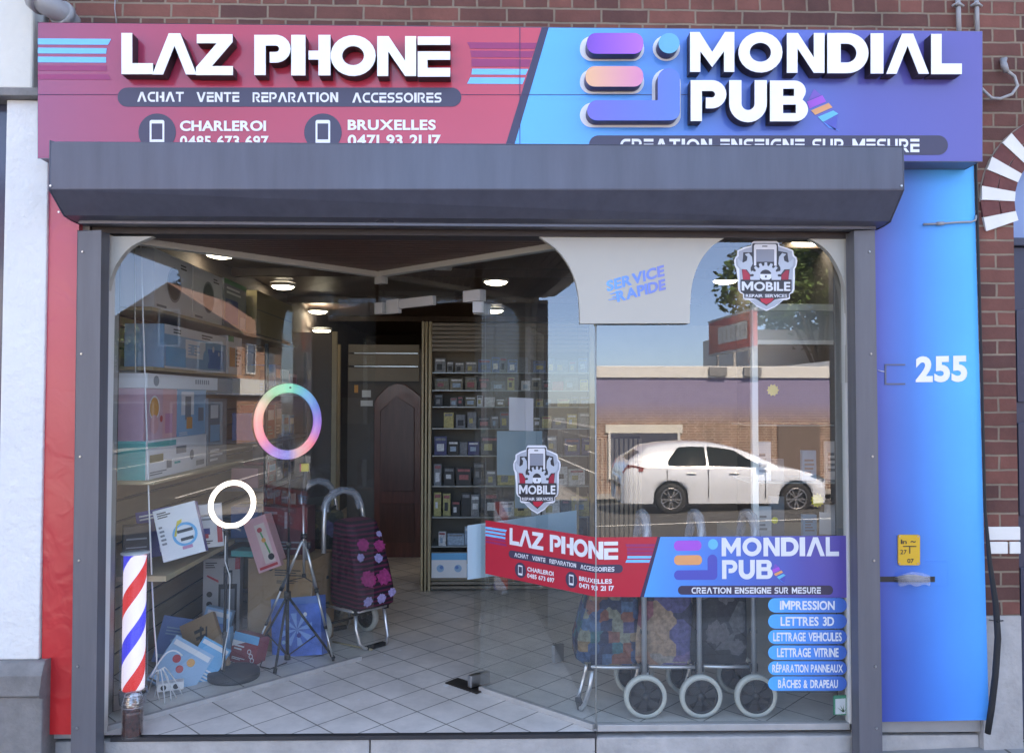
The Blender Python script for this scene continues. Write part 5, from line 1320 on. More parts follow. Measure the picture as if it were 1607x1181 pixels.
# barber pole
bp0 = PY(209, 1080, .22); bp1 = PY(210, 868, .22)
bx_, by_, bz_ = bp0.x, .22, bp0.z; bh = bp1.z - bp0.z
pole = thing('barber_pole', 'lit barber pole with red, white and blue spiral behind the left pane', 'barber pole', (bx_, by_, bz_))
bm_ = mat('barber_spiral', (.8, .8, .8), .25, 0, 0)
nt = bm_.node_tree; b = base_of(bm_)
tc = nt.nodes.new('ShaderNodeTexCoord'); s = nt.nodes.new('ShaderNodeSeparateXYZ'); nt.links.new(tc.outputs['Object'], s.inputs[0])
at = nt.nodes.new('ShaderNodeMath'); at.operation = 'ARCTAN2'; nt.links.new(s.outputs[1], at.inputs[0]); nt.links.new(s.outputs[0], at.inputs[1])
m1 = nt.nodes.new('ShaderNodeMath'); m1.operation = 'MULTIPLY'; m1.inputs[1].default_value = -1 / (2 * math.pi); nt.links.new(at.outputs[0], m1.inputs[0])
m2 = nt.nodes.new('ShaderNodeMath'); m2.operation = 'MULTIPLY_ADD'; m2.inputs[1].default_value = 1 / .46; nt.links.new(s.outputs[2], m2.inputs[0]); nt.links.new(m1.outputs[0], m2.inputs[2])
m3 = nt.nodes.new('ShaderNodeMath'); m3.operation = 'FRACT'; nt.links.new(m2.outputs[0], m3.inputs[0])
cr = nt.nodes.new('ShaderNodeValToRGB'); cr.color_ramp.interpolation = 'CONSTANT'
el = cr.color_ramp.elements; el[0].position = 0; el[0].color = (.62, .68, 1, 1); el[1].position = .16; el[1].color = (.55, .03, .03, 1)
for p_, c_ in ((.38, (.62, .68, 1, 1)), (.66, (.03, .04, .75, 1)), (.88, (.62, .68, 1, 1))): e = el.new(p_); e.color = c_
nt.links.new(m3.outputs[0], cr.inputs[0]); nt.links.new(cr.outputs[0], b.inputs['Base Color']); nt.links.new(cr.outputs[0], b.inputs['Emission Color']); b.inputs['Emission Strength'].default_value = .17
BARBER_ST = b
mb = MB().lathe((bx_, by_, bz_), (0, 0, 1), [(.0, .0), (.052, .002), (.053, .02), (.053, bh - .01), (.0, bh - .008)], 40); mb.build('lit_cylinder', bm_, pole)
gm_ = glass_mat('clear_tube', (.97, .97, 1), .04, 1.0, .01)
mb = MB().lathe((bx_, by_, bz_), (0, 0, 1), [(.064, .0), (.064, bh)], 40); mb.build('clear_tube', gm_, pole)
mb = MB().lathe((bx_, by_, bz_ - .075), (0, 0, 1), [(0, 0), (.055, .0), (.062, .01), (.066, .05), (.066, .074), (0, .0745)], 32); mb.build('base_cap', mat('chrome_cap', (.5, .5, .55), .12, 1.0, var=.1), pole)
mb = MB().lathe((bx_, by_, bz_ + bh + .0005), (0, 0, 1), [(0, 0), (.067, 0), (.067, .006), (0, .007)], 32); mb.build('top_cap', M_white_pl, pole)
# cola cup outside the glass
p = PY(208, 1137, -.03); cup = thing('cola_bottle', 'clear plastic bottle half full of cola standing on the threshold at the left corner', 'bottle', (p.x, -.03, .0))
cola = mat('cola', (.075, .018, .010), .15, var=.9, scale=40, coat=.8)
mb = MB().lathe((p.x, -.03, .0), (0, 0, 1), [(.0, .003), (.036, .003), (.044, .012), (.045, .03), (.043, .05), (.046, .07), (.044, .09), (.046, .11), (.043, .122), (.0, .123)], 24); mb.build('cola', cola, cup)
mb = MB().lathe((p.x, -.03, .0), (0, 0, 1), [(.047, .0), (.0485, .015), (.047, .05), (.049, .075), (.047, .1), (.049, .125), (.048, .15), (.040, .18), (.033, .20)], 24); mb.build('clear_wall', glass_mat('clear_plastic', (.93, .91, .90), .10, 1.2, .02), cup)
mb = MB()
for k in range(4): mb.torus((p.x, -.03, .14 + .017 * k), (0, 0, 1), .0475 - .0035 * k, .0012, 24, 6)
mb.build('moulded_rings', mat('clear_ring', (.42, .40, .42), .2, coat=.5), cup)

# ---- ring lights and tripods
def ring_mesh(c, yaw, Rr, r, m, name, par, flat_=.7, tilt=0):
    mb = MB(); n = 64; k = 14
    vs = []; fs = []
    for i in range(n):
        a_ = 2 * math.pi * i / n
        for j in range(k):
            b2 = 2 * math.pi * j / k; rr = Rr + r * math.cos(b2)
            vs.append((rr * math.cos(a_), rr * math.sin(a_), r * flat_ * math.sin(b2)))
    for i in range(n):
        for j in range(k): fs.append((i*k+j, ((i+1)%n)*k+j, ((i+1)%n)*k+(j+1)%k, i*k+(j+1)%k))
    mb.add(vs, fs, True)
    o = mb.build(name, m, None); o.parent = par
    o.location = Vector(c) - Vector(par.location)
    o.rotation_euler = (R(90 + tilt), 0, R(yaw)); ORG[o] = Vector((0, 0, 0))
    return o
rgb = mat('rgb_ring_glow', (.3, .3, .3), .4, 0, 0)
nt = rgb.node_tree; b = base_of(rgb)
tc = nt.nodes.new('ShaderNodeTexCoord'); gr = nt.nodes.new('ShaderNodeTexGradient'); gr.gradient_type = 'RADIAL'; nt.links.new(tc.outputs['Object'], gr.inputs[0])
cr = nt.nodes.new('ShaderNodeValToRGB'); el = cr.color_ramp.elements
stops = [(0, (.36, .22, .95)), (.07, (.12, .28, .95)), (.16, (.06, .50, .95)), (.25, (.07, .72, .58)), (.34, (.16, .62, .38)), (.42, (.72, .62, .60)), (.50, (.88, .40, .50)), (.58, (.85, .30, .55)), (.66, (.42, .22, .90)), (.74, (.24, .28, .95)), (.80, (.78, .55, .68)), (.88, (.90, .30, .48)), (.94, (.55, .25, .85)), (1, (.36, .22, .95))]
el[0].position = 0; el[0].color = (*stops[0][1], 1); el[1].position = 1; el[1].color = (*stops[-1][1], 1)
stops = [(p_, tuple(v ** 1.35 for v in c_)) for p_, c_ in stops]
stops = sorted([((p_ + .5) % 1.0, c_) for p_, c_ in stops[:-1]])
stops = [(0, stops[0][1])] + stops[1:] + [(1, stops[0][1])]
el[0].color = (*stops[0][1], 1); el[1].color = (*stops[-1][1], 1)
for p_, c_ in stops[1:-1]: e = el.new(p_); e.color = (*c_, 1)
nt.links.new(gr.outputs[0], cr.inputs[0]); nt.links.new(cr.outputs[0], b.inputs['Emission Color']); b.inputs['Emission Strength'].default_value = .15
RGB_ST = b
YT = .93
rl = thing('ring_light', 'large multicolour ring light on the black tripod', 'ring light', tuple(atfloor(451, 1040)))
rc = PY(453, 661, YT - .03)
ring_mesh(rc, 46, .196, .027, rgb, 'lit_ring', rl)
ring_mesh(rc + Vector((-.012, .012, 0)), 46, .197, .030, M_black, 'back_shell', rl, .45)
mb = MB().cyl(PY(456, 608, YT - .05) , (0, -1, 0), .006, .01, 10); mb.build('knob', M_black, rl)
hub = PY(451, 934, YT); low = PY(451, 1034, YT); top = PY(455, 724, YT)
mb = MB().tube([low, hub], .011, 12).tube([hub, PY(453, 850, YT)], .009, 12).tube([PY(453, 850, YT), top], .0065, 12); mb.build('column', M_black, rl)
mb = MB().cyl(hub - Vector((0, 0, .02)), (0, 0, 1), .02, .045, 14).cyl(PY(453, 850, YT), (0, 0, -1), .015, .03, 12).cyl(low, (0, 0, 1), .018, .03, 12); build_each(mb, 'collar', M_black, rl)
for px, py in ((399, 1030), (431, 1058), (524, 1034)):
    f = atfloor(px, py); f.z = .008; f.y = max(f.y, .70)
    mb = MB().tube([hub, f], .0075, 10); l_ = mb.build('leg', M_black, rl)
    MB().tube([f, f + (hub - f).normalized() * .03], .011, 10).build('foot', M_black_rub, l_)
    mid = hub + (f - hub) * .62
    MB().tube([low + Vector((0, 0, .02)), mid], .004, 8).build('brace', M_black, l_)
wl_ = thing('ring_light', 'small white ring light on a pole with a heavy round black base', 'ring light', tuple(atfloor(367, 1066)))
wm = emit_mat('white_ring_glow', (.93, .95, 1.0), .55)
rc2 = PY(365, 791, .66); ring_mesh(rc2, 38, .119, .0135, wm, 'lit_ring', wl_)
ring_mesh(rc2 + Vector((-.006, .008, 0)), 38, .119, .0145, M_white_pl, 'back_shell', wl_, .45)
bc = PZ(367, 1062, 0.0); bc.y = max(bc.y, .69)
mb = MB().lathe((bc.x, bc.y, .001), (0, 0, 1), [(0, 0), (.138, 0), (.14, .006), (.14, .030), (.132, .040), (.06, .044), (.02, .052), (0, .052)], 40); mb.build('base', mat('cast_base', (.035, .038, .045), .55, var=.2, bump=.1), wl_, bevel=0)
pt = [PY(356, 830, .70), PY(355, 900, .70), PY(352, 1000, .70), Vector((PY(351, 1050, .70).x, .70, .04))]
mb = MB().tube(pt, .0085, 12); mb.build('pole', M_black, wl_)
mb = MB().cyl(pt[1], (0, 0, 1), .014, .04, 12).cyl(pt[2], (0, 0, 1), .014, .03, 12); build_each(mb, 'collar', M_black, wl_)
mb = MB().tube([PY(354, 840, .685), PY(353, 880, .68), PY(361, 905, .68), PY(360, 940, .68), PY(359, 985, .68), PY(352, 1020, .68), PY(348, 1050, .66)], .003, 6); mb.build('cord', M_white_pl, wl_)
mb = MB().tube([PY(350, 832, .655), PY(356, 829, .64), PY(372, 829, .64), PY(378, 832, .655)], .005, 8); mb.build('bracket', cG, wl_)
# silver tripod with yellow phone clamp
st = thing('camera_tripod', 'slim silver tripod with a yellow tipped phone clamp', 'tripod', tuple(atfloor(480, 1030)))
YQ = 1.02
t0 = PY(476, 792, YQ); t1 = PY(477, 842, YQ); t2 = PY(477, 905, YQ)
mb = MB().tube([t0, t2], .007, 12); mb.build('column', M_alu, st)
mb = MB().cyl(t1 - Vector((0, 0, .01)), (0, 0, 1), .02, .03, 14).cyl(PY(485, 860, YQ - .04), (0, 0, 1), .013, .04, 12).cyl(t2, (0, 0, 1), .012, .02, 12); mb.build('head', M_black, st)
for px, py in ((523, 1037), (397, 1028), (492, 985)):
    f = atfloor(px, py); f.z = .006
    a0 = t1 + (f - t1) * .03; q1 = t1 + (f - t1) * .42; q2 = t1 + (f - t1) * .72
    mb = MB().tube([a0, q1], .0095, 10).tube([q1, q2], .0075, 10).tube([q2, f], .0055, 10); l_ = mb.build('leg', M_alu, st)
    MB().tube([q1, q1 + (f - t1) * .03], .0125, 10).tube([q2, q2 + (f - t1) * .025], .010, 10).tube([f, f + (t1 - f) * .03], .008, 8).build('clips', M_black, l_)
    MB().tube([t2, t1 + (f - t1) * .38], .003, 6).build('brace', M_black, l_)
ck = PY(479, 733, YQ)
mb = MB().box(ck.x - .022, ck.x + .022, ck.y - .012, ck.y + .012, ck.z - .024, ck.z + .024); mb.build('clamp_pad', cY, st, bevel=.003)
mb = MB().box(ck.x - .03, ck.x - .0225, ck.y - .012, ck.y + .012, ck.z - .022, ck.z + .022); mb.build('clamp_edge', cRed, st)
mb = MB().tube([ck - Vector((0, 0, .025)), PY(477, 760, YQ), PY(477, 792, YQ)], [.012, .016, .009], 10); mb.build('clamp_stem', M_black, st)

# ---- shopping trolleys
def bag_mat(kind):
    m = mat('trolley_fabric_' + kind, (.1, .1, .1), .8, 0, 0)
    nt = m.node_tree; b = base_of(m); tc = nt.nodes.new('ShaderNodeTexCoord')
    vo = nt.nodes.new('ShaderNodeTexVoronoi'); cr = nt.nodes.new('ShaderNodeValToRGB'); el = cr.color_ramp.elements
    mp = nt.nodes.new('ShaderNodeMapping'); nt.links.new(tc.outputs['Object'], mp.inputs[0])
    if kind == 'patchwork':
        vo.distance = 'CHEBYCHEV'; vo.inputs['Scale'].default_value = 19; vo.inputs['Randomness'].default_value = .55; cr.color_ramp.interpolation = 'CONSTANT'
        cols = [(.02,.03,.08), (.30,.09,.06), (.03,.10,.24), (.34,.20,.09), (.02,.17,.20), (.08,.07,.20), (.24,.24,.17), (.03,.04,.09), (.03,.05,.12), (.05,.15,.30)]
    elif kind == 'sunset':
        vo.distance = 'MANHATTAN'; vo.inputs['Scale'].default_value = 9; vo.inputs['Randomness'].default_value = .6; cr.color_ramp.interpolation = 'CONSTANT'
        cols = [(.44,.20,.12), (.09,.08,.24), (.40,.24,.15), (.11,.09,.28), (.36,.09,.12), (.09,.18,.32), (.05,.05,.10), (.05,.05,.10), (.34,.28,.24), (.20,.12,.28)]
    elif kind == 'greyfloral':
        vo.inputs['Scale'].default_value = 8; cr.color_ramp.interpolation = 'CONSTANT'
        cols = [(.02,.02,.025), (.10,.10,.11), (.03,.03,.035), (.17,.16,.17), (.02,.02,.03), (.22,.20,.22), (.05,.05,.06), (.03,.03,.04)]
    elif kind == 'olive':
        vo.inputs['Scale'].default_value = 12; cr.color_ramp.interpolation = 'CONSTANT'
        cols = [(.10,.09,.05), (.03,.03,.03), (.20,.16,.07), (.16,.12,.30), (.04,.04,.05), (.12,.10,.06), (.25,.2,.3), (.05,.05,.04)]
    else:
        wv = nt.nodes.new('ShaderNodeTexWave'); wv.bands_direction = 'Z'; wv.inputs['Scale'].default_value = 11; wv.inputs['Distortion'].default_value = 1.5; wv.inputs['Detail'].default_value = 3
        nt.links.new(mp.outputs[0], wv.inputs[0]); el[0].color = (.016, .010, .018, 1); el[1].color = (.12, .010, .045, 1); el[0].position = .45; el[1].position = .75
        nt.links.new(wv.outputs[1], cr.inputs[0]); nt.links.new(cr.outputs[0], b.inputs['Base Color']); return m
    cols = [tuple(v * (.8 if kind == 'patchwork' else .9) * .75 + sum(c_) * (.05) for v in c_) for c_ in cols]
    nt.links.new(mp.outputs[0], vo.inputs['Vector'])
    sp = nt.nodes.new('ShaderNodeSeparateXYZ'); nt.links.new(vo.outputs['Color'], sp.inputs[0])
    el[0].position = 0; el[0].color = (*cols[0], 1); el[1].position = (len(cols) - 1) / len(cols); el[1].color = (*cols[-1], 1)
    for i, c_ in enumerate(cols[1:-1]): e = el.new((i + 1) / len(cols)); e.color = (*c_, 1)
    nt.links.new(sp.outputs[0], cr.inputs[0])
    n = nt.nodes.new('ShaderNodeTexNoise'); n.inputs['Scale'].default_value = 45; n.inputs['Detail'].default_value = 5; nt.links.new(tc.outputs['Object'], n.inputs['Vector'])
    r = nt.nodes.new('ShaderNodeMapRange'); r.inputs[1].default_value = .35; r.inputs[2].default_value = .65; r.inputs[3].default_value = .6; r.inputs[4].default_value = 1.15; nt.links.new(n.outputs[0], r.inputs[0])
    v = nt.nodes.new('ShaderNodeVectorMath'); v.operation = 'SCALE'; nt.links.new(cr.outputs[0], v.inputs[0]); nt.links.new(r.outputs[0], v.inputs['Scale']); nt.links.new(v.outputs[0], b.inputs['Base Color'])
    return m
M_tyre = mat('pale_rubber_tyre', (.50, .50, .46), .6, var=.05)
M_tubes = mat('trolley_tube', (.58, .58, .60), .28, .7, var=.05)
film = bpy.data.materials.new('bubble_film'); film.use_nodes = True; b_ = base_of(film); b_.inputs['Alpha'].default_value = .35; b_.inputs['Roughness'].default_value = .2; b_.inputs['Base Color'].default_value = (.55, .60, .72, 1)
def flower(mb, c, fn, r, n, seed):
    rr = random.Random(seed); pts = []
    for k in range(n * 4):
        a_ = 2 * math.pi * k / (n * 4); q = r * (.88 + .08 * math.cos(n * a_) + rr.uniform(-.13, .12)); pts.append((c[0] + q * math.cos(a_), c[1] + q * math.sin(a_)))
    flat(mb, tris_of(pts), fn)
def trolley(lab, pos, yaw, kind, grp=None, hh=.97, wr_=.105):
    t = thing('shopping_trolley', lab, 'shopping trolley', (0, 0, 0), grp)
    # frame: two rear poles, handle bow, bottom frame, front foot
    mb = MB()
    pts = [(-.136, .10, .12), (-.136, .10, hh - .22), (-.125, .11, hh - .10)] + [(-.120 * math.cos(R(a_)), .12, hh - .10 + .10 * math.sin(R(a_))) for a_ in (20, 50, 90, 130, 160)] + [(.125, .11, hh - .10), (.136, .10, hh - .22), (.136, .10, .12)]
    mb.tube(pts, .0135, 12)
    mb.tube([(-.125, .10, .235), (-.125, -.06, .235), (-.115, -.15, .235), (-.09, -.175, .235), (.09, -.175, .235), (.115, -.15, .235), (.125, -.06, .235), (.125, .10, .235)], .009, 10)
    mb.build('frame', M_tubes, t)
    mb = MB().tube([(-.095, -.15, .225), (-.10, -.165, .13), (-.095, -.19, .045), (-.07, -.205, .012), (.07, -.205, .012), (.095, -.19, .045), (.10, -.165, .13), (.095, -.15, .225)], .0115, 10); mb.build('front_foot', M_tubes, t)
    MB().box(-.06, .06, -.222, -.19, .0005, .024).build('foot_grip', M_black_rub, t, bevel=.004)
    MB().tube([(-.155, .10, wr_), (.155, .10, wr_)], .008, 10).build('axle', M_black, t)
    mb = MB()
    for sx in (-1, 1):
        mb.box(sx * .125 - .018, sx * .125 + .018, .08, .12, .215, .255).box(sx * .125 - .018, sx * .125 + .018, .08, .12, wr_ - .015, wr_ + .05).box(sx * .1 - .014, sx * .1 + .014, -.175, -.145, .215, .25).box(sx * .125 - .014, sx * .125 + .014, .083, .117, .40, .42)
    build_each(mb, 'bracket', M_black, t, bevel=.003)
    for sx in (-1, 1):
        c_ = (sx * .158, .10, wr_)
        mb = MB().lathe((c_[0] - .016, .10, wr_), (1, 0, 0), [(wr_ - .022, 0), (wr_ - .006, .0), (wr_, .007), (wr_, .025), (wr_ - .006, .032), (wr_ - .022, .032), (wr_ - .022, 0)], 40); w_ = mb.build('wheel', M_tyre, t)
        mb = MB().lathe((c_[0] - .013, .10, wr_), (1, 0, 0), [(wr_ - .032, 0), (wr_ - .0225, 0), (wr_ - .0225, .026), (wr_ - .032, .026), (wr_ - .032, 0)], 40).lathe((c_[0] - .018, .10, wr_), (1, 0, 0), [(0, 0), (.02, 0), (.02, .036), (0, .036)], 20).lathe((c_[0] - .002, .10, wr_), (1, 0, 0), [(0, 0), (wr_ - .025, 0), (wr_ - .025, .004), (0, .004)], 32)
        for k in range(6):
            a_ = R(60 * k + 15); d2 = Vector((0, math.cos(a_), math.sin(a_))); n2 = Vector((0, -math.sin(a_), math.cos(a_)))
            cc = Vector((c_[0], .10, wr_)); r0, r1 = .018, wr_ - .028
            v_ = [cc + Vector((dx, 0, 0)) + d2 * rr + n2 * ww for dx in (-.009, .009) for rr, ww in ((r0, -.010), (r1, -.026), (r1, .026), (r0, .010))]
            mb.add(v_, [(0,1,2,3),(7,6,5,4),(0,4,5,1),(1,5,6,2),(2,6,7,3),(3,7,4,0)])
        mb.build('hub', M_black, w_)
    # bag
    secs = []
    for z, w2, y0, y1 in ((.245, .112, -.20, .078), (.27, .120, -.235, .082), (.36, .121, -.235, .083), (.50, .117, -.195, .083), (.64, .110, -.150, .083), (.72, .104, -.115, .083), (.745, .098, -.10, .08)):
        secs.append([(x, y, z + .004 * math.sin(i * 1.7 + z * 30)) for i, (x, y) in enumerate(rrect(-w2, y0, w2, y1, .045, 5))])
    n = len(secs[0]); vs = [p for s_ in secs for p in s_]; fs = []
    for i in range(len(secs) - 1):
        for k in range(n): fs.append((i*n+k, i*n+(k+1)%n, (i+1)*n+(k+1)%n, (i+1)*n+k))
    mb = MB().add(vs, fs, True); mb.add([secs[0][k] for k in range(n)], [list(reversed(range(n)))]); mb.add(secs[-1], [list(range(n))])
    bg_ = mb.build('bag', bag_mat(kind), t)
    top_ = [[(x * s_, (y + .02) * s_ - .02, z) for (x, y, _) in secs[-1]] for s_, z in ((1.06, .722), (1.07, .752), (.9, .778), (.3, .79))]
    vs = [p for s_ in top_ for p in s_]; fs = [(i*n+k, i*n+(k+1)%n, (i+1)*n+(k+1)%n, (i+1)*n+k) for i in range(3) for k in range(n)]
    mb = MB().add(vs, fs, True).add(top_[-1], [list(range(n))]); mb.build('bag_flap', bag_mat(kind), t)
    def front(u, z, h=.004):   # point on the bag front
        if z < .36: y = -.235 
        elif z < .5: y = -.235 + (z - .36) / .14 * .04
        elif z < .64: y = -.195 + (z - .5) / .14 * .045
        else: y = -.150 + (z - .64) / .08 * .035
        return (u, y - h, z)
    if kind == 'purple':
        mbp = MB(); mbl = MB()
        for c_, r_, s_ in (((-.05, .64), .044, 1), ((.055, .62), .040, 2), ((-.058, .44), .054, 3), ((.045, .435), .052, 4)): flower(mbp, c_, lambda x, y: front(x, y, .006), r_, 9, s_)
        for c_, r_, s_ in (((-.085, .57), .026, 5), ((.03, .55), .030, 6), ((-.078, .31), .034, 7), ((.01, .31), .034, 8), ((.082, .335), .030, 9), ((.07, .69), .02, 10)): flower(mbl, c_, lambda x, y: front(x, y, .008), r_, 7, s_)
        build_each(weld(mbp), 'pink_flower', mat('fabric_pink', (.38, .035, .16), .8, var=.5, scale=50), bg_); build_each(weld(mbl), 'lilac_flower', mat('fabric_lilac', (.33, .28, .52), .8, var=.4, scale=60), bg_)
    elif kind in ('greyfloral',):
        mbp = MB()
        for c_, r_, s_ in (((-.04, .62), .05, 1), ((.05, .5), .055, 2), ((-.04, .36), .05, 3)): flower(mbp, c_, lambda x, y: front(x, y, .006), r_, 8, s_)
        for sx in (-1, 1):
            for c_, r_, s_ in (((-.03, .60), .06, 4), ((-.08, .40), .065, 5), ((.02, .33), .045, 6)): flower(mbp, c_, lambda x, y: (sx * (.124 - max(0, y - .5) * .07), x, y), r_, 8, s_)
        build_each(weld(mbp), 'grey_flower', mat('fabric_grey', (.085, .078, .085), .8, var=.5, scale=50), bg_)
    # bubble film round the handle
    hp = [(-.118, .11, hh - .13)] + [(-.118 * math.cos(R(a_)), .12, hh - .10 + .105 * math.sin(R(a_))) for a_ in (0, 30, 60, 90, 120, 150, 180)] + [(.118, .11, hh - .13)]
    MB().tube(hp, [.02, .026, .022, .028, .024, .028, .022, .026, .02], 10).build('handle_film', film, t)
    t.location = pos; t.rotation_euler = (0, 0, R(yaw))
    return t
TY = .285
for px, lab, kind in ((1010, 'shopping trolley in dark patchwork fabric with travel motifs, leftmost behind the front pane', 'patchwork'), (1096, 'shopping trolley in orange and violet mountain print, middle one behind the front pane', 'sunset'), (1181, 'shopping trolley in black and grey floral fabric, rightmost behind the front pane', 'greyfloral')):
    p = PY(px, 900, .16)
    trolley(lab, (p.x - .10, TY, .002), -90 , kind, 'shopping trolleys lined up behind the front pane')
p = PZ(566, 985, 0); tq = trolley('shopping trolley in black and maroon fabric with pink flowers behind the left pane', (p.x + .0, 1.40, .002), 46, 'purple', hh=.95); tq.scale = (1.16, 1.12, 1)
trolley('olive and grey patterned shopping trolley half hidden behind the pink flowered one', (p.x - .27, 1.78, .002), 38, 'olive', hh=.97)

# ---- back of the shop, left corridor
cw = thing('partition', 'dark panelled partition with the arched red door at the back of the shop', 'partition', (-1.1, 4.15, 0))
Yp = 4.15
pxs = lambda px, y: PY(px, 700, y).x
MB().box(pxs(545, Yp), pxs(668, Yp), Yp, Yp + .06, 0, 2.06).build('panel', mat('dark_brown_panel', (.10, .075, .06), .5, var=.2, scale=3), cw)
mb = MB(); 
for (y0, y1) in ((541, 553), (556, 573), (577, 598)):
    mb.box(pxs(546, Yp - .02), pxs(657, Yp - .02), Yp - .03, Yp - .001, PY(600, y1, Yp).z, PY(600, y0, Yp).z)
mb.build('boards', mat('taupe_boards', (.24, .20, .16), .5, var=.1), cw)
mb = MB()
for y0 in (554.5, 575): mb.box(pxs(556, Yp), pxs(656, Yp), Yp - .04, Yp - .031, PY(600, y0 + .8, Yp).z, PY(600, y0 - .8, Yp).z)
mb.build('metal_strips', M_alu, cw)
wd = thing('arched_wardrobe', 'dark red wooden door with an arched top at the back of the shop', 'door', (pxs(625, Yp), Yp - .08, 0))
Yw = Yp - .09
q = [xz(587, 872, Yw), xz(660, 872, Yw), xz(660, 622, Yw), xz(648, 612, Yw), xz(636, 604, Yw), xz(622, 602, Yw), xz(608, 607, Yw), xz(596, 618, Yw), xz(587, 630, Yw)]
q[0] = (q[0][0], 0.0); q[1] = (q[1][0], 0.0)
mb = MB().prism(q, lambda u, v, d: (u, d, v), Yw, Yw + .05); mb.build('door_leaf', M_wood_dark, wd, bevel=.004)
mb = MB().prism([xz(x, y, Yw) for x, y in ((597, 770), (650, 770), (650, 640), (622, 622), (597, 645))], lambda u, v, d: (u, d, v), Yw - .012, Yw - .0005)
mb.prism([xz(x, y, Yw) for x, y in ((597, 850), (650, 850), (650, 790), (597, 790))], lambda u, v, d: (u, d, v), Yw - .012, Yw - .0005); mb.build('raised_panel', mat('red_wood_panel', (.12, .045, .030), .35, var=.3, scale=5, stretch=(6, 6, .7)), wd, bevel=.004)
Yq_ = Yp - .035
for (x0, y0, x1, y1, m_, nm, lab) in ((568, 612, 582, 623, cW, 'notice', 'small white notice on the dark partition, upper of two'), (566, 628, 585, 637, cW, 'notice', 'small white rounded notice on the dark partition, lower of two'), (556, 604, 562, 616, cO, 'notice', 'tiny orange tag on the dark partition left of the white notices')):
    mb = MB().prism([xz(x, y, Yq_ + .03) for x, y in rect(x0, y0, x1, y1)], lambda u, v, d: (u, d, v), Yq_ + .028, Yq_ + .0335); tag(mb.build(nm, m_), lab, 'notice')
for px0, px1, yy, zt_2, lab in ((519.5, 527.5, 3.55, 520, 'tall pale wooden post at the end of the left slatwall'), (528.5, 533, 4.1, 540, 'thin pale wooden post behind the tall one')):
    mb = MB().box(pxs(px0, yy), pxs(px1, yy), yy, yy + .04, 0, PY(520, zt_2, yy).z); tag(mb.build('wooden_post', M_beige_wood, bevel=.003), lab, 'post')
MB().box(XLW + .001, pxs(519, 3.6), 3.6, 3.64, 0, 2.18).build('side_partition', mat('inner_wall', (.16, .14, .125), .8), kind='structure')
# dark rack along the left wall with many boxes
rk = thing('product_rack', 'dim rack of shelves at the far end of the left wall', 'rack', (-1.95, 2.9, 0))
mb = MB()
for z in (.12, .5, .88, 1.24, 1.6): mb.box(XLW + .02, -1.72, 2.25, 3.5, z - .02, z)
build_each(mb, 'shelf', cG, rk)
mb = MB()
for y in (2.25, 3.47): mb.box(-1.745, -1.72, y, y + .025, 0, 1.98)
build_each(mb, 'upright', M_black, rk)
rnd = random.Random(11); pal = [(cW, 'white'), (cG, 'grey'), (cK, 'black'), (cB, 'blue'), (cR, 'dark red'), (cLB, 'light blue'), (cP, 'pink'), (cOl, 'olive')]
rows = {.12: 'bottom', .5: 'second', .88: 'middle', 1.24: 'fourth', 1.6: 'top'}
for z, rn in rows.items():
    y = 2.30; i = 0
    while y < 3.3:
        w = rnd.uniform(.14, .26); h = rnd.uniform(.14, .3); m_, cn = pal[rnd.randrange(len(pal))]
        carton('%s box on the %s level of the dim rack, place %s from the front' % (cn, rn, ('first', 'second', 'third', 'fourth', 'fifth', 'sixth', 'seventh')[i]), (-1.80, y + w/2, z + .0005), w, h, .2, m_, 90, prints=[('r', .1, .55, .9, .85, pal[rnd.randrange(8)][0]), ('b', .1, .1, .8, .4, 3, cG if cn != 'grey' else cW)], group='boxes on the dim rack')
        y += w + rnd.uniform(.02, .06); i += 1

# ---- the display unit facing the entrance
YU = 2.68
uq = thing('display_cabinet', 'wide pale wood display unit with slatted top and base facing the entrance', 'display unit', (.5, YU, 0))
xu0 = pxs(661, YU); xu1 = pxs(931, YU); xu2 = 2.1
uz = lambda py: PY(800, py, YU).z
mb = MB()
for (a, b2) in ((661, 664.5), (666.5, 670), (672, 676.5)): mb.box(pxs(a, YU), pxs(b2, YU), YU, YU + .05, 0, uz(505))
mb.box(pxs(926, YU), pxs(933, YU), YU, YU + .05, 0, uz(505)).box(pxs(905, YU), pxs(909, YU), YU + .02, YU + .05, uz(905), uz(765))
build_each(mb, 'upright', M_beige_wood, uq, bevel=.003)
MB().box(xu0, xu0 + .01, YU + .055, YU + .5, 0, uz(505)).build('side_panel', M_slat_dk, uq)
mb = MB(); mb2 = MB()
for k in range(7): mb.box(pxs(677, YU), pxs(925.5, YU), YU + .01, YU + .03, uz(511.5 + 6.6 * k), uz(507 + 6.6 * k))
for k in range(3): mb.box(pxs(677, YU), pxs(925.5, YU), YU + .01, YU + .03, uz(924 - 7 * k), uz(919.5 - 7 * k))
build_each(mb, 'slat', mat('taupe_slat', (.22, .17, .125), .5, var=.08), uq)
MB().box(xu0 + .02, xu1, YU + .42, YU + .45, 0, uz(505)).box(xu1 + .001, xu2, YU + .32, YU + .35, 0, 2.2).build('back_panel', mat('unit_back', (.17, .14, .11), .6, var=.1), uq)
shz = {}
for py in (584, 612, 638, 672, 715, 763, 812, 858):
    shz[py] = uz(py)
mb = MB()
for py in (584, 612, 638, 672, 715, 763, 812, 858): mb.box(pxs(677, YU), pxs(925.5, YU), YU + .04, YU + .41, uz(py) - .008, uz(py))
build_each(mb, 'shelf', mat('grey_glass_shelf', (.30, .33, .33), .2, var=.05), uq)
MB().box(pxs(679, YU), pxs(735, YU), YU + .03, YU + .05, uz(905), uz(886)).build('blue_front', cLB, uq)
MB().box(pxs(677, YU), pxs(925, YU), YU + .06, YU + .41, .06, .10).build('base_board', M_beige_wood, uq)
rnd = random.Random(5)
_pk = {}
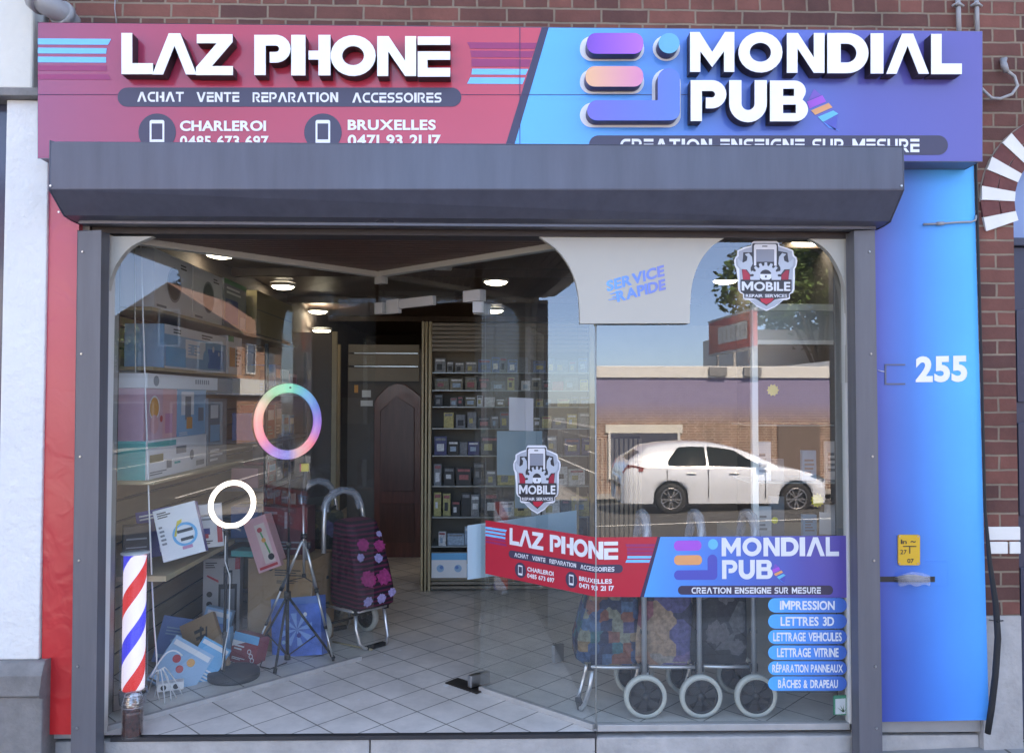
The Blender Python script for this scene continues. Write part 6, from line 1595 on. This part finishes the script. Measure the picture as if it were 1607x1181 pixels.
def dim(m_):  # darker, greyer copies: dim interior shade put into the packet colours
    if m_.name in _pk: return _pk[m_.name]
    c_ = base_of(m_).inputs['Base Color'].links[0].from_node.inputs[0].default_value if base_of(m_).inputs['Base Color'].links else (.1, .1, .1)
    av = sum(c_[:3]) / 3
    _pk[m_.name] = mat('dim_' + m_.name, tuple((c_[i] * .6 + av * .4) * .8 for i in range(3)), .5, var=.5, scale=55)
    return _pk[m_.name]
names = {584: 'top', 612: 'second', 638: 'third', 672: 'fourth', 715: 'fifth', 763: 'sixth', 812: 'seventh', 858: 'bottom'}
pals = {584: [(cG, 'grey'), (cG, 'grey'), (cB, 'blue'), (cW, 'white')], 612: [(cY, 'yellow'), (cK, 'black'), (cOl, 'olive'), (cW, 'white'), (cG, 'grey'), (cRed, 'red')], 638: [(cK, 'black'), (cY, 'yellow'), (cG, 'grey'), (cOl, 'olive'), (cW, 'white')],
        672: [(cG, 'grey'), (cK, 'black'), (cOl, 'olive'), (cY, 'yellow')], 715: [(cK, 'black'), (cG, 'grey'), (cNavy, 'navy')], 763: [(cY, 'yellow'), (cK, 'black'), (cW, 'white'), (cG, 'grey')], 812: [(cW, 'white'), (cG, 'grey'), (cY, 'yellow'), (cK, 'black')], 858: [(cW, 'white'), (cG, 'grey'), (cLB, 'light blue')]}
mhook = MB()
cnt = {}
for py, nm in names.items():
    x = pxs(680, YU); hgt = {584: .13, 612: .11, 638: .10, 672: .13, 715: .16, 763: .19, 812: .19, 858: .15}[py]
    i = 0
    while x < pxs(918, YU):
        w = rnd.uniform(.045, .12) * (1.3 if py > 700 else 1); h = hgt * rnd.uniform(.6, 1.02); m_, cn = pals[py][rnd.randrange(len(pals[py]))]
        if rnd.random() < .05: x += w * .5; continue
        inner = rnd.choice([cW, cK, cG, cY, cRed, cLB])
        cnt[(nm, cn)] = cnt.get((nm, cn), 0) + 1
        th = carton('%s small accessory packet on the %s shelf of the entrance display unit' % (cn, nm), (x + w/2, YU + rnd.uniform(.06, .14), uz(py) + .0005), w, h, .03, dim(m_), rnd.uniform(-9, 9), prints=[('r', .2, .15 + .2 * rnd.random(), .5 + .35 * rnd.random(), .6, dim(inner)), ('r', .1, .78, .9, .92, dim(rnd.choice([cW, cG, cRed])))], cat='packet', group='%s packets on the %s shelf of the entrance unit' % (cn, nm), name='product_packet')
        x += w + rnd.uniform(.004, .018); i += 1
# tall box with blue artwork at the unit foot
carton('white and blue box with two splash pictures at the foot of the display unit', (pxs(706, YU), YU + .005 - .03, .115), .285, .20, .03, cW, 0, prints=[('r', 0, .72, 1, 1, cCy), ('c', .25, .38, .03, cLB), ('c', .75, .38, .03, cLB), ('c', .28, .42, .014, cB), ('c', .72, .42, .014, cB)])
# vertical slat counter + right side
vc = thing('slatted_counter', 'counter front of narrow vertical wooden slats behind the glass corner', 'counter', (1.05, 2.2, 0))
mb = MB(); x = pxs(936, 2.2)
while x < pxs(1003, 2.2): mb.box(x, x + .022, 2.2, 2.225, .05, 1.26); x += .036
build_each(mb, 'slat', mat('counter_slat', (.30, .23, .16), .5, var=.12), vc); MB().box(pxs(934, 2.2), pxs(1005, 2.2), 2.226, 2.26, 0.0, 1.28).build('backing', M_slat_dk, vc)
# white framed cabinet on a pale plinth at the right
pl = thing('display_plinth', 'low beige plinth under the white framed cabinet at the right', 'plinth', (1.75, .6, 0))
MB().box(1.42, XRW - .002, .50, 1.25, 0, .78).build('plinth_body', mat('beige_plinth', (.40, .38, .35), .6, var=.04), pl, bevel=.004)
MB().box(1.41, XRW - .003, .45, .498, 0, .06).build('kick_board', cG, pl)
wc = thing('glass_cabinet', 'white framed glass cabinet standing on the beige plinth at the right', 'cabinet', (1.75, .6, .78))
yc = .56
zz = lambda py: PY(1200, py, yc).z
xc0 = pxs(1181, yc); xc1 = pxs(1190.5, yc)
mb = MB().box(xc0, xc1, yc, yc + .035, .785, zz(476)).box(XRW - .04, XRW - .005, yc, yc + .035, .785, zz(476))
mb.box(xc1 + .0005, XRW - .041, yc, yc + .034, zz(487), zz(476.5)).box(xc1 + .0005, XRW - .041, yc, yc + .034, zz(540), zz(533))
mb.build('frame', mat('white_cabinet_frame', (.85, .87, .85), .35, var=.02), wc, bevel=.002)
MB().box(xc1 + .001, XRW - .042, yc + .008, yc + .02, zz(532.5), zz(487.5)).build('header_panel', mat('pale_header', (.42, .46, .47), .3, var=.06), wc)
mb = MB()
for z in (1.1, 1.42): mb.box(xc0 + .01, XRW - .01, yc + .05, yc + .4, z - .008, z)
build_each(mb, 'shelf', mat('grey_glass_shelf', (.30, .33, .33), .2, var=.05), wc)
def star(lab, px, py, y, r, n=12):
    c_ = PY(px, py, y); pts = []
    for k in range(n * 2):
        a_ = math.pi * k / n; q = r * (1 if k % 2 == 0 else .78); pts.append((c_.x + q * math.cos(a_), c_.z + q * math.sin(a_)))
    mb = MB().prism(pts, lambda u, v, d: (u, d, v), y, y + .003); tag(mb.build('price_star', mat('star_yellow', (.80, .66, .04), .5)), lab, 'price card', 'yellow star price cards in the right window')
star('yellow star price card low at the right beside the white paper', 1283, 785, .50, .038)
star('yellow round price card at the right edge of the front pane', 1323, 690, .50, .024)
star('yellow round price card high in the right window', 1213, 612, .55, .034, 10)
star('small yellow star price card low left of the white paper', 1216, 816, .55, .020)
mb = MB().prism([xz(x, y, .48) for x, y in ((1286, 803), (1331, 806), (1331, 838), (1286, 838))], lambda u, v, d: (u, d, v), .48, .482); tag(mb.build('paper_sheet', cW), 'white paper sheet behind the right edge of the front pane', 'paper')
pnl = [('white', cW, 1.53, .05), ('grey', cG, 1.62, .16), ('light blue', cLB, 1.80, .12), ('white', cW, 1.95, .2)]
for z, lv in ((.786, 'bottom'), (1.1005, 'middle')):
    for i, (cn, m_, x, y) in enumerate(pnl):
        h = .12 + .05 * ((i * 7 + int(z * 10)) % 3)
        carton('%s phone case box on the %s level of the glass cabinet%s' % (cn, lv, ', near the mullion' if i == 0 else ', by the wall' if i == 3 else ''), (x, yc + .1 + y * .4, z), .08, h, .03, m_, 0, prints=[('b', .15, .2, .85, .75, 4, cG)], cat='box')

# ================================================================== across the street (seen mirrored in the panes)
def gable_house(): pass
M_brown_brick = brick_mat('brown_brick', lin((165, 120, 100)), lin((140, 100, 84)), lin((185, 170, 150)), squash=1)
M_red_brick2 = brick_mat('street_brick', lin((150, 112, 96)), lin((118, 86, 76)), lin((196, 180, 164)), squash=1, ms=.012, top=(0.9, 1.5, (.27, .24, .40)))
M_roof = mat('roof_tiles', lin((120, 84, 68)), .8, var=.3, scale=7, bump=.6, bscale=20)
M_slate = mat('slate_roof', (.06, .065, .075), .6, var=.25, scale=5)
M_dkglass = mat('dark_window_glass', (.05, .06, .09), .08, var=.1)
M_wframe = mat('white_window_frame', (.75, .75, .74), .4, var=.03)
YO = -16.6
def gzo(x, y): return gz(x, max(y, -16.6))
# low wall-like workshop with a white parapet
ws = thing('workshop_building', 'low brick workshop with a white parapet and a painted violet band across the street', 'building', (6, YO, gz(6, YO)))
zt = 2.42
mb = MB().box(2.3, 9.0, YO - 7, YO, -2.0, 2.12); mb.build('wall', M_red_brick2, ws)
mb = MB().box(2.25, 9.05, YO - 7.05, YO + .05, 2.121, zt); mb.build('parapet', M_wframe, ws, bevel=.01)
mb = MB().box(2.9, 4.9, YO + .0005, YO + .04, .68, .90); mb.build('lintel', M_cream_stucco, ws)
gdo = MB().box(3.0, 4.8, YO + .0005, YO + .03, -.5, .679); g_ = gdo.build('shop_window', M_dkglass, ws)
MB().box(2.97, 3.03, YO + .031, YO + .06, -.5, .679).box(4.77, 4.83, YO + .031, YO + .06, -.5, .679).box(3.031, 4.769, YO + .031, YO + .06, -.52, -.46).build('window_frame', M_wframe, g_)
mb = MB().box(7.4, 8.5, YO + .0005, YO + .03, -1.2, .9); d0 = mb.build('door', mat('faded_brown_door', (.17, .12, .10), .5, var=.1), ws)
mb = MB()
for x in (5.6, 6.5): mb.box(x, x + .45, YO + .051, YO + .12, 2.17, 2.4)
build_each(mb, 'vent', cG, ws)
# white annexe behind to the right, tree, billboard
an = thing('white_annexe', 'pale flat roofed annexe right of the workshop across the street', 'building', (12, -20, -1.2))
mb = MB().box(9.1, 18, YO - 9, YO - .5, -2, 2.2); mb.build('wall', M_brown_brick, an)
mb = MB().box(9.6, 17.9, -32, YO - 9.1, -2, 4.2); mb.build('rear_block', M_white_stucco, an)
MB().box(9.05, 18.05, YO - 9.05, YO - .45, 2.201, 2.6).build('parapet', M_wframe, an)
for i, x in enumerate((10.2, 12.6, 15.0)):
    w_ = MB().box(x, x + 1.3, YO - .4995, YO - .46, -.1, 1.2).build('window', M_dkglass, an)
    MB().box(x - .06, x, YO - .4995, YO - .43, -.16, 1.26).box(x + 1.3, x + 1.36, YO - .4995, YO - .43, -.16, 1.26).box(x + .001, x + 1.299, YO - .459, YO - .43, 1.2, 1.26).box(x + .001, x + 1.299, YO - .459, YO - .43, -.16, -.1).build('window_frame', M_wframe, w_)
bb = thing('roof_billboard', 'long red billboard with pale letters on posts above the workshop', 'billboard', (7.5, -20, 2.5))
Mb = Matrix.Translation((8.15, -23.2, 3.15)) @ Matrix.Rotation(R(-92), 4, 'Z')
MB(Mb).box(-2.3, 2.3, 0, .12, .1, 1.25).build('board', mat('billboard_red', (.42, .05, .04), .5, var=.08), bb)
mb = MB(Mb).box(-1.75, 1.2, -.012, -.0005, .38, .98); mb.build('text_panel', mat('billboard_letters', (.42, .44, .44), .5, var=.4, scale=3), bb)
mb = MB(Mb)
for k in range(6): mb.box(-1.6 + .45 * k, -1.5 + .45 * k, -.02, -.0125, .5, .86)
mb.build('worn_strokes', cG, bb)
mb = MB(Mb)
for x in (-1.8, 0, 1.8): mb.box(x - .05, x + .05, .121, .2, -2.6, 1.2)
mb.box(-2.35, 2.35, -.01, .13, 1.251, 1.33).box(-2.35, 2.35, -.01, .13, .02, .099); mb.build('posts', M_pvc, bb)
# trees
def tree(lab, x, y, z0, h, r, seed, n=2600, dark=(.045, .085, .02), nm='broadleaf_tree'):
    rr = random.Random(seed); t = thing(nm, lab, 'tree', (x, y, z0), 'trees across the street')
    mb = MB(); top = Vector((x, y, z0 + h * .62))
    mb.tube([(x, y, z0 - .3), (x + .05, y, z0 + h * .3), top], [.22 * h / 8, .16 * h / 8, .07 * h / 8], 10)
    cl = []
    for k in range(16):
        a_ = rr.uniform(0, 6.28); el_ = rr.uniform(-.2, 1.2); d = Vector((math.cos(a_) * math.cos(el_), math.sin(a_) * math.cos(el_), math.sin(el_) * 1.05))
        c_ = Vector((x, y, z0 + h * .60)) + d * r * rr.uniform(.45, .85); cl.append((c_, r * rr.uniform(.25, .45)))
        mb.tube([(x, y, z0 + h * .35 + .02 * k), (Vector((x, y, z0 + h * .5)) + c_) / 2, c_], [.06 * h / 8, .04 * h / 8, .015], 6)
    mb.build('trunk', mat('bark', (.10, .075, .055), .9, var=.3, scale=12, bump=.5), t)
    vs = []; fs = []; fm = []
    for i in range(n):
        c_, cr_ = cl[rr.randrange(len(cl))]
        d = Vector((rr.gauss(0, 1), rr.gauss(0, 1), rr.gauss(0, 1))).normalized() * cr_ * (rr.random() ** .4)
        p = c_ + d; s_ = rr.uniform(.05, .12) * (r / 2.5)
        u = Vector((rr.gauss(0, 1), rr.gauss(0, 1), rr.gauss(0, .6))).normalized(); w = u.cross(Vector((rr.gauss(0, 1), rr.gauss(0, 1), rr.gauss(0, 1)))).normalized()
        o = len(vs); vs += [p - u * s_, p + w * s_ * .55, p + u * s_, p - w * s_ * .55]; fs.append((o, o + 1, o + 2, o + 3)); fm.append(0 if rr.random() < .55 else 1)
    mb = MB(); mb.m(mat('leaf_%d' % seed, dark, .6, var=.3, scale=2)); mb.m(mat('leaf_light_%d' % seed, tuple(v * 1.8 for v in dark), .6, var=.3, scale=2)); mb.mi = 0
    mb.v = vs; mb.f = [list(f) for f in fs]; mb.fm = fm
    mb.build('crown', None, t)
tree('broad green tree behind the billboard across the street', 11.9, -24.5, -1.2, 9.6, 3.7, 1, 26000)
tree('broad green tree at the right behind the white annexe', 17.8, -25.5, -1.2, 9.8, 4.0, 2, 22000)
# row of houses along the far side
def row_house(x0, x1, zeave, ridge, wallm, lab, seed, gable=False, name='street_house', y0=YO, depth=9.0):
    rr = random.Random(seed); xm_ = (x0 + x1) / 2; g0 = gzo(xm_, y0); t = thing(name, lab, 'house', (xm_, y0, g0))
    z0 = g0 - .5
    if gable:
        mb = MB().prism([(x0, z0), (x1, z0), (x1, zeave), (xm_, ridge), (x0, zeave)], lambda u, v, d: (u, d, v), y0 - depth, y0)
    else:
        mb = MB().box(x0, x1, y0 - depth, y0, z0, zeave)
    mb.build('wall', wallm, t)
    if gable:
        for sx, xa_, xb_ in ((-1, x0 - .35, xm_), (1, x1 + .35, xm_)):
            sl_ = (ridge - zeave) / (xm_ - x0); za = zeave - .35 * sl_ + .03
            v_ = [(xa_, y0 + .4, za), (xb_, y0 + .4, ridge + .03), (xb_, y0 - depth - .2, ridge + .03), (xa_, y0 - depth - .2, za)]
            v_ += [(a_, b2, c_ + .14) for a_, b2, c_ in v_]
            MB().add(v_, [(0,3,2,1),(4,5,6,7),(0,1,5,4),(1,2,6,5),(2,3,7,6),(3,0,4,7)]).build('roof', M_roof, t)
    else:
        ym = y0 - depth / 2
        v_ = [(x0 - .05, y0 + .3, zeave + .001), (x1 + .05, y0 + .3, zeave + .001), (x1 + .05, ym, ridge), (x0 - .05, ym, ridge), (x0 - .05, y0 - depth, zeave + .001), (x1 + .05, y0 - depth, zeave + .001)]
        rf = MB().add(v_, [(0, 1, 2, 3), (3, 2, 5, 4), (0, 3, 4), (1, 5, 2), (0, 4, 5, 1)]).build('roof', M_roof if seed % 2 else M_slate, t)
        cx_ = x0 + .8; MB().box(cx_, cx_ + .7, ym - .3, ym + .3, ridge - .5, ridge + .9).build('chimney', wallm, rf)
    nw = max(2, int((x1 - x0) / 1.9)); lv = []
    z = g0 + .9
    while z + 1.5 < zeave: lv.append(z); z += 2.8
    for j, z in enumerate(lv):
        for i in range(nw):
            cx_ = x0 + (x1 - x0) * (i + .5) / nw; hw = .5
            if j == 0 and i == 0:
                d_2 = MB().box(cx_ - .5, cx_ + .5, y0 + .001, y0 + .04, g0, g0 + 2.1).build('door', mat('brown_door', (.12, .06, .04), .5), t); MB().cyl((cx_ + .38, y0 + .041, g0 + 1.0), (0, 1, 0), .03, .05, 10).build('handle', M_steel, d_2); continue
            w_ = MB().box(cx_ - hw, cx_ + hw, y0 + .001, y0 + .03, z, z + 1.35).build('window', M_dkglass, t)
            mb = MB().box(cx_ - hw - .07, cx_ - hw, y0 + .001, y0 + .07, z - .07, z + 1.42).box(cx_ + hw, cx_ + hw + .07, y0 + .001, y0 + .07, z - .07, z + 1.42)
            mb.box(cx_ - hw + .001, cx_ + hw - .001, y0 + .0305, y0 + .07, z + 1.35, z + 1.42).box(cx_ - hw + .001, cx_ + hw - .001, y0 + .0305, y0 + .10, z - .09, z).box(cx_ - .025, cx_ + .025, y0 + .0305, y0 + .06, z + .001, z + 1.349)
            mb.build('frame', M_wframe, w_)
    return t
gh = row_house(19.0, 26.5, 5.0, 8.6, M_brown_brick, 'brown brick gabled house with a tiled roof across the street to the right', 3, True, 'gabled_house')
MB().box(18.9, 26.6, YO + .001, YO + 1.0, 2.3, 2.75).build('balcony', M_wframe, gh)

hx, y0_, y1_ = 33.0, -19.0, -12.2; ym_ = (y0_ + y1_) / 2; hg = gz(33, -16)
t = thing('corner_house', 'brown brick corner house with a pale shop band and its gable towards the street', 'house', (hx, ym_, hg))
MB().prism([(y0_, hg - .5), (y1_, hg - .5), (y1_, 4.9), (ym_, 7.1), (y0_, 4.9)], lambda u, v, d: (d, u, v), hx, hx + 7).build('wall', M_brown_brick, t)
for ya_, yb_ in ((y0_ - .4, ym_), (y1_ + .4, ym_)):
    za = 4.9 - .4 * 2.2 / 3.5 + .02
    v_ = [(hx - .35, ya_, za), (hx - .35, yb_, 7.12), (hx + 7.3, yb_, 7.12), (hx + 7.3, ya_, za)]; v_ += [(a_, b2, c_ + .16) for a_, b2, c_ in v_]
    MB().add(v_, [(0,3,2,1),(4,5,6,7),(0,1,5,4),(1,2,6,5),(2,3,7,6),(3,0,4,7)]).build('roof', M_roof, t)
MB().box(hx - .25, hx - .001, y0_, y1_ + .25, 1.75, 2.55).box(hx, hx + 7, y1_ + .001, y1_ + .25, 1.75, 2.55).build('shop_band', M_wframe, t)
for (a_, b2, z0, z1) in ((ym_ - .45, ym_ + .45, 4.2, 5.9), (y0_ + .8, y0_ + 1.9, 2.9, 4.3), (y1_ - 1.9, y1_ - .8, 2.9, 4.3), (y0_ + .6, y0_ + 2.6, -.6, 1.3), (y1_ - 3.2, y1_ - .8, -.6, 1.3)):
    w_ = MB().box(hx - .03, hx - .001, a_, b2, z0, z1).build('window', M_dkglass, t)
    MB().box(hx - .08, hx - .001, a_ - .09, a_, z0 - .09, z1 + .09).box(hx - .08, hx - .001, b2, b2 + .09, z0 - .09, z1 + .09).box(hx - .08, hx - .031, a_ + .001, b2 - .001, z1, z1 + .09).box(hx - .1, hx - .031, a_ + .001, b2 - .001, z0 - .09, z0).build('frame', M_wframe, w_)
for k in range(2):
    x = hx + 1.2 + 3.0 * k
    w_ = MB().box(x, x + 1.2, y1_ + .001, y1_ + .03, 2.9, 4.3).build('window', M_dkglass, t)
    MB().box(x - .08, x, y1_ + .001, y1_ + .08, 2.82, 4.38).box(x + 1.2, x + 1.28, y1_ + .001, y1_ + .08, 2.82, 4.38).box(x + .001, x + 1.199, y1_ + .031, y1_ + .08, 4.3, 4.38).box(x + .001, x + 1.199, y1_ + .031, y1_ + .08, 2.82, 2.9).build('frame', M_wframe, w_)
tree('added dark tree behind the corner house that darkens the left pane reflection', 49.5, -20.0, -1.2, 14.5, 3.9, 7, 22000, (.022, .04, .014))  # tree added so that the left pane mirrors less bright sky
tree('bushy tree left of the corner house at the right end of the street', 27.0, -17.5, -.6, 7.2, 2.6, 5, 9000)
row_house(-5.5, 2.2, 5.4, 8.0, M_brown_brick, 'brick house directly across, left of the workshop', 6) if False else None
row_house(-14.5, -7.5, 5.2, 7.8, M_cream_stucco, 'cream house across the street to the left', 7)
row_house(-22.5, -14.6, 5.8, 8.4, M_brown_brick, 'brick house second across the street to the left', 8)
row_house(-31.0, -22.6, 5.0, 7.6, M_white_stucco, 'white house third across the street to the left', 9)
row_house(-46.0, -36.0, 5.4, 8.4, M_brown_brick, 'far brick house with a dark roof down the street', 10)
row_house(-60.0, -46.1, 5.0, 8.0, M_cream_stucco, 'farthest cream house down the street', 12)
tree('bushy street tree far down the street to the left', -30.5, -12.6, -.9, 6.0, 2.1, 3, 6000, (.05, .10, .02))
tree('street tree beyond the white house down the street', -42.0, -12.4, -.9, 6.4, 2.3, 4, 6000, (.05, .10, .02))

# ---- cars
def car(lab, pos, yaw, paint, name='parked_car', driver=False):
    t = thing(name, lab, 'car', (0, 0, 0))
    L = 4.37
    top = [(0.0, .62), (.02, .80), (.08, .98), (.14, 1.06), (.50, 1.32), (.56, 1.385), (.95, 1.455), (1.45, 1.49), (1.95, 1.48), (2.4, 1.40), (2.8, 1.26), (3.15, 1.08), (3.32, 1.00), (3.75, .93), (4.08, .84), (4.28, .70), (4.36, .55)]
    def ztop(x):
        for i in range(len(top) - 1):
            if top[i][0] <= x <= top[i+1][0]: k = (x - top[i][0]) / (top[i+1][0] - top[i][0]); return top[i][1] * (1-k) + top[i+1][1] * k
        return top[-1][1]
    def zbelt(x): return min(ztop(x) - .02, .98 + .03 * max(0, (1.2 - x)) - .02 * max(0, x - 2))
    def half(x):
        e = min(1, x / .45, (L - x) / .75); e = max(e, 0); return .885 * (.74 + .26 * math.sqrt(1 - (1 - e) ** 2))
    def zlow(x):
        b0 = .22
        for cx_ in (1.02, 3.66):
            d = abs(x - cx_)
            if d < .375: b0 = max(b0, .33 + math.sqrt(.375**2 - d*d))
        return min(b0, .71)
    xs_ = sorted(set([0.0, .02, .06, .12, .2, .3, .44, .46, .52, .6, .64, .67, .72, .8, .9, 1.02, 1.14, 1.24, 1.32, 1.37, 1.4, 1.5, 1.7, 1.9, 2.1, 2.3, 2.5, 2.7, 2.9, 3.1, 3.26, 3.28, 3.31, 3.38, 3.48, 3.58, 3.66, 3.76, 3.86, 3.96, 4.02, 4.04, 4.15, 4.24, 4.3, 4.34, 4.37]))
    def sec(x):
        h = half(x); zl, zb, zt_ = zlow(x), zbelt(x), ztop(x); green = zt_ - zb
        pts = [(h * .97, zl), (h * 1.0, max(zl + .001, .50)) if zl < .5 else (h, zl + .001), (h * 1.005, max(zl + .002, .72)), (h * .975, max(zl + .003, zb * .96)), (h * .95, max(zl + .004, zb))]
        if green > .06:
            rw = h * .95 - .26 * min(1, green / .5)
            pts += [((h * .95 * .35 + rw * .65), zb + green * .62), (rw, zb + green * .90), (rw * .82, zt_ - .012), (rw * .45, zt_), (0, zt_ + .006)]
        else:
            pts += [(h * .88, zb + green * .4), (h * .8, zb + green * .7), (h * .6, zt_ - .004), (h * .3, zt_), (0, zt_ + .002)]
        return pts
    S = [sec(x) for x in xs_]; n = len(S[0])
    vs = []
    for x, s_ in zip(xs_, S):
        vs += [(x, -y, z) for y, z in s_] + [(x, y, z) for y, z in reversed(s_[:-1])]
    m = 2 * n - 1; fs = []; 
    for i in range(len(xs_) - 1):
        for k in range(m - 1): fs.append((i*m+k, i*m+k+1, (i+1)*m+k+1, (i+1)*m+k))
    fs.append(list(range(m))); fs.append([(len(xs_)-1)*m + k for k in reversed(range(m))])
    mb = MB().add([(v[0] - L/2, v[1], v[2]) for v in vs], fs, True); body = mb.build('body', paint, t)
    MB().box(-L/2 + .3, L/2 - .3, -.78, .78, .20, .42).build('underbody', M_black, t)
    gl = mat('car_glass', (.008, .014, .016), .03, var=0, spec=.1)
    def skin(x, k, s_, off):   # point on the cross-section at fraction between belt (0) and roof edge (1)
        q = sec(x); a_, b2, c_ = q[4], q[5], q[6]
        if k < .62 / .9: kk = k / (.62 / .9); y = a_[0] * (1-kk) + b2[0] * kk; z = a_[1] * (1-kk) + b2[1] * kk
        else: kk = (k - .62/.9) / (1 - .62/.9); y = b2[0] * (1-kk) + c_[0] * kk; z = b2[1] * (1-kk) + c_[1] * kk
        return (x - L/2, s_ * (y + off), z + off * .3)
    for s_ in (-1, 1):
        for (x0, x1, nm) in ((.98, 1.78, 'side_window'), (1.84, 2.98, 'side_window')):
            N = 12; vs = []; fs = []
            for i in range(N + 1):
                x = x0 + (x1 - x0) * i / N
                lo = .08; hi = .90
                if nm and x0 < 1.2: hi = min(.90, .30 + (x - x0) * 2.6); lo = .08
                if x0 > 1.8: hi = min(.90, .12 + (x1 - x) * 1.15 + .1)
                for j in range(5): vs.append(skin(x, lo + (hi - lo) * j / 4, s_, .03))
            for i in range(N):
                for j in range(4): fs.append((i*5+j, (i+1)*5+j, (i+1)*5+j+1, i*5+j+1))
            MB().add(vs, fs).build('side_window', gl, t)
        mb = MB()
        for x in (1.81, 2.98 + .02, .94):
            for q in (0,): mb.box(x - L/2 - .007, x - L/2 + .007, s_ * (half(x) + .002) - .004, s_ * (half(x) + .002) + .004, .35, .94)
        mb.build('door_gap', M_black, t)
        for x in (1.35, 2.25): MB().box(x - L/2, x - L/2 + .2, s_ * (half(x) * .985) - .02, s_ * (half(x) * .985) + .03, .84, .87).build('door_handle', M_alu, t, bevel=.008)
        MB().box(2.85 - L/2, 3.02 - L/2, s_ * .86 - (.08 if s_ < 0 else -.0), s_ * .86 + (.16 if s_ > 0 else -.16) * .9, .98, 1.1).build('wing_mirror', paint, t, bevel=.03)
        MB().add([(.02 - L/2, s_ * (half(.02) + .012), .86), (.42 - L/2, s_ * (half(.42) + .012), .90), (.46 - L/2, s_ * (half(.46) + .012), .98), (.13 - L/2, s_ * (half(.13) + .012), 1.04), (.02 - L/2, s_ * half(.02) * .9, .86), (.42 - L/2, s_ * half(.42) * .9, .9), (.46 - L/2, s_ * half(.46) * .9, .98), (.13 - L/2, s_ * half(.13) * .9, 1.04)], [(0,1,2,3),(4,7,6,5),(0,4,5,1),(1,5,6,2),(2,6,7,3),(3,7,4,0)]).build('tail_light', mat('tail_red', (.30, .02, .025), .2, coat=.6), t)
        MB().add([(3.98 - L/2, s_ * (half(3.98) + .012), .80), (4.27 - L/2, s_ * (half(4.27) + .016), .66), (4.31 - L/2, s_ * (half(4.31) + .016), .72), (4.10 - L/2, s_ * (half(4.1) + .012), .84), (3.98 - L/2, s_ * half(3.98) * .85, .80), (4.27 - L/2, s_ * half(4.27) * .8, .66), (4.31 - L/2, s_ * half(4.31) * .8, .72), (4.10 - L/2, s_ * half(4.1) * .85, .84)], [(0,1,2,3),(4,7,6,5),(0,4,5,1),(1,5,6,2),(2,6,7,3),(3,7,4,0)]).build('headlight', mat('lamp_glass', (.10, .11, .12), .08, coat=1), t)
        for x in (1.02, 3.66):
            c_ = (x - L/2, s_ * .80, .325)
            mb = MB().lathe((c_[0], c_[1] - s_ * .10, c_[2]), (0, s_, 0), [(.20, 0), (.315, 0), (.325, .02), (.325, .17), (.31, .185), (.235, .19), (.20, .17), (.20, 0)], 36); w_ = mb.build('wheel', M_black_rub, t)
            mb = MB().lathe((c_[0], c_[1] - s_ * .02, c_[2]), (0, s_, 0), [(.0, .07), (.04, .075), (.05, .06)], 16)
            mb.torus((c_[0], c_[1] + s_ * .075, c_[2]), (0, 1, 0), .215, .016, 36, 8)
            for k in range(10):
                a_ = R(36 * k + (7 if k % 2 else -7)); d2 = Vector((math.cos(a_), 0, math.sin(a_))); n2 = Vector((-math.sin(a_), 0, math.cos(a_))); cc = Vector((c_[0], c_[1] + s_ * .06, c_[2]))
                v_ = [cc + Vector((0, dx, 0)) + d2 * rr_ + n2 * ww for dx in (-.012, .012) for rr_, ww in ((.03, -.012), (.21, -.016), (.21, .016), (.03, .012))]
                mb.add(v_, [(0,1,2,3),(7,6,5,4),(0,4,5,1),(1,5,6,2),(2,6,7,3),(3,7,4,0)])
            mb.build('rim', mat('alloy', (.45, .45, .47), .3, .8), w_); MB().cyl((c_[0], c_[1] + s_ * .03, c_[2]), (0, s_, 0), .2, .01, 30).build('brake_disc', M_black, w_)
    def strip_glass(nm, A, B, wa, wb):
        (xa_, ya_), (xb_, yb_) = A, B
        N = 6; vs = []
        for i in range(N + 1):
            k = i / N; x = xa_ + (xb_ - xa_) * k; z = ztop(x) + .012; w = wa + (wb - wa) * k
            for j in range(7):
                u = -1 + 2 * j / 6; vs.append((x - L/2, u * w, z - .03 * u * u))
        MB().add(vs, [(i*7+j, (i+1)*7+j, (i+1)*7+j+1, i*7+j+1) for i in range(N) for j in range(6)]).build(nm, gl, t)
    strip_glass('windscreen', (2.58, 0), (3.30, 0), .52, .70); strip_glass('rear_window', (.20, 0), (.44, 0), .62, .58)
    MB().box(-L/2 - .03, -L/2 + .02, -.26, .26, .62, .73).build('number_plate', M_wframe, t)
    t.location = pos; t.rotation_euler = (0, 0, R(yaw)); t.scale = (.97, 1, .96)
    return t
M_carwhite = mat('white_car_paint', (.76, .82, .93), .25, var=.01, coat=.8)
M_cardark = mat('dark_car_paint', (.04, .045, .06), .25, var=.02, coat=.8)
M_carsilver = mat('silver_car_paint', (.42, .43, .45), .28, .3, var=.02, coat=.8)
CARX, CARY = 4.72, -13.0
def cz(x, y): return gz(x, y)
c1 = car('white hatchback driving past, mirrored in the front pane', (CARX, CARY, cz(CARX, CARY)), 0, M_carwhite, 'passing_car')
c2 = car('silver hatchback parked across the street to the right', (21.0, -13.8, gz(21, -13.8)), 0, M_carsilver)
c3 = car('dark hatchback parked down the street to the left', (-17.0, -13.8, gz(-17, -13.8)), 180, M_cardark)
c4 = car('dark hatchback parked farthest down the street', (-25.0, -13.8, gz(-25, -13.8)), 180, M_cardark)
